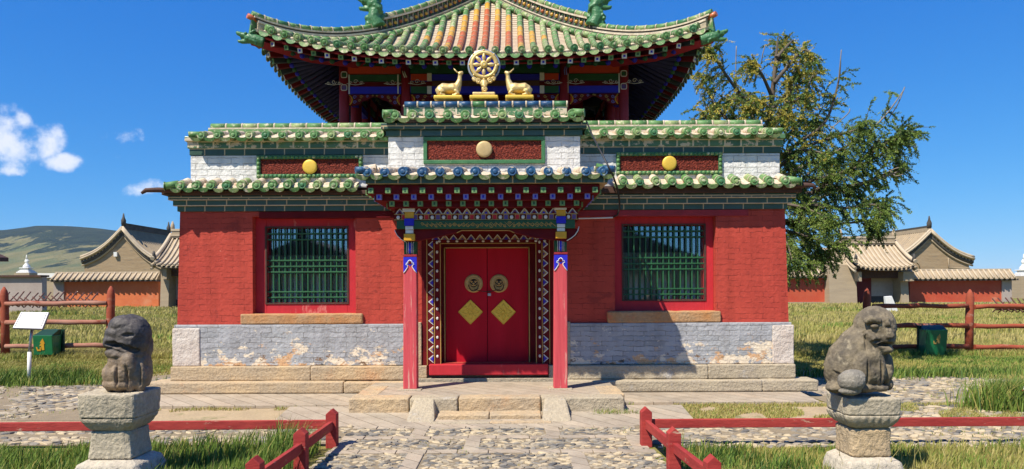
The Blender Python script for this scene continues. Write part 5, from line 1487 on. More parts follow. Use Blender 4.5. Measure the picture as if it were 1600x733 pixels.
mb.tube(pts, .018, 'steel', 8); mb.disc((wx, DG2 + .05, wz - .8 * u_), (0, -1, 0), 24 * u_, .008, 'steel', 40); mb.build('halo_rim', WH)
mb = MB(); mb.tube([(wx + 19.2 * u_ * math.cos(2 * math.pi * k / 48), DG2, wz + 19.2 * u_ * math.sin(2 * math.pi * k / 48)) for k in range(49)], .030, 'gold', 10)
for rr_ in (17.2, 21.2): mb.tube([(wx + rr_ * u_ * math.cos(2 * math.pi * k / 48), DG2 - .014, wz + rr_ * u_ * math.sin(2 * math.pi * k / 48)) for k in range(49)], .008, 'yellow_disc', 6)
for k in range(8):
    a = math.pi / 4 * k; mb.ell((wx + 22.4 * u_ * math.cos(a), DG2 - .01, wz + 22.4 * u_ * math.sin(a)), (.018, .018, .018), 'gold', 8, 6)
mb.build('rim', WH)
mb = MB()
for k in range(8):
    a = math.pi / 4 * k + math.pi / 2; ca, sa = math.cos(a), math.sin(a)
    mb.tube([(wx + r_ * u_ * ca, DG2 - .012, wz + r_ * u_ * sa) for r_ in (4, 7, 11, 14.5, 17.6)], [.018, .020, .034, .024, .016], 'gold', 9)
mb.build('spokes', WH)
mb = MB(); mb.disc((wx, DG2 - .01, wz), (0, -1, 0), 5.6 * u_, .035, 'gold', 24, dome=.01); mb.tube([(wx + 2.8 * u_ * math.cos(2 * math.pi * k / 16), DG2 - .052, wz + 2.8 * u_ * math.sin(2 * math.pi * k / 16)) for k in range(17)], .006, 'yellow_disc', 6); mb.build('hub', WH)
mb = MB()
for px, py, r_ in ((741.5, 124.5, 3.2), (771.5, 124, 3.2), (747.5, 127, 4.2), (766, 126.5, 4.2), (756.5, 132, 5.8), (757.5, 140.5, 4.2)):
    c = P(px, py, DG2); c.z = wz + (101.5 - py) * u_
    for f_ in (-1, 1): scroll(mb, c.x, c.z, DG2 - .02, r_ * u_, 1.4, 'gold', .011, 0 if f_ > 0 else math.pi, f_)
    mb.ell((c.x, DG2, c.z), (r_ * u_ * .95, .02, r_ * u_ * .95), 'gold', 12, 7)
mb.tube([(wx, DG2 + .01, wz - 24 * u_), (wx, DG2 + .01, ztopc + .1)], [.05, .03], 'gold', 8)
mb.tube([(wx - 10 * u_, DG2, wz - 21 * u_), (wx - 6 * u_, DG2, wz - 28 * u_), (wx, DG2, wz - 33 * u_), (wx + 6 * u_, DG2, wz - 28 * u_), (wx + 10 * u_, DG2, wz - 21 * u_)], .014, 'gold', 8)
mb.build('scroll_stem', WH)

# power cable down from the parapet to the porch
mb = MB()
pts = [P(917, 190, 10.75), P(926, 212, 10.3), P(938, 235, 9.9), P(950, 258, 9.55), P(958, 274, 9.6), P(965, 294, 10.2), P(968, 312, 10.9), P(968.5, 326, 11.08), P(965, 336, 11.1), P(958, 339.5, 11.1)]
mb.tube(pts, .013, 'cable_black', 6)
o = mb.build('cable', org=tuple(pts[0])); tag(o, 'black power cable hanging from the raised parapet past the porch roof to the wall', 'cable')
mb = MB(); mb.tube([P(958, 340, 11.1), P(930, 341, 11.1), P(905, 341.5, 11.1), P(897, 341, 11.1)], .012, 'whitewash', 6)
o = mb.build('conduit', org=tuple(P(958, 340, 11.1))); tag(o, 'thin pale conduit running level along the dark plank right of the porch', 'conduit')

# ================================================================ PEDESTALS AND LIONS
DP2 = 6.05
def pedestal(pxa, pxb, pytop, D, lab, mt, mt2, lotus):
    x0, x1 = PX(pxa, pytop, D), PX(pxb, pytop, D); w2 = (x1 - x0) / 2; xc = (x0 + x1) / 2; yc = D + w2
    z = [PZ((pxa + pxb) / 2, q, D) for q in pytop]
    root = empty('stone_pedestal', (xc, yc, 0), lab, 'pedestal', 'stone pedestals carrying the lions')
    def ring(q, zz): return [(xc - w2 * q, yc - w2 * q, zz), (xc + w2 * q, yc - w2 * q, zz), (xc + w2 * q, yc + w2 * q, zz), (xc - w2 * q, yc + w2 * q, zz)]
    return root, ring, xc, yc, w2
def chipped(o, strength=.012, size=.06, cuts=3, lev=3):
    s = o.modifiers.new('sub', 'SUBSURF'); s.subdivision_type = 'SIMPLE'; s.levels = lev; s.render_levels = lev
    for st, sz in ((strength, size * 2.2), (strength * .6, size * .5)):
        tx = bpy.data.textures.new('chip', 'CLOUDS'); tx.noise_scale = sz; tx.noise_depth = 2
        d = o.modifiers.new('d', 'DISPLACE'); d.texture = tx; d.strength = st; d.mid_level = .5; d.texture_coords = 'LOCAL'
def slabobj(name, root, rings, mt, bevel=.02, dense=6):
    """stack of square rings, gridded finely so that its faces can be roughened"""
    mb = MB(); N = dense * 4; vs = []
    for r4 in rings:
        for k in range(4):
            a, b = Vector(r4[k]), Vector(r4[(k + 1) % 4])
            for q in range(dense):
                f = q / dense; p = a.lerp(b, f)
                # round the corner a touch
                cx_ = sum(v[0] for v in r4) / 4; cy_ = sum(v[1] for v in r4) / 4
                if q == 0: p = Vector((cx_ + (p.x - cx_) * .95, cy_ + (p.y - cy_) * .95, p.z))
                vs.append(p)
    fs = [(j * N + k, j * N + (k + 1) % N, (j + 1) * N + (k + 1) % N, (j + 1) * N + k) for j in range(len(rings) - 1) for k in range(N)]
    fs += [tuple(range(N))[::-1], tuple(range((len(rings) - 1) * N, len(rings) * N))]
    mb.add(vs, fs, mt, False)
    return mb.build(name, root, bevel=bevel)
# left
D = 6.08
xL0, xL1 = PX(117, 620, D), PX(211, 620, D); w2 = (xL1 - xL0) / 2; xcL = (xL0 + xL1) / 2; ycL = D + w2
zL = {q: EYE - (q - HOR + 2.2) * D / F for q in (612, 650, 671, 716, 760)}
zL[612] = EYE - (606 + 5.5 - HOR + 2.2) * D / F
PL = empty('stone_pedestal', (xcL, ycL, 0), 'rough grey-brown stone pedestal with a plain tapered cap under the dark lion', 'pedestal', 'stone pedestals carrying the lions')
def ring(xc, yc, q, z): return [(xc - q, yc - q, z), (xc + q, yc - q, z), (xc + q, yc + q, z), (xc - q, yc + q, z)]
o1 = slabobj('cap', PL, [ring(xcL, ycL, w2 * .97, zL[650] - .0), ring(xcL, ycL, w2 * 1.0, (zL[650] + zL[612]) / 2), ring(xcL, ycL, w2, zL[612])], 'pedestal_stone', .014); chipped(o1, .016)
o1 = slabobj('moulding', PL, [ring(xcL, ycL, w2 * .70, zL[671]), ring(xcL, ycL, w2 * .80, zL[671] + .03), ring(xcL, ycL, w2 * .92, zL[671] + .08), ring(xcL, ycL, w2 * .95, zL[650] - .002)], 'pedestal_stone', .01); chipped(o1, .012)
o1 = slabobj('block', PL, [ring(xcL, ycL, w2 * .78, zL[716]), ring(xcL, ycL, w2 * .72, (zL[716] + zL[671]) / 2), ring(xcL, ycL, w2 * .70, zL[671] - .002)], 'pedestal_stone', .016); chipped(o1, .014)
def lotus_base(root, xc, yc, q0, q1, z0, z1, mt):
    mb = MB(); n = 40; vs = []
    prof_ = [(1.0, 0), (1.03, .25), (.98, .55), (.85, .85), (.72, 1.0)]
    per = 8 * 4
    for (f, h) in prof_:
        for k in range(per * 2):
            a = 2 * math.pi * (k + .5) / (per * 2)
            ca, sa = math.cos(a), math.sin(a)
            m_ = 1 / max(abs(ca), abs(sa)) ** .82
            lob = 1 + .035 * abs(math.sin(a * 8)) * (1 if h < .95 else 0)
            q = (q0 * f if f > .9 else q1 + (q0 - q1) * (f - .72) / .2) * m_ * lob
            vs.append((xc + ca * q, yc + sa * q, z0 + (z1 - z0) * h))
    N = per * 2
    fs = [(j * N + k, j * N + (k + 1) % N, (j + 1) * N + (k + 1) % N, (j + 1) * N + k) for j in range(len(prof_) - 1) for k in range(N)] + [tuple(range(N))[::-1], tuple(range((len(prof_) - 1) * N, len(prof_) * N))]
    mb.add(vs, fs, mt, True)
    o = mb.build('lotus_base', root); chipped(o, .012, .05, lev=2); return o
lotus_base(PL, xcL, ycL, w2 * 1.16, w2 * .80, .0, zL[716] - .004, 'pedestal_pale')
# right
D = 6.05
xR0, xR1 = PX(1325, 620, D), PX(1412, 620, D); w3 = (xR1 - xR0) / 2; xcR = (xR0 + xR1) / 2; ycR = D + w3
kz = -2.6
zR = {q: EYE - (q - HOR - kz) * D / F for q in (623, 650, 672, 717, 760)}
PR = empty('stone_pedestal', (xcR, ycR, 0), 'grey stone pedestal with fluted lotus moulding under the paler lion', 'pedestal', 'stone pedestals carrying the lions')
o1 = slabobj('cap', PR, [ring(xcR, ycR, w3 * .99, zR[650]), ring(xcR, ycR, w3, (zR[650] + zR[623]) / 2), ring(xcR, ycR, w3, zR[623])], 'pedestal_stone', .014); chipped(o1, .012)
mb = MB(); vs = []; per = 96
for f, h in ((.66, 0), (.78, .18), (.90, .5), (.975, .85), (.98, 1.0)):
    for k in range(per):
        a = 2 * math.pi * (k + .5) / per; ca, sa = math.cos(a), math.sin(a)
        m_ = min(1 / max(abs(ca), abs(sa)), 1.32)
        lob = 1 + .05 * (abs(math.sin(a * 12)) - .5) * (1 if .1 < h < .9 else 0)
        vs.append((xcR + ca * w3 * f * m_ * lob, ycR + sa * w3 * f * m_ * lob, zR[672] + (zR[650] - .002 - zR[672]) * h))
mb.add(vs, [(j * per + k, j * per + (k + 1) % per, (j + 1) * per + (k + 1) % per, (j + 1) * per + k) for j in range(4) for k in range(per)] + [tuple(range(per))[::-1], tuple(range(4 * per, 5 * per))], 'pedestal_stone', True)
o1 = mb.build('lotus_moulding', PR); chipped(o1, .008, .04, lev=1)
o1 = slabobj('block', PR, [ring(xcR, ycR, w3 * .75, zR[717]), ring(xcR, ycR, w3 * .74, (zR[717] + zR[672]) / 2), ring(xcR, ycR, w3 * .75, zR[672] - .002)], 'stone_tan', .016); chipped(o1, .012)
lotus_base(PR, xcR, ycR, w3 * 1.12, w3 * .80, .0, zR[717] - .004, 'pedestal_pale')

# left lion: a worn, hunched figure with a heavy muzzle turned to the left
ztl = zL[612]
def LL(px, py, dy=0.0): return P(px, py, ycL + dy)
u6 = ycL / F
mb = MB(); K = 'lion_stone_dark'
def E(px, py, dy, rx, ry, rz, rot=None): mb.ell(LL(px, py, dy), (rx * u6, ry * u6, rz * u6), K, 18, 12, rot)
E(205, 522, .0, 30, 31, 31); E(203, 535, .0, 31, 31, 26); E(196, 508, -.03, 24, 24, 16)         # smooth domed skull
E(186, 521, -.07, 20, 18, 13); E(179, 531, -.09, 16, 15, 10.5); E(174, 537, -.10, 12, 12, 8)      # brow running into the muzzle
E(187, 554, -.07, 19, 18, 8); E(178, 551, -.10, 13, 12, 6.5); E(204, 553, -.01, 25, 26, 14)       # jaw
E(203, 565, .02, 31, 33, 28); E(199, 583, .0, 36, 35, 27); E(198, 598, .0, 34, 35, 13)
for px in (172, 187, 203, 219): E(px, 590, -.135 + abs(px - 194) * .0025, 10, 9, 24)              # worn forelegs and mane locks
E(180, 572, -.11, 11, 10, 20); E(200, 570, -.13, 12, 9, 20)
E(230, 540, .06, 8, 14, 20); E(231, 578, .05, 6.5, 12, 26); E(226, 520, .04, 8, 12, 14)
body = organic(mb, .0085, 3, .014, .09, .008, .022)
# carve mouth and eye with dark hollows: push the surface inward there
def dent(mbx, c, r, depth, d):
    d = Vector(d).normalized()
    for i, v in enumerate(mbx.v):
        p = Vector(v); q = ((p.x - c[0]) / r[0]) ** 2 + ((p.y - c[1]) / r[1]) ** 2 + ((p.z - c[2]) / r[2]) ** 2
        if q < 1: mbx.v[i] = tuple(p + d * depth * (1 - q) ** .8)
for px_, py_, r__ in ((170, 538, .06), (181, 541, .06), (192, 545, .06), (201, 549, .05)): c = LL(px_, py_, -.20); dent(body, c, (r__, .18, .024), .06, (.3, 1, 0))
c = LL(199, 524, -.17); dent(body, c, (.05, .12, .022), .022, (0, 1, 0))
for px in (180, 195, 211): c = LL(px, 590, -.2); dent(body, c, (.012, .14, .12), .035, (0, 1, 0))
zmin = min(v[2] for v in body.v); body.xform(lambda v: Vector((v.x, v.y, max(v.z, ztl + .001))))
o = body.build('lion_statue', org=(xcL, ycL, ztl), recalc=False)
tag(o, 'dark worn stone lion with open mouth, facing left on its pedestal', 'lion statue', 'stone guardian lions')
# right lion: sitting, head turned down to the right
ztr = zR[623]
def LR(px, py, dy=0.0): return P(px, py, ycR + dy)
mb = MB(); K = 'lion_stone'
def E(px, py, dy, rx, ry, rz, rot=None): mb.ell(LR(px, py, dy), (rx * u6, ry * u6, rz * u6), K, 18, 12, rot)
E(1367, 510, .0, 31, 31, 32); E(1370, 524, -.02, 28, 27, 25); E(1382, 517, -.07, 16, 17, 27)     # broad skull, flat face
mb.tube([LR(1384, 497, -.15), LR(1388, 512, -.165), LR(1391, 527, -.16)], [.028, .026, .040], K, 10)  # nose
E(1386, 532, -.11, 11, 10, 6); E(1380, 546, -.08, 15, 14, 7.5); E(1370, 541, -.06, 18, 18, 9)     # lips, jaw
mb.tube([LR(1351, 503, -.13), LR(1362, 498, -.16), LR(1376, 502, -.165)], [.022, .032, .022], K, 10)  # brow
mb.tube([LR(1386, 503, -.15), LR(1394, 500, -.12)], [.02, .018], K, 8)
mb.tube([LR(1352, 520, -.12), LR(1364, 529, -.15), LR(1376, 538, -.14)], [.03, .036, .024], K, 10)    # cheek roll
E(1345, 512, -.02, 9, 10, 16)
mb.tube([LR(1362, 520, .02), LR(1345, 540, .02), LR(1328, 562, .03), LR(1316, 585, .04)], [.15, .175, .185, .17], K, 16)
E(1352, 560, -.03, 26, 28, 30); E(1312, 582, .04, 22, 26, 30); E(1345, 580, -.02, 36, 32, 28)
E(1347, 575, -.12, 17, 14, 28); E(1368, 578, -.10, 16, 15, 28); E(1381, 572, .0, 13, 18, 24); E(1384, 583, -.04, 10, 12, 15)
E(1340, 603, -.02, 36, 30, 10); E(1306, 605, -.05, 14, 20, 9); E(1301, 607, -.08, 9, 10, 5); E(1372, 606, -.10, 16, 12, 6); E(1387, 600, -.02, 8, 10, 10)
E(1297, 575, .02, 7, 14, 20)
body = organic(mb, .008, 2, .012, .08, .007, .02)
c = LR(1389, 539, -.2); dent(body, c, (.075, .16, .020), .08, (-.3, 1, 0))
c = LR(1368, 509, -.2); dent(body, c, (.045, .1, .020), .03, (0, 1, 0)); c = LR(1391, 512, -.2); dent(body, c, (.025, .1, .018), .025, (0, 1, 0))
c = LR(1358, 582, -.2); dent(body, c, (.012, .14, .11), .035, (0, 1, 0)); c = LR(1376, 580, -.15); dent(body, c, (.014, .12, .10), .035, (0, 1, 0))
c = LR(1370, 533, -.16); dent(body, c, (.05, .1, .018), .025, (0, 1, 0)); c = LR(1352, 535, -.12); dent(body, c, (.014, .12, .10), .02, (0, 1, 0))
c = LR(1325, 590, -.16); dent(body, c, (.018, .14, .06), .03, (0, 1, 0))
e_ = MB()
body.xform(lambda v: Vector((v.x, v.y, max(v.z, ztr + .001))))
o = body.build('lion_statue', org=(xcR, ycR, ztr), recalc=False)
tag(o, 'grey seated stone lion with its head turned to the right, on a lotus pedestal', 'lion statue', 'stone guardian lions')
mb = MB(); K = 'lion_stone'
for px, py, dy, r_ in ((1367, 509.5, -.155, 5.0), (1390, 511.5, -.128, 3.2)): mb = MB(); mb.ell(LR(px, py, dy), (r_ * u6 * 1.25, r_ * u6 * .8, r_ * u6 * .75), K, 12, 8); mb.build('eye', o)
mb = MB(); K = 'paw_stone'
E(1331, 595, -.235, 20.5, 15, 17); E(1328, 611, -.225, 17, 12, 6); E(1338, 590, -.225, 14, 12, 12)
b = organic(mb, .008, 2, .012, .05); b.xform(lambda v: Vector((v.x, v.y, max(v.z, ztr + .001))))
o = b.build('stone_lump', org=(LR(1331, 610).x, ycR - .2, ztr), recalc=False); tag(o, 'pale broken stone lump lying against the right lion\'s foreleg', 'stone')

# ================================================================ LOW RED KERB RAILS
def kpost(mb, x, y, z1, w_=.055, rot=0):
    def xf(v): return Vector((x + (v.x - x) * math.cos(rot) - (v.y - y) * math.sin(rot), y + (v.x - x) * math.sin(rot) + (v.y - y) * math.cos(rot), v.z))
    mb.prism([(x - w_, 0), (x + w_, 0), (x + w_, z1 - .05), (x, z1), (x - w_, z1 - .05)], y - w_, y + w_, 'kerb_red', xf)
def rail(mb, a, b, h=.045, t=.022, mt='kerb_red'):
    a, b = Vector(a), Vector(b); d = (b - a).normalized(); s = d.cross(Vector((0, 0, 1))).normalized() * t; u = Vector((0, 0, h))
    mb.hexa([a - s - u, a + s - u, b + s - u, b - s - u], [a - s + u, a + s + u, b + s + u, b - s + u], mt)
def low_fence(lab, posts, rails):
    root = empty('low_fence', (posts[0][0], posts[0][1], 0), lab, 'low fence')
    for x, y, z in posts: mb = MB(); kpost(mb, x, y, z); mb.build('post', root, bevel=.006)
    for a, b in rails: mb = MB(); rail(mb, a, b); mb.build('rail', root, bevel=.006)
zr = .235
low_fence('low dull-red timber fence round the deep green grass on the left',
          [(-1.86, 7.62, .40), (-1.875, 6.55, .41), (-1.90, 5.45, .41), (-1.92, 4.35, .41)] + [(-3.92, 7.63, .21), (-8.2, 7.6, .21)],
          [((-1.86, 7.60, zr + .01), (-12, 7.50, zr - .01)), ((-1.86, 7.56, zr), (-1.874, 6.60, zr)), ((-1.876, 6.50, zr), (-1.90, 5.50, zr)), ((-1.90, 5.40, zr), (-1.92, 4.4, zr))])
low_fence('low bright-red timber fence round the paler grass on the right',
          [(1.37, 7.6, .41), (1.415, 6.5, .41), (1.475, 5.47, .40), (1.53, 4.4, .40)] + [(3.62, 7.66, .21), (8.4, 7.7, .21)],
          [((1.43, 7.61, zr), (12.5, 7.68, zr)), ((1.375, 7.55, zr), (1.412, 6.55, zr)), ((1.42, 6.45, zr), (1.472, 5.52, zr)), ((1.48, 5.42, zr), (1.53, 4.45, zr))])

# ================================================================ LOG FENCES, SIGN, BINS
DF = 17.6
def log_fence(lab, posts, rails, seed):
    r = random.Random(seed)
    root = empty('log_fence', (PX(posts[0][0], 540, DF), DF, 0), lab, 'log fence', None)
    for px, pyt, mt in posts:
        x = PX(px, 500, DF); zt_ = PZ(px, pyt, DF); lean = r.uniform(-.02, .02)
        mb = MB(); mb.tube([(x - lean, DF, -.1), (x, DF, zt_ * .5), (x + lean, DF, zt_ - .22), (x + lean, DF, zt_ - .10), (x + lean, DF, zt_)], [.095, .092, .09, .07, .015], 'log_red', 12); mb.build('post', root)
    for pa, pb, py, mt in rails:
        mb = MB(); n = 8; pts, rd = [], []
        for k in range(n + 1):
            px = pa + (pb - pa) * k / n; v = P(px, py, DF); v.z = PZ((pa + pb) / 2, py, DF) + r.uniform(-.015, .015); v.y = DF - .07 + r.uniform(-.01, .01); pts.append(v); rd.append(.058 + r.uniform(-.007, .007))
        mb.tube(pts, rd, mt, 10); mb.build('rail', root)
log_fence('red-brown log fence with pointed posts behind the white sign', [(8, 448, 0), (173, 447, 0), (-190, 448, 0)],
          [(-190, 4, 473, 'log_worn'), (12, 170, 474, 'log_worn'), (-190, 4, 505, 'log_worn'), (12, 170, 503.5, 'log_worn'), (-190, 4, 540, 'log_worn'), (12, 170, 540, 'log_worn')], 1)
log_fence('red-brown log fence with pointed posts behind the right lion', [(1354, 450, 0), (1515, 452, 0), (1690, 452, 0)],
          [(1362, 1510, 478, 'log_red'), (1520, 1686, 479, 'log_red'), (1362, 1510, 508.5, 'log_red'), (1520, 1686, 509, 'log_red'), (1362, 1510, 541, 'log_red'), (1520, 1686, 542, 'log_red')], 2)
# barriers of crossed sticks
def sticks(pxa, pxb, pyt, pyb, D, sp_, lab, lean=1):
    root = empty('stick_barrier', (PX(pxa, pyb, D), D, 0), lab, 'stick barrier'); n = int((pxb - pxa) / sp_); rr = random.Random(3)
    h = (pyb - pyt); mb = MB(); zc_ = (PZ(pxa, pyt, D) + PZ(pxa, pyb, D)) / 2
    mb.tube([(PX(pxa, 460, D), D, zc_ - .18), (PX(pxb, 460, D), D, zc_ - .18)], .09, 'stick_wood', 7); mb.build('beam', root)
    for k in range(n):
        px = pxa + sp_ * (k + .5) + rr.uniform(-1, 1); mb = MB()
        dx = h * rr.uniform(.8, 1.0) * lean
        mb.tube([P(px - dx / 2, pyb + rr.uniform(0, 3), D - .5), P(px + dx / 2, pyt + rr.uniform(-1, 2), D + .4)], .030, 'stick_wood', 5)
        mb.tube([P(px + dx / 2, pyb + rr.uniform(0, 3), D - .1), P(px - dx / 2, pyt + 7 + rr.uniform(-1, 2), D - .3)], .028, 'stick_wood', 5)
        mb.build('stick', root)
sticks(-40, 152, 456, 478, 34, 10.5, 'row of thin crossed dark sticks before the orange enclosure wall', 1)
sticks(1556, 1660, 466, 486, 34, 9.5, 'row of thin crossed dark sticks at the far end of the right enclosure wall', -1)
# sign
DS = 12.9
sx_ = PX(45.5, 592, DS)
SG = empty('information_sign', (sx_, DS, 0), 'blank white sloping information panel on a thin steel pole', 'sign')
mb = MB(); xt = PX(48, 512, DS); mb.tube([(sx_, DS, -.05), (PX(46.5, 550, DS), DS, PZ(46, 550, DS))], .032, 'whitewash', 10); mb.tube([(PX(46.5, 550, DS), DS, PZ(46, 550, DS)), (xt, DS + .05, PZ(48, 508, DS))], .024, 'steel', 10); mb.build('pole', SG)
c4 = [P(20, 513, DS - .12), P(67, 514.5, DS - .12), P(77.5, 488.5, DS + .22), P(33, 488, DS + .22)]
up = (c4[1] - c4[0]).cross(c4[3] - c4[0]).normalized() * .012
mb = MB(); mb.hexa([p - up * 2 for p in c4], c4, 'sign_edge'); bo = mb.build('panel', SG)
mb = MB(); cen = sum(c4, Vector()) / 4; ins = [cen + (p - cen) * .97 for p in c4]
mb.hexa([p for p in ins], [p + up for p in ins], 'sign_white'); mb.build('sheet', bo)
mb = MB()
for a, b in ((0, 3), (1, 2)):
    q0, q1 = cen + (c4[a] - cen) * .86 + up, cen + (c4[b] - cen) * .86 + up
    mb.tube([q0 + (q1 - q0) * .04, q1], .006, 'sign_edge', 5)
mb.build('border_line', bo)
# bins
def bin_(px0, px1, pyt, pym, pyb, D, lab, body_m, depth, lean, logo):
    x0, x1 = PX(px0, pyb, D), PX(px1, pyb, D); z0_, zm, z1_ = PZ((px0 + px1) / 2, pyb, D), PZ((px0 + px1) / 2, pym, D), PZ((px0 + px1) / 2, pyt, D)
    root = empty('litter_bin', ((x0 + x1) / 2, D + .1, 0), lab, 'litter bin', 'green litter bins')
    wd = x1 - x0
    mb = MB(); mb.hexa([(x0, D, z0_), (x1 - .04, D, z0_), (x1 - .04, D + depth, z0_), (x0, D + depth, z0_)], [(x0 + .02, D - lean, zm), (x1 - .02, D - lean, zm), (x1 - .02, D + depth, zm), (x0 + .02, D + depth, zm)], body_m)
    bo = mb.build('body', root, bevel=.012)
    mb = MB(); mb.hexa([(x0 + .03, D - lean + .02, zm + .003), (x1 - .03, D - lean + .02, zm + .003), (x1 - .03, D + depth - .02, zm + .003), (x0 + .03, D + depth - .02, zm + .003)],
                       [(x0 + .10, D + depth * .6, z1_), (x1 - .01, D + depth * .6, z1_), (x1 - .01, D + depth - .02, z1_), (x0 + .10, D + depth - .02, z1_)], 'bin_dark'); mb.build('lid', root, bevel=.006)
    mb = MB()
    for xx in (x0 + .02, x1 + .01): mb.box(xx - .02, xx + .02, D + depth + .002, D + depth + .04, max(0, z0_ - .05), z1_ - .02, 'bin_dark')
    mb.box(x0, x1 + .02, D + depth + .042, D + depth + .06, z0_, z1_ - .01, 'bin_dark'); mb.build('stand', root)
    if logo:
        mb = MB(); lx, lz, sc, mt = logo; cx_ = x0 + wd * lx; cz_ = z0_ + (zm - z0_) * lz
        def ly(z): return D - lean * (z - z0_) / (zm - z0_) - .004
        def pol(pts):
            vs = [(cx_ + a * sc, ly(cz_ + b * sc), cz_ + b * sc) for a, b in pts]; n_ = len(vs)
            mb.add(vs + [(v[0], v[1] - .005, v[2]) for v in vs], [tuple(range(n_)), tuple(range(2 * n_ - 1, n_ - 1, -1))] + [(q, (q + 1) % n_, (q + 1) % n_ + n_, q + n_) for q in range(n_)], mt)
        pol([(.0, -.35), (.28, -.35), (.30, .35), (.40, .35), (.22, .95), (-.15, .45), (-.02, .40), (-.25, .1), (-.05, .12)])
        pol([(-.62, .0), (-.48, -.02), (-.42, -.28), (-.22, -.28), (-.18, -.02), (-.06, -.04), (-.12, -.45), (-.52, -.45)])
        mb.build('arrow_mark', bo)
bin_(53, 86, 515.5, 524, 555, 17.05, 'bright green litter bin with yellow arrow mark beside the white sign', 'bin_green', .30, .07, (.42, .42, .21, 'yellow_paint'))
bin_(1446, 1481, 509, 515, 556, 17.05, 'dark green litter bin shaded in front of the log fence on the right', 'bin_green', .30, .06, (.52, .58, .17, 'gold_paint'))
# little striped marker in the tall grass at the right edge
mb = MB(); c = P(1598, 600, 9.6)
for k in range(5): mb.tube([(c.x + .03 * (k), c.y, .22 + .05 * k), (c.x + .02 + .03 * k, c.y, .27 + .05 * k)], .035, ('kerb_red', 'whitewash')[k % 2], 8)
mb.tube([(c.x + .05, c.y, 0), (c.x + .05, c.y, .3)], .015, 'steel', 6)
o = mb.build('marker_stake', org=(c.x, c.y, 0)); tag(o, 'small red and white striped marker in the tall grass', 'marker')

# ================================================================ ENCLOSURES AND BUILDINGS BEHIND
def coping(mb, x0, x1, y, z0, z1, dpt, mat='roof_far_light', sp_=.42, under='roof_far_dark', skew=.0):
    """tiled top of an enclosure wall: ridge, rows of tubes, eave"""
    mb.hexa([(x0, y - dpt, z0), (x1, y - dpt, z0), (x1, y + dpt + .5, z0), (x0, y + dpt + .5, z0)], [(x0 + .05, y + .15, z1 - .1), (x1 - .05, y + .15, z1 - .1), (x1 - .05, y + .35, z1 - .1), (x0 + .05, y + .35, z1 - .1)], 'roof_far')
    mb.box(x0 + .05, x1 - .05, y + .1, y + .4, z1 - .12, z1, mat)
    mb.box(x0 + .02, x1 - .02, y - dpt * .75, y + .3, z0 - .14, z0 - .003, under)
    n = int((x1 - x0) / sp_)
    for k in range(n):
        x = x0 + (k + .5) * (x1 - x0) / n
        mb.tube([(x, y - dpt - .06, z0 + .05), (x, y + .14, z1 - .08)], .075, mat, 7, capmat=mat)
        mb.box(x + sp_ * .5 - .07, x + sp_ * .5 + .07, y - dpt - .04, y - dpt + .02, z0 - .12, z0 + .01, under)
def enclosure(lab, pa, pb, ptop, peave, pbase, D, mats, ends=()):
    x0, x1 = PX(pa, 450, D), PX(pb, 450, D); pm = (pa + pb) / 2
    zt_, ze, zb_ = PZ(pm, ptop, D), PZ(pm, peave, D), -.1
    root = empty('enclosure_wall', ((x0 + x1) / 2, D, 0), lab, 'wall', None)
    mb = MB(); mb.box(x0 + .1, x1 - .1, D, D + .6, zb_, ze - .1, mats[0]); mb.build('wall', root)
    if len(mats) > 1: mb = MB(); mb.box(x0 + .1, x1 - .1, D - .12, D - .003, zb_, PZ(pm, pbase - 6, D), mats[1]); mb.build('footing', root)
    for (ea, eb, mt) in ends: mb = MB(); mb.box(PX(ea, 450, D), PX(eb, 450, D), D - .1, D + .7, zb_, ze - .12, mt); mb.build('end_pier', root)
    mb = MB(); coping(mb, x0, x1, D, ze, zt_, .55); mb.build('tiled_coping', root)
enclosure('orange plastered enclosure wall with tiled coping left of the temple', 84, 250, 424.5, 437.5, 480, 60, ('plaster_orange',), ((85, 101, 'plaster_pale'),))
enclosure('short red enclosure wall between the temple and the tiled gate', 1205, 1308, 420, 432, 478, 60, ('plaster_red', 'brick_far_pale'), ())
enclosure('long orange-red enclosure wall with pale end pier right of the tiled gate', 1420, 1583, 420, 436, 478, 60, ('plaster_red', 'brick_far_pale'), ((1565, 1580, 'plaster_pale'),))
# grey-pink wall at far left, white wall behind, bit of brown roof
mb = MB(); D = 48; mb.box(PX(-160, 450, D), PX(66, 450, D), D, D + .5, -.1, PZ(40, 433, D), 'plaster_pale'); r_ = mb.build('plain_wall', org=(PX(-50, 450, D), D, 0)); tag(r_, 'plain grey-pink wall with dark coping at the far left', 'wall')
mb = MB(); mb.box(PX(-160, 450, D), PX(67, 450, D), D - .2, D + .7, PZ(40, 433, D) + .003, PZ(40, 430, D), 'old_wood'); mb.build('coping', r_)
mb = MB(); D = 80; mb.box(PX(62, 450, D), PX(95, 450, D), D, D + .5, -.1, PZ(75, 434, D), 'brick_far_pale'); r_ = mb.build('white_topped_wall', org=(PX(75, 450, D), D, 0)); tag(r_, 'distant pale wall with bright white top beside the left stupa', 'wall')
mb = MB(); mb.box(PX(61, 450, D), PX(89, 450, D), D - .2, D + .7, PZ(75, 434, D) + .003, PZ(75, 427, D), 'whitewash'); mb.build('coping', r_)
D = 46
E0 = empty('side_hall', (PX(-60, 450, D), D, 0), 'brown-roofed hall cut off by the left edge of the photo', 'hall')
mb = MB(); mb.box(PX(-250, 450, D), PX(-118, 450, D), D, D + 6, -.1, PZ(0, 402, D), 'brick_far_pale'); mb.build('wall', E0)
xe_, mb = PX(-106, 402, D), MB(); mb.prism([(xe_ - 9, PZ(0, 408, 52)), (xe_, PZ(0, 408, 52)), (xe_, PZ(0, 402, 52)), (xe_ - 2.2, PZ(0, 380, 52)), (xe_ - 4.5, PZ(0, 345, 52)), (xe_ - 9, PZ(0, 402, 52))], D - .8, D + 7, 'old_wood'); mb.build('roof', E0)
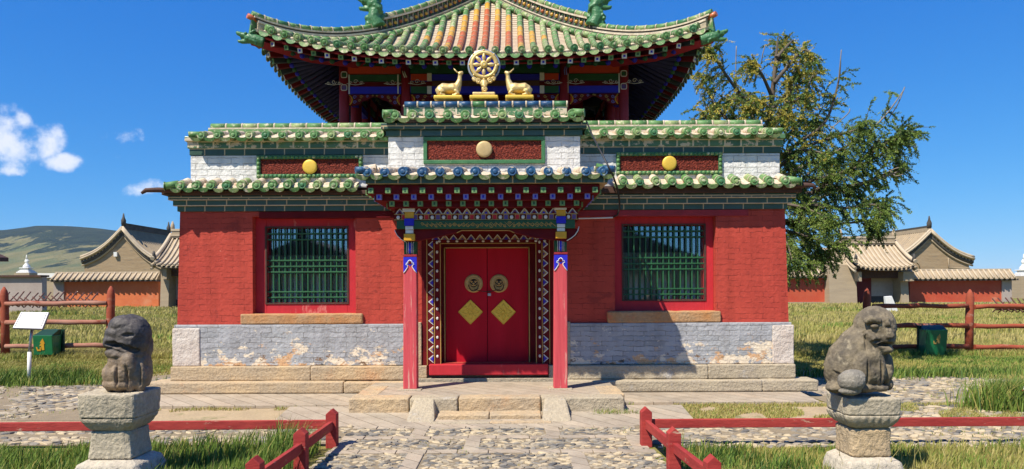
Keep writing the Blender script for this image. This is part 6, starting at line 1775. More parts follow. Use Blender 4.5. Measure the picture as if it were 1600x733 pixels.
def stupa(pxc, pybase, u, D, lab):
    x, zb_ = PX(pxc, pybase, D), PZ(pxc, pybase, D); k = D / F * u
    root = empty('stupa', (x, D, 0), lab, 'stupa', None)
    mb = MB(); mb.box(x - 15 * k, x + 15 * k, D - 15 * k, D + 15 * k, -.1, zb_, 'brick_far_pale'); mb.build('plinth', root)
    mb = MB()
    for a, b, w_ in ((0, 2.4, 13), (2.41, 4.6, 11), (4.61, 6.6, 9), (6.61, 9.4, 7)): mb.box(x - w_ * k, x + w_ * k, D - w_ * k, D + w_ * k, zb_ + a * k, zb_ + b * k, 'whitewash')
    mb.box(x - 9.5 * k, x + 9.5 * k, D - 9.5 * k, D + 9.5 * k, zb_ + 9.41 * k, zb_ + 11 * k, 'whitewash'); mb.build('steps', root, bevel=.05)
    mb = MB(); z0_ = zb_ + 11 * k
    mb.tube([(x, D, z0_ + h * k) for h in (0, 2, 5, 7.5, 8.5, 9)], [6.6 * k, 6.8 * k, 5.4 * k, 3.2 * k, 3.2 * k, 2.6 * k], 'whitewash', 18)
    mb.ell((x, D, z0_ + 13 * k), (4 * k, 2 * k, 4.4 * k), 'whitewash', 16, 9); mb.build('dome', root)
    mb = MB(); mb.tube([(x, D, z0_ + h * k) for h in (9, 17, 17.3, 26)], [1.7 * k, 1.2 * k, 1.7 * k, .5 * k], 'whitewash', 10); mb.box(x + 1.5 * k, x + 5 * k, D - .4 * k, D + .4 * k, z0_ + 14.5 * k, z0_ + 15.6 * k, 'whitewash'); mb.build('spire', root)
stupa(42, 427, .78, 88, 'white stepped stupa with ringed spire below the wooded hill on the left')
stupa(1600, 432, .95, 88, 'white stupa partly out of frame beyond the end of the right wall')

def gable_hall(apx, apy, lpx, lpy, rpx, rpy, wl, wr, pybase, D1, D2, lab, dark_top=False, leftroof=False):
    """gable end faces the camera; the ridge runs away from it"""
    xa, za = PX(apx, apy, D1), PZ(apx, apy, D1); xl, zl = PX(lpx, lpy, D1), PZ(lpx, lpy, D1); xr, zr_ = PX(rpx, rpy, D1), PZ(rpx, rpy, D1)
    root = empty('gabled_hall', (xa, D1, 0), lab, 'hall', None)
    def curve(x0, z0, x1, z1, n=10, sag=.16):
        return [(x0 + (x1 - x0) * k / n, z0 + (z1 - z0) * (k / n) ** (1) - sag * abs(z1 - z0) * math.sin(math.pi * k / n)) for k in range(n + 1)]
    L_ = curve(xl, zl, xa, za); Rr = curve(xa, za, xr, zr_)
    xwl, xwr = PX(wl, 420, D1), PX(wr, 420, D1)
    # wall under the curve
    top = [(x, z - .75) for x, z in L_ + Rr[1:] if xwl < x < xwr]
    zat = lambda x: float(np.interp(x, [q[0] for q in L_ + Rr[1:]], [q[1] for q in L_ + Rr[1:]])) - .75
    poly = [(xwl, -.1), (xwr, -.1), (xwr, zat(xwr))] + top[::-1] + [(xwl, zat(xwl))]
    mb = MB(); mb.prism(poly, D1 + .35, D2 - .3, 'brick_far'); mb.build('wall', root)
    mb = MB()
    for cv in (L_, Rr):
        for k in range(len(cv) - 1):
            (x0, z0), (x1, z1) = cv[k], cv[k + 1]
            mb.hexa([(x0, D1, z0 - .18), (x1, D1, z1 - .18), (x1, D2, z1 - .18), (x0, D2, z0 - .18)], [(x0, D1, z0), (x1, D1, z1), (x1, D2, z1), (x0, D2, z0)], 'roof_far')
    # tube rows down both slopes
    for cv in (L_[::-1], Rr):
        yy = D1 + .7
        while yy < D2 - .2:
            mb.tube([(x, yy, z + .05) for x, z in cv], .085, 'roof_far', 5, caps=False); yy += .38
    mb.build('roof', root, recalc=False)
    mb = MB()
    for cv in (L_, Rr):
        mb.tube([(x, D1 + .05, z + .16) for x, z in cv], .13, 'roof_far_light', 8); mb.tube([(x, D1 - .05, z - .04) for x, z in cv], .10, 'roof_far_light', 7)
        mb.tube([(x, D1 + .28, z - .68) for x, z in cv], .10, 'brick_far_pale', 6)
        for k in range(26):
            f = (k + .5) / 26 * (len(cv) - 1); i = int(f); x = cv[i][0] + (cv[i + 1][0] - cv[i][0]) * (f - i); z = cv[i][1] + (cv[i + 1][1] - cv[i][1]) * (f - i)
            mb.ell((x, D1 + .16, z - .30), (.12, .06, .15), 'roof_far_light' if k % 2 else 'roof_far_dark', 6, 5)
        mb.tube([(x, D1 + .30, z - .36) for x, z in cv], .22, 'roof_far_dark', 6)
    mb.build('verge_tiles', root)
    mb = MB(); mb.box(xa - .16, xa + .16, D1 + .2, D2, za, za + .42, 'roof_far_dark' if dark_top else 'roof_far'); mb.box(xa - .2, xa + .2, D1 + .2, D2, za + .423, za + .55, 'roof_far_dark')
    mb.build('ridge', root)
    for yy in (D1 + .3, D2 - .2): mb = MB(); mb.tube([(xa, yy, za + .3), (xa, yy, za + .8), (xa, yy, za + 1.1), (xa, yy, za + 1.5)], [.2, .24, .12, .05], 'roof_far_dark', 8); mb.build('ridge_finial', root)
    return root, D1
r1, D1 = gable_hall(191, 357, 126, 404, 256, 411, 129, 247, 430, 72, 82, 'brown brick hall with curved gable roof behind the orange enclosure wall', dark_top=True)
mb = MB(); c = P(182, 397.5, 72.3); mb.box(c.x - .16, c.x + .16, 72.1, 72.36, c.z - .22, c.z + .22, 'whitewash'); mb.build('vent_block', r1)
r2, D1 = gable_hall(1455, 361, 1386, 408, 1523, 404, 1410, 1518, 430, 72, 84, 'large brown brick hall with curved gable roof behind the right enclosure wall')
mb = MB()
mb.tube([P(1482, 403, 72.28), P(1482.5, 418, 72.28), P(1505, 419.5, 72.28), P(1516, 419, 72.28)], .05, 'brick_far_pale', 5); mb.build('pale_pipe', r2); mb = MB()
mb.tube([P(1430, 406, 72.28), P(1436, 412, 72.28), P(1438, 421, 72.28)], .05, 'brick_far_pale', 5); mb.build('pale_pipe', r2)

def gate(pl, pr, pyr, pye, rl, rr_, D, lab, sgn=1):
    """little tiled gatehouse, ridge across the view"""
    xl, xr = PX(pl, 425, D), PX(pr, 425, D); ze = PZ((pl + pr) / 2, pye, D); zr_ = PZ((pl + pr) / 2, pyr, D + 2.2)
    root = empty('tiled_gate', ((xl + xr) / 2, D, 0), lab, 'gatehouse', None)
    N = 8; cv = [(D - .9 + 3.1 * k / N, ze + (zr_ - ze) * (.35 * k / N + .65 * (k / N) ** 1.6)) for k in range(N + 1)]
    back = [(2 * (D + 2.2) - y, z) for y, z in cv[::-1]]
    mb = MB(); full = cv + back[1:]
    flare = lambda x: .28 * abs((x - (xl + xr) / 2) / ((xr - xl) / 2)) ** 4
    M_ = 16; vs = []
    for (y, z) in full:
        for i in range(M_ + 1): x = xl + (xr - xl) * i / M_; vs.append((x, y, z + flare(x) * max(0, 1 - (z - ze) / (zr_ - ze))))
    mb.add(vs, [(j * (M_ + 1) + i, j * (M_ + 1) + i + 1, (j + 1) * (M_ + 1) + i + 1, (j + 1) * (M_ + 1) + i) for j in range(len(full) - 1) for i in range(M_)], 'roof_far', True)
    vs2 = [(x, y, z - .16) for x, y, z in vs]
    mb.add(vs2, [(j * (M_ + 1) + i, j * (M_ + 1) + i + 1, (j + 1) * (M_ + 1) + i + 1, (j + 1) * (M_ + 1) + i) for j in range(len(full) - 1) for i in range(M_)], 'roof_far_dark', True)
    n = int((xr - xl) / .34)
    for k in range(n):
        x = xl + (k + .5) * (xr - xl) / n; fl = flare(x)
        mb.tube([(x, y - (.05 if q == 0 else 0), z + .06 + fl * max(0, 1 - (z - ze) / (zr_ - ze))) for q, (y, z) in enumerate(cv)], .085, 'roof_far_light', 6)
        mb.ell((x + .17, cv[0][0] - .02, ze - .10 + fl), (.09, .04, .10), 'roof_far', 6, 5)
    mb.build('roof', root, recalc=False)
    mb = MB()
    for x in (xl, xr):
        s_ = -1 if x == xl else 1; mb = MB()
        mb.tube([(x + s_ * .05, y, z + .28 + .28 * max(0, 1 - (z - ze) / (zr_ - ze))) for y, z in full], .15, 'roof_far_light', 8)
        mb.tube([(x + s_ * .10, y, z + .02) for y, z in full], .12, 'brick_far_pale', 6)
        mb.tube([(x + s_ * .12, y, z - .22) for y, z in full], .10, 'roof_far_light', 6)
        mb.tube([(x, cv[0][0] + .3, ze + .5), (x, cv[0][0] + .15, ze + .95), (x, cv[0][0] + .2, ze + 1.15)], [.16, .12, .04], 'roof_far_dark', 7)
        mb.build('verge_tiles', root)
    mb = MB(); mb.box(xl + .1, xr - .1, D + 2.0, D + 2.4, zr_, zr_ + .55, 'roof_far'); mb.box(xl + .08, xr - .08, D + 1.95, D + 2.45, zr_ + .553, zr_ + .72, 'roof_far_light')
    mb.box(xl + .1, xr - .1, D + 1.93, D + 1.998, zr_ + .15, zr_ + .25, 'roof_far_light'); mb.build('ridge', root)
    for x in (xl + .1, xr - .1): mb = MB(); mb.tube([(x, D + 2.2, zr_ + .5), (x, D + 2.2, zr_ + 1.0), (x, D + 2.2, zr_ + 1.35)], [.18, .16, .04], 'roof_far', 8); mb.build('ridge_finial', root)
    # side walls and piers
    a, b, c_, d_ = rl, rr_, D, D + 4.4
    mb = MB()
    for (x0, x1) in ((a[0], a[1]), (b[0], b[1])):
        X0, X1 = PX(x0, 440, D), PX(x1, 440, D)
        mb = MB(); vsL = [(c_, -.1), (d_, -.1)] + [(y, z - .2) for y, z in full[::-1] if c_ < y < d_]
        n_ = len(vsL); mb.add([(X0, y, z) for y, z in vsL] + [(X1, y, z) for y, z in vsL], [tuple(range(n_)), tuple(range(2 * n_ - 1, n_ - 1, -1))] + [(q, (q + 1) % n_, (q + 1) % n_ + n_, q + n_) for q in range(n_)], 'brick_far_pale')
        mb.build('side_wall', root)
    mb = MB()
    for (x0, x1) in ((a[1] - 1.5, a[1] + .3), (b[0] - .3, b[1] + .3)): mb = MB(); mb.box(PX(x0, 440, D) - .1, PX(x1, 440, D) + .1, D - .5, D + .3, ze - 1.0, ze - .25, 'roof_far'); mb.build('corbel', root)
    mb = MB(); mb.box(PX(a[1], 440, D) + .003, PX(b[0], 440, D) - .003, D + .3, D + .6, ze - .75, ze + .05, 'old_wood'); mb.build('lintel', root)
    mb = MB(); xm = PX(a[1] + (b[0] - a[1]) * (.48 if sgn > 0 else .52), 440, D)
    x0, x1 = PX(a[1], 440, D) + .003, PX(b[0], 440, D) - .003
    if sgn > 0: mb.box(x0, xm, D + 1.2, D + 1.35, -.1, ze - .5, 'far_door')
    else: mb.box(xm, x1, D + 1.2, D + 1.35, -.1, ze - .5, 'far_door')
    mb.build('door', root)
    mb = MB(); q0, q1 = (xm + .003, x1) if sgn > 0 else (x0, xm - .003)
    mb.box(q0, q1, D + 1.3, D + 1.45, .75, ze - .5, 'plaster_pale'); mb.box(q0, q1, D + 1.3, D + 1.45, -.1, .747, 'roof_far_dark'); mb.build('inner_wall', root)
gate(1331, 1421, 383, 420, (1297, 1340), (1409, 1421), 59, 'small gatehouse with curved tiled roof and dark red door right of the temple')
gate(248, 320, 372, 416, (250, 263), (300, 312), 57, 'tiled gatehouse half hidden behind the temple\'s left corner', -1)
mb = MB(); c = P(1393, 486, 45); mb.hexa([(c.x - .25, c.y, 0), (c.x + .45, c.y, 0), (c.x + .45, c.y + .3, 0), (c.x - .25, c.y + .3, 0)], [(c.x - .35, c.y, .95), (c.x + .05, c.y, .98), (c.x + .05, c.y + .25, .98), (c.x - .35, c.y + .25, .95)], 'whitewash')
o = mb.build('leaning_slab', org=(c.x, c.y, 0), bevel=.02); tag(o, 'small white slab leaning in the dry grass before the right gate', 'slab')

# halls across the forecourt, behind the viewer: the window panes mirror them
def facing(x0, xa, x1, y0, za, ze, lab):
    root = empty('facing_hall', ((x0 + x1) / 2, y0, 0), lab, 'hall')
    mb = MB(); mb.box(x0 + .6, x1 - .6, y0 - 6, y0, -.1, ze - .1, 'whitewash'); mb.build('wall', root)
    for k in range(9): mb = MB(); xx = x0 + .8 + (x1 - x0 - 1.6) * k / 8; mb.tube([(xx, y0 + .3, -.1), (xx, y0 + .3, ze)], .14, 'old_wood', 8); mb.build('pillar', root)
    mb = MB(); n = 8
    cv = [(x0 + (xa - x0) * k / n, ze + (za - ze) * (k / n) ** 1.5) for k in range(n + 1)] + [(xa + (x1 - xa) * k / n, ze + (za - ze) * (1 - k / n) ** 1.5) for k in range(1, n + 1)]
    mb.prism(cv + [(x1, ze - .15), (x0, ze - .15)], y0 - 6.6, y0 + .6, 'roof_far_dark'); mb.build('roof', root)
    mb = MB(); mb.tube([(xa, y0 + .4, za - .1), (xa, y0 + .4, za + .4), (xa, y0 + .4, za + .7)], [.3, .25, .05], 'roof_far_dark', 8); mb.build('ridge_finial', root)
facing(-17, -10.9, -4.5, -16, 4.25, 2.5, 'dark-roofed hall across the forecourt mirrored in the left window')
facing(1.0, 6.0, 13.5, -16, 4.6, 2.4, 'dark-roofed hall across the forecourt mirrored in the right window')

# thin dry air over the valley: far slopes fade towards blue
m, t = newmat('air'); pvn = t.nodes.new('ShaderNodeVolumePrincipled'); pvn.inputs['Color'].default_value = (.62, .78, 1, 1); pvn.inputs['Density'].default_value = .00007
o_ = t.nodes.new('ShaderNodeOutputMaterial'); t.links.new(pvn.outputs[0], o_.inputs['Volume'])
hz_ = MB(); hz_.box(-3100, 3100, -320, 2720, -1.2, 215, 'air'); o = hz_.build('haze'); o['kind'] = 'stuff'

# ================================================================ LARCH TREE
TD = 16.2
TR = empty('larch_tree', (PX(1185, 500, TD), TD, 0), 'tall ragged larch with drooping green and yellowing branches behind the temple\'s right corner', 'tree')
rt = random.Random(12)
def tp(px, py, dd=0.0): return P(px, py, TD + dd)
def catmull(pts, n=8):
    out = []
    for i in range(len(pts) - 1):
        p0, p1, p2, p3 = pts[max(i - 1, 0)], pts[i], pts[i + 1], pts[min(i + 2, len(pts) - 1)]
        for k in range(n):
            t = k / n; out.append(.5 * ((2 * p1) + (p2 - p0) * t + (2 * p0 - 5 * p1 + 4 * p2 - p3) * t * t + (3 * p1 - p0 - 3 * p2 + p3) * t ** 3))
    out.append(pts[-1]); return out
trunk = catmull([Vector((PX(1185, 500, TD), TD, -.1)), tp(1183, 420), tp(1190, 330, .1), tp(1198, 230, 0), tp(1208, 140, .1), tp(1216, 58)], 6)
mb = MB(); n = len(trunk); mb.tube(trunk, [.15 * (1 - k / (n - 1)) ** .8 + .012 for k in range(n)], 'bark', 10); mb.build('trunk', TR)
# limbs: list of pixel points with depth offsets, foliage amount
limbs = [
 ([(1205, 190), (1160, 150), (1120, 95), (1108, 72)], -.6, 1.0, .2), ([(1200, 240), (1150, 200), (1115, 160), (1098, 118)], .5, 1.0, .2), ([(1195, 280), (1150, 240), (1118, 205), (1100, 175)], -.8, 1, .2),
 ([(1200, 220), (1175, 180), (1160, 150)], .8, 1, .2), ([(1206, 150), (1190, 115), (1176, 98)], -.5, .9, .2), ([(1214, 90), (1230, 72), (1240, 62)], .3, .9, .2), ([(1210, 130), (1235, 100), (1258, 78), (1272, 95)], -.4, 1, .2),
 ([(1205, 170), (1245, 135), (1270, 120)], .6, 1, .2), ([(1203, 200), (1240, 160), (1262, 150)], -.9, 1, .2), ([(1200, 240), (1245, 200), (1275, 188)], .9, 1, .3),
 ([(1205, 175), (1190, 160), (1168, 165)], -1.2, 1, .2),
 ([(1198, 260), (1250, 222), (1290, 190), (1310, 130), (1314, 88)], -.2, .55, .55), ([(1196, 280), (1250, 235), (1300, 215), (1345, 200), (1352, 188)], -1.0, .85, .3),
 ([(1196, 290), (1255, 260), (1320, 230), (1375, 190), (1413, 140)], -.6, .35, .4), ([(1194, 310), (1260, 285), (1330, 265), (1385, 235), (1412, 200)], -1.3, 1.0, .3),
 ([(1194, 320), (1270, 300), (1340, 290), (1390, 268), (1406, 255)], -.1, 1.0, .3), ([(1192, 330), (1260, 320), (1320, 325), (1365, 320), (1378, 335)], -1.5, 1, .25),
 ([(1190, 345), (1250, 345), (1310, 350), (1360, 345), (1368, 358)], .6, .9, .3), ([(1190, 350), (1245, 365), (1290, 378), (1325, 380)], -.9, 1, .2),
 ([(1188, 365), (1230, 385), (1265, 398), (1292, 400)], .3, 1, .2), ([(1188, 375), (1220, 395), (1240, 408), (1262, 412)], -1.0, 1, .2), ([(1190, 340), (1235, 350), (1262, 372), (1280, 392)], 1.0, 1, .2),
 ([(1192, 310), (1240, 290), (1285, 255), (1310, 250)], 1.0, 1, .2), ([(1196, 270), (1235, 240), (1262, 235), (1290, 240)], -1.4, 1, .2), ([(1200, 230), (1222, 200), (1232, 180)], -1.3, 1, .1),
 ([(1190, 330), (1230, 320), (1270, 330), (1300, 345)], -1.7, 1, .2), ([(1192, 300), (1225, 290), (1250, 300), (1270, 320)], 1.3, 1, .1), ([(1212, 100), (1222, 85), (1224, 68)], .5, .9, .1),
 ([(1192, 330), (1215, 350), (1232, 385), (1238, 408)], -1.2, 1, .0), ([(1196, 290), (1225, 270), (1240, 255)], .2, 1, .0), ([(1200, 210), (1225, 170), (1238, 130), (1245, 105)], .2, 1, .1),
 ([(1195, 260), (1170, 230), (1150, 190), (1135, 150)], 1.2, 1, .2), ([(1240, 335), (1300, 300), (1350, 285), (1400, 270), (1410, 266)], -.8, .12, .4), ([(1330, 262), (1375, 230), (1405, 215), (1420, 208)], -.9, 1, .1),
 ([(1255, 310), (1310, 275), (1350, 245), (1372, 220)], -1.2, 1, .1), ([(1300, 290), (1345, 310), (1378, 318), (1390, 310)], -1.0, 1, .1)]
limb_paths = []
for pts, dd, fol, bare in limbs:
    n = len(pts); pv_ = [tp(a, b, dd * (k / (n - 1)) ** .8) for k, (a, b) in enumerate(pts)]
    path = catmull(pv_, 7); limb_paths.append((path, fol, bare, pts))
    mb = MB(); L_ = len(path); mb.tube(path, [.040 * (1 - k / (L_ - 1)) ** .9 + .009 for k in range(L_)], 'bark' if fol > .5 else 'twig_grey', 6); mb.build('limb', TR)
# foliage
FV, FF, FM = [], [], []
twb = MB()
def tuft(p, d, L_, mat_i, nn=14, wd=.022, ln=.060):
    d = d.normalized()
    a = d.cross(Vector((.3, .2, 1))).normalized(); b = a.cross(d)
    for k in range(nn):
        f = (k + rt.random()) / nn; an = rt.uniform(0, 6.283)
        c = p + d * (L_ * f)
        o_ = (a * math.cos(an) + b * math.sin(an))
        tip = c + (o_ * rt.uniform(.5, 1) + d * rt.uniform(.3, 1.0)).normalized() * (ln * rt.uniform(.6, 1.15) * (1 - .4 * f))
        sdir = (tip - c).cross(Vector((rt.uniform(-1, 1), rt.uniform(-1, 1), rt.uniform(-1, 1)))).normalized() * wd * .5
        i0 = len(FV); m_ = c.lerp(tip, .5)
        FV.extend([c, m_ + sdir, tip, m_ - sdir]); FF.append((i0, i0 + 1, i0 + 2, i0 + 3)); FM.append(mat_i)
def pick(p, dark):
    px = 800 + p.x * F / p.y; py = HOR - (p.z - EYE) * F / p.y
    yel = max(0, min(1, (300 - py) / 150)) * max(0, min(1, (1330 - px) / 70))
    r_ = rt.random()
    if r_ < yel * .48: return 2
    if r_ < .62: return 1 if rt.random() < .72 else 0
    return 0 if rt.random() < .55 else 1
for path, fol, bare, pts in limb_paths:
    L_ = len(path); tot = sum((path[i + 1] - path[i]).length for i in range(L_ - 1))
    start = .12
    ntw = int(tot * 25 * fol) + 1
    for q in range(ntw):
        f = start + (1 - start) * (rt.random() ** .85)
        if f > 1 - bare * .35 and fol < .6 and rt.random() < .8: continue
        x_ = f * (L_ - 1); i = min(int(x_), L_ - 2); p = path[i].lerp(path[i + 1], x_ - i); d = (path[i + 1] - path[i]).normalized()
        out_ = Vector((rt.uniform(-1, 1), rt.uniform(-1, 1), rt.uniform(-1, 1))); out_ = (out_ - d * out_.dot(d)).normalized()
        td = (d * rt.uniform(.2, 1.0) + out_ * rt.uniform(.5, 1.0) + Vector((0, 0, rt.uniform(-.55, .25)))).normalized()
        TL = rt.uniform(.25, .70) * (1.1 - .45 * f)
        N = 5; tw = [p]
        for k in range(N):
            td = (td + Vector((rt.uniform(-.12, .12), rt.uniform(-.12, .12), -.20))).normalized(); tw.append(tw[-1] + td * TL / N)
        twb.tube(tw, .0065, 'bark', 3, caps=False)
        for k in range(N + 1):
            if rt.random() < .12: continue
            c_ = tw[k]; m_ = pick(c_, 0)
            dd_ = (tw[min(k + 1, N)] - tw[max(k - 1, 0)]).normalized()
            side_ = dd_.cross(Vector((0, 0, 1))).normalized() * rt.choice((-1, 1))
            tuft(c_, dd_, TL / N * 1.2, m_, 17)
            if rt.random() < .42: tuft(c_, (dd_ * .5 + side_ * rt.uniform(.3, 1) + Vector((0, 0, rt.uniform(-.8, .3)))).normalized(), rt.uniform(.12, .28), m_, 18)
# a few bare twigs sticking out
for a, b, c_ in (((1152, 150), (1150, 110), (1151, 72)), ((1310, 130), (1313, 100), (1315, 78)), ((1385, 190), (1402, 165), (1414, 136)), ((1380, 272), (1405, 262), (1420, 268)), ((1392, 268), (1400, 275), (1412, 272)), ((1100, 188), (1094, 175), (1092, 168)), ((1190, 100), (1192, 85), (1196, 70)), ((1300, 200), (1325, 178), (1328, 170)), ((1262, 135), (1270, 118), (1276, 112)), ((1290, 290), (1330, 272), (1356, 262))):
    twb.tube(catmull([tp(*a, -.4), tp(*b, -.5), tp(*c_, -.5)], 4), .011, 'twig_grey', 4)
twb.build('twigs', TR)
mb = MB(); mb.v = [tuple(v) for v in FV]; mb.f = FF; mb.m = FM; mb.s = [False] * len(FF); mb.mats = ['needle_dark', 'needle_mid', 'needle_yellow']
o = mb.build('foliage', TR, recalc=False); print('tree faces', len(FF))

# ================================================================ GRASS
def grass(name, xs, ys, h, wd, mats, mw, lean=.35, seed=1, wind=(.15, .05), bent=True):
    r = np.random.default_rng(seed); n = len(xs)
    h = np.asarray(h) if hasattr(h, '__len__') else np.full(n, h); h = h * r.uniform(.45, 1.15, n)
    an = r.uniform(0, 2 * np.pi, n); la = r.uniform(0, 2 * np.pi, n); lm = r.uniform(.05, lean, n) * h
    dx, dy = np.cos(an) * wd / 2, np.sin(an) * wd / 2
    lx, ly = np.cos(la) * lm + wind[0] * h, np.sin(la) * lm + wind[1] * h
    V = np.zeros((n, 5, 3))
    V[:, 0] = np.stack([xs - dx, ys - dy, np.zeros(n)], 1); V[:, 1] = np.stack([xs + dx, ys + dy, np.zeros(n)], 1)
    V[:, 2] = np.stack([xs + lx * .35 + dx * .8, ys + ly * .35 + dy * .8, h * .6], 1); V[:, 3] = np.stack([xs + lx * .35 - dx * .8, ys + ly * .35 - dy * .8, h * .6], 1)
    V[:, 4] = np.stack([xs + lx, ys + ly, h], 1)
    b = (np.arange(n) * 5)[:, None]
    quad = (b + np.array([0, 1, 2, 3])); tri = (b + np.array([3, 2, 4]))
    me = bpy.data.meshes.new(name); me.vertices.add(n * 5); me.vertices.foreach_set('co', V.reshape(-1))
    loops = np.concatenate([quad, tri], 1).reshape(-1)
    me.loops.add(len(loops)); me.loops.foreach_set('vertex_index', loops)
    ls = np.zeros(n * 2, int); ls[0::2] = np.arange(n) * 7; ls[1::2] = np.arange(n) * 7 + 4
    me.polygons.add(n * 2); me.polygons.foreach_set('loop_start', ls)
    for q in mats: me.materials.append(M[q])
    if callable(mw): mi_ = mw(xs, ys, r)
    else: mi_ = r.choice(len(mats), n, p=mw)
    me.polygons.foreach_set('material_index', np.repeat(mi_, 2).astype(np.int32))
    me.update(calc_edges=True); me.validate()
    o = bpy.data.objects.new(name, me); C.objects.link(o); return o
def scatter(n, x0, x1, y0, y1, seed, keep=None, clump=0.0, nc=0):
    r = np.random.default_rng(seed); xs = r.uniform(x0, x1, n); ys = r.uniform(y0, y1, n)
    if nc:
        cx_, cy_ = r.uniform(x0, x1, nc), r.uniform(y0, y1, nc); i = r.integers(0, nc, n)
        xs, ys = cx_[i] + r.normal(0, clump, n), cy_[i] + r.normal(0, clump, n)
    m_ = (xs > x0) & (xs < x1) & (ys > y0) & (ys < y1)
    if keep is not None: m_ &= keep(xs, ys)
    return xs[m_], ys[m_]
def patchy(xs, ys, s=1.0, o_=0.0):
    return np.sin(xs * 1.7 * s + o_) * np.cos(ys * 2.3 * s + 1.3 + o_) + .6 * np.sin(xs * 4.1 * s + ys * 3.3 * s + o_) + .4 * np.cos(xs * 9.3 * s - ys * 7.1 * s)
# deep green patch inside the left low fence
a = scatter(17000, -6.4, -1.93, 3.9, 7.5, 1, nc=1500, clump=.05); b = scatter(9000, -6.4, -1.93, 3.9, 7.5, 2)
xs, ys = np.concatenate([a[0], b[0]]), np.concatenate([a[1], b[1]])
hh = .19 + .05 * patchy(xs, ys) ; hh = np.where(xs > -2.35, hh * 1.5, hh); hh = np.where(xs < -3.9, hh * .8, hh)
o = grass('tall_grass', xs, ys, hh, .011, ['grass_green', 'grass_deep', 'grass_yellow'], (.60, .24, .16), .5, 3); tag(o, 'deep green tall grass inside the left low red fence', 'grass', kind='stuff')
# paler patch on the right
a = scatter(15000, 1.50, 7.2, 3.9, 7.45, 4, nc=1800, clump=.07); b = scatter(15000, 1.50, 7.2, 3.9, 7.45, 5)
xs, ys = np.concatenate([a[0], b[0]]), np.concatenate([a[1], b[1]])
hh = .10 + .03 * patchy(xs, ys); hh = np.where((xs < 2.0) & (ys > 6), hh * 1.3, hh)
def mwr(xs, ys, r):
    p = patchy(xs, ys, .8, 2.0); q = r.uniform(-1, 1, len(xs)) + p * .7
    return np.where(q > .95, 1, np.where(q > .15, 0, np.where(q > -1.1, 2, 3)))
o = grass('short_grass', xs, ys, hh, .011, ['grass_green', 'grass_deep', 'grass_yellow', 'grass_straw'], mwr, .6, 6); tag(o, 'yellow-green shorter grass inside the right low red fence', 'grass', kind='stuff')
# straw stalks
xs, ys = scatter(70, 2.2, 5.2, 5.2, 6.6, 8)
o = grass('dry_stalks', xs, ys, .34, .007, ['grass_straw'], (1.0,), .7, 9); tag(o, 'pale dry stalks standing up in the grass before the right pedestal', 'grass', kind='stuff')
# thin growth on the dirt strips
def strip_keep(xs, ys): return (patchy(xs, ys, .9, 4) > .1) | (ys > 10.0)
a = scatter(18000, 2.2, 6.4, 9.05, 10.2, 10, strip_keep)
b = scatter(5000, PX(150, 640, 9.5), -2.9, 9.1, 10.06, 11, lambda x, y: (patchy(x, y, .9, 1) > .55) | ((y > 9.9) & (patchy(x, y, 1.2, 1) > -.2)))
xs, ys = np.concatenate([a[0], b[0]]), np.concatenate([a[1], b[1]])
o = grass('sparse_grass', xs, ys, .05, .010, ['grass_straw', 'grass_yellow', 'grass_green'], (.55, .32, .13), .9, 12); tag(o, 'sparse straw-coloured growth on the bare strips beside the temple steps', 'grass', kind='stuff')
a = scatter(5200, 4.9, 12.5, 9.1, 12.9, 40, lambda x, y: patchy(x, y, .7, 2) > .35); b = scatter(3000, -13, -5.2, 9.3, 12.6, 41, lambda x, y: patchy(x, y, .7, 5) > .6)
c2 = scatter(2500, 1.5, 9, 7.6, 8.9, 42, lambda x, y: patchy(x, y, .9, 3) > .4); d2 = scatter(900, -1.8, 1.4, 5.2, 8.5, 43, lambda x, y: patchy(x, y, 1.2, 6) > .8)
xs, ys = np.concatenate([a[0], b[0], c2[0], d2[0]]), np.concatenate([a[1], b[1], c2[1], d2[1]])
o = grass('joint_grass', xs, ys, .045, .010, ['grass_straw', 'grass_yellow', 'grass_green'], (.4, .35, .25), .9, 44); tag(o, 'thin dry grass growing in the joints of the cobbled yard', 'grass', kind='stuff')
# weeds at the platform corner
xs, ys = scatter(260, 1.0, 1.55, 9.18, 9.31, 13); x2, y2 = scatter(60, 1.46, 1.62, 9.6, 9.9, 14)
o = grass('weeds', np.concatenate([xs, x2]), np.concatenate([ys, y2]), .12, .009, ['grass_green', 'grass_yellow'], (.6, .4), .5, 15); tag(o, 'green weeds sprouting along the foot of the stone platform', 'weeds', kind='stuff')
# meadow, getting coarser with distance
def meadow_keep(x, y):
    k = np.ones(len(x), bool)
    k &= ~((x > -5.35) & (x < 4.9) & (y < 21.2))
    k &= ~((x < -5) & (y < 12.6 + np.clip((x + 7.4) * 1.6, 0, 3.6)))
    k &= ~((x > 4) & (y < 13.3 - np.clip((x - 7.6) * .55, -.6, 3.2)) & ~((x > 8.4) & (x < 10.6) & (y > 11.15) & (y < 12.05)))
    k &= ~((x > 4) & (x < 5.6) & (y < 14.6))
    return k
def mwm(xs, ys, r):
    p = patchy(xs, ys, .22, 0) + .5 * patchy(xs, ys, .9, 3); q = r.normal(0, .38, len(xs)) + p * .8
    far = (ys > 17.4) * .9 + .35 + (ys < 15) * .45
    q = q - far
    return np.where(q > .75, 1, np.where(q > .0, 0, np.where(q > -1.5, 2, 3)))
mg = ['grass_green', 'grass_deep', 'grass_yellow', 'grass_straw']
a = scatter(90000, -13, -4.6, 12.0, 20, 20, meadow_keep); b = scatter(110000, 4.6, 15.5, 9.2, 20, 21, meadow_keep)
xs, ys = np.concatenate([a[0], b[0]]), np.concatenate([a[1], b[1]])
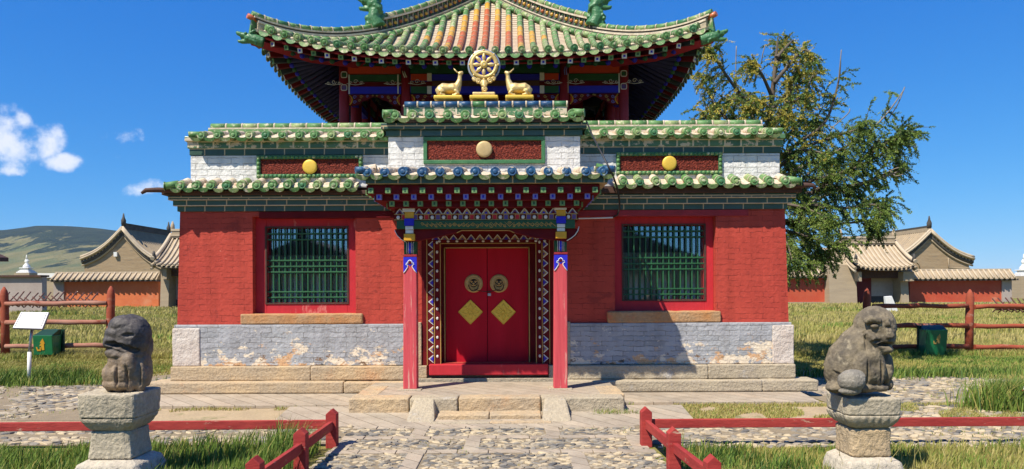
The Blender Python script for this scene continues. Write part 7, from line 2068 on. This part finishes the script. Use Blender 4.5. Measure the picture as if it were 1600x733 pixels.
hh = np.where(ys > 17, .16, .055) + .02 * patchy(xs, ys, .6)
o = grass('meadow_grass', xs, ys, hh, .015, mg, mwm, .8, 22); tag(o, 'rough meadow grass on both sides of the temple out to the log fences', 'grass', kind='stuff')
xs, ys = scatter(90000, -30, 34, 19.8, 47, 23, lambda x, y: (np.abs(x) < y * .74) & ~((x > -4.2) & (x < 3.5 )))
hh = .17 + .05 * patchy(xs, ys, .3)
o = grass('meadow_grass', xs, ys, hh, .045, mg, mwm, .6, 24); tag(o, 'tall straw-coloured meadow grass beyond the log fences', 'grass', kind='stuff')
xs, ys = scatter(45000, -46, 52, 45, 59.3, 25, lambda x, y: (np.abs(x) < y * .74) & ~((x > -12) & (x < 9)))
o = grass('meadow_grass', xs, ys, .30, .09, mg, mwm, .6, 26); tag(o, 'distant meadow grass at the foot of the enclosure walls', 'grass', kind='stuff')
# lush clumps: by the left bin, by the right bin, at the right edge
def clumpy(cx_, cy_, rx, ry, n, h, sd, lab, mats=('grass_green', 'grass_deep', 'grass_yellow'), p=(.5, .42, .08), wd=.016):
    r = np.random.default_rng(sd); xs, ys = r.normal(cx_, rx, n), r.normal(cy_, ry, n)
    o = grass('grass_clump', xs, ys, h, wd, list(mats), p, .7, sd); tag(o, lab, 'grass', kind='stuff')
c = P(75, 560, 13.2); clumpy(c.x - .1, 13.1, .55, .16, 1500, .26, 31, 'lush dark grass at the foot of the left litter bin')
c = P(1440, 560, 13.2); clumpy(c.x + .2, 13.4, 1.5, .25, 3200, .17, 32, 'dark green grass round the right litter bin')
c = P(1592, 620, 9.4); clumpy(c.x + .12, 9.75, .24, .16, 2000, .42, 33, 'tall green grass tuft at the right edge of the path', p=(.62, .2, .18), wd=.013)
c = P(48, 590, 12.7); clumpy(c.x, 12.75, .8, .2, 1800, .16, 34, 'short bright grass round the foot of the white sign pole')

for o in list(C.objects):
    if o.name.split('.')[0] in ('edge_stone', 'step', 'cheek_stone', 'plinth_stone', 'sill', 'corner_stone'):
        chipped(o, .016, .10, lev=4)
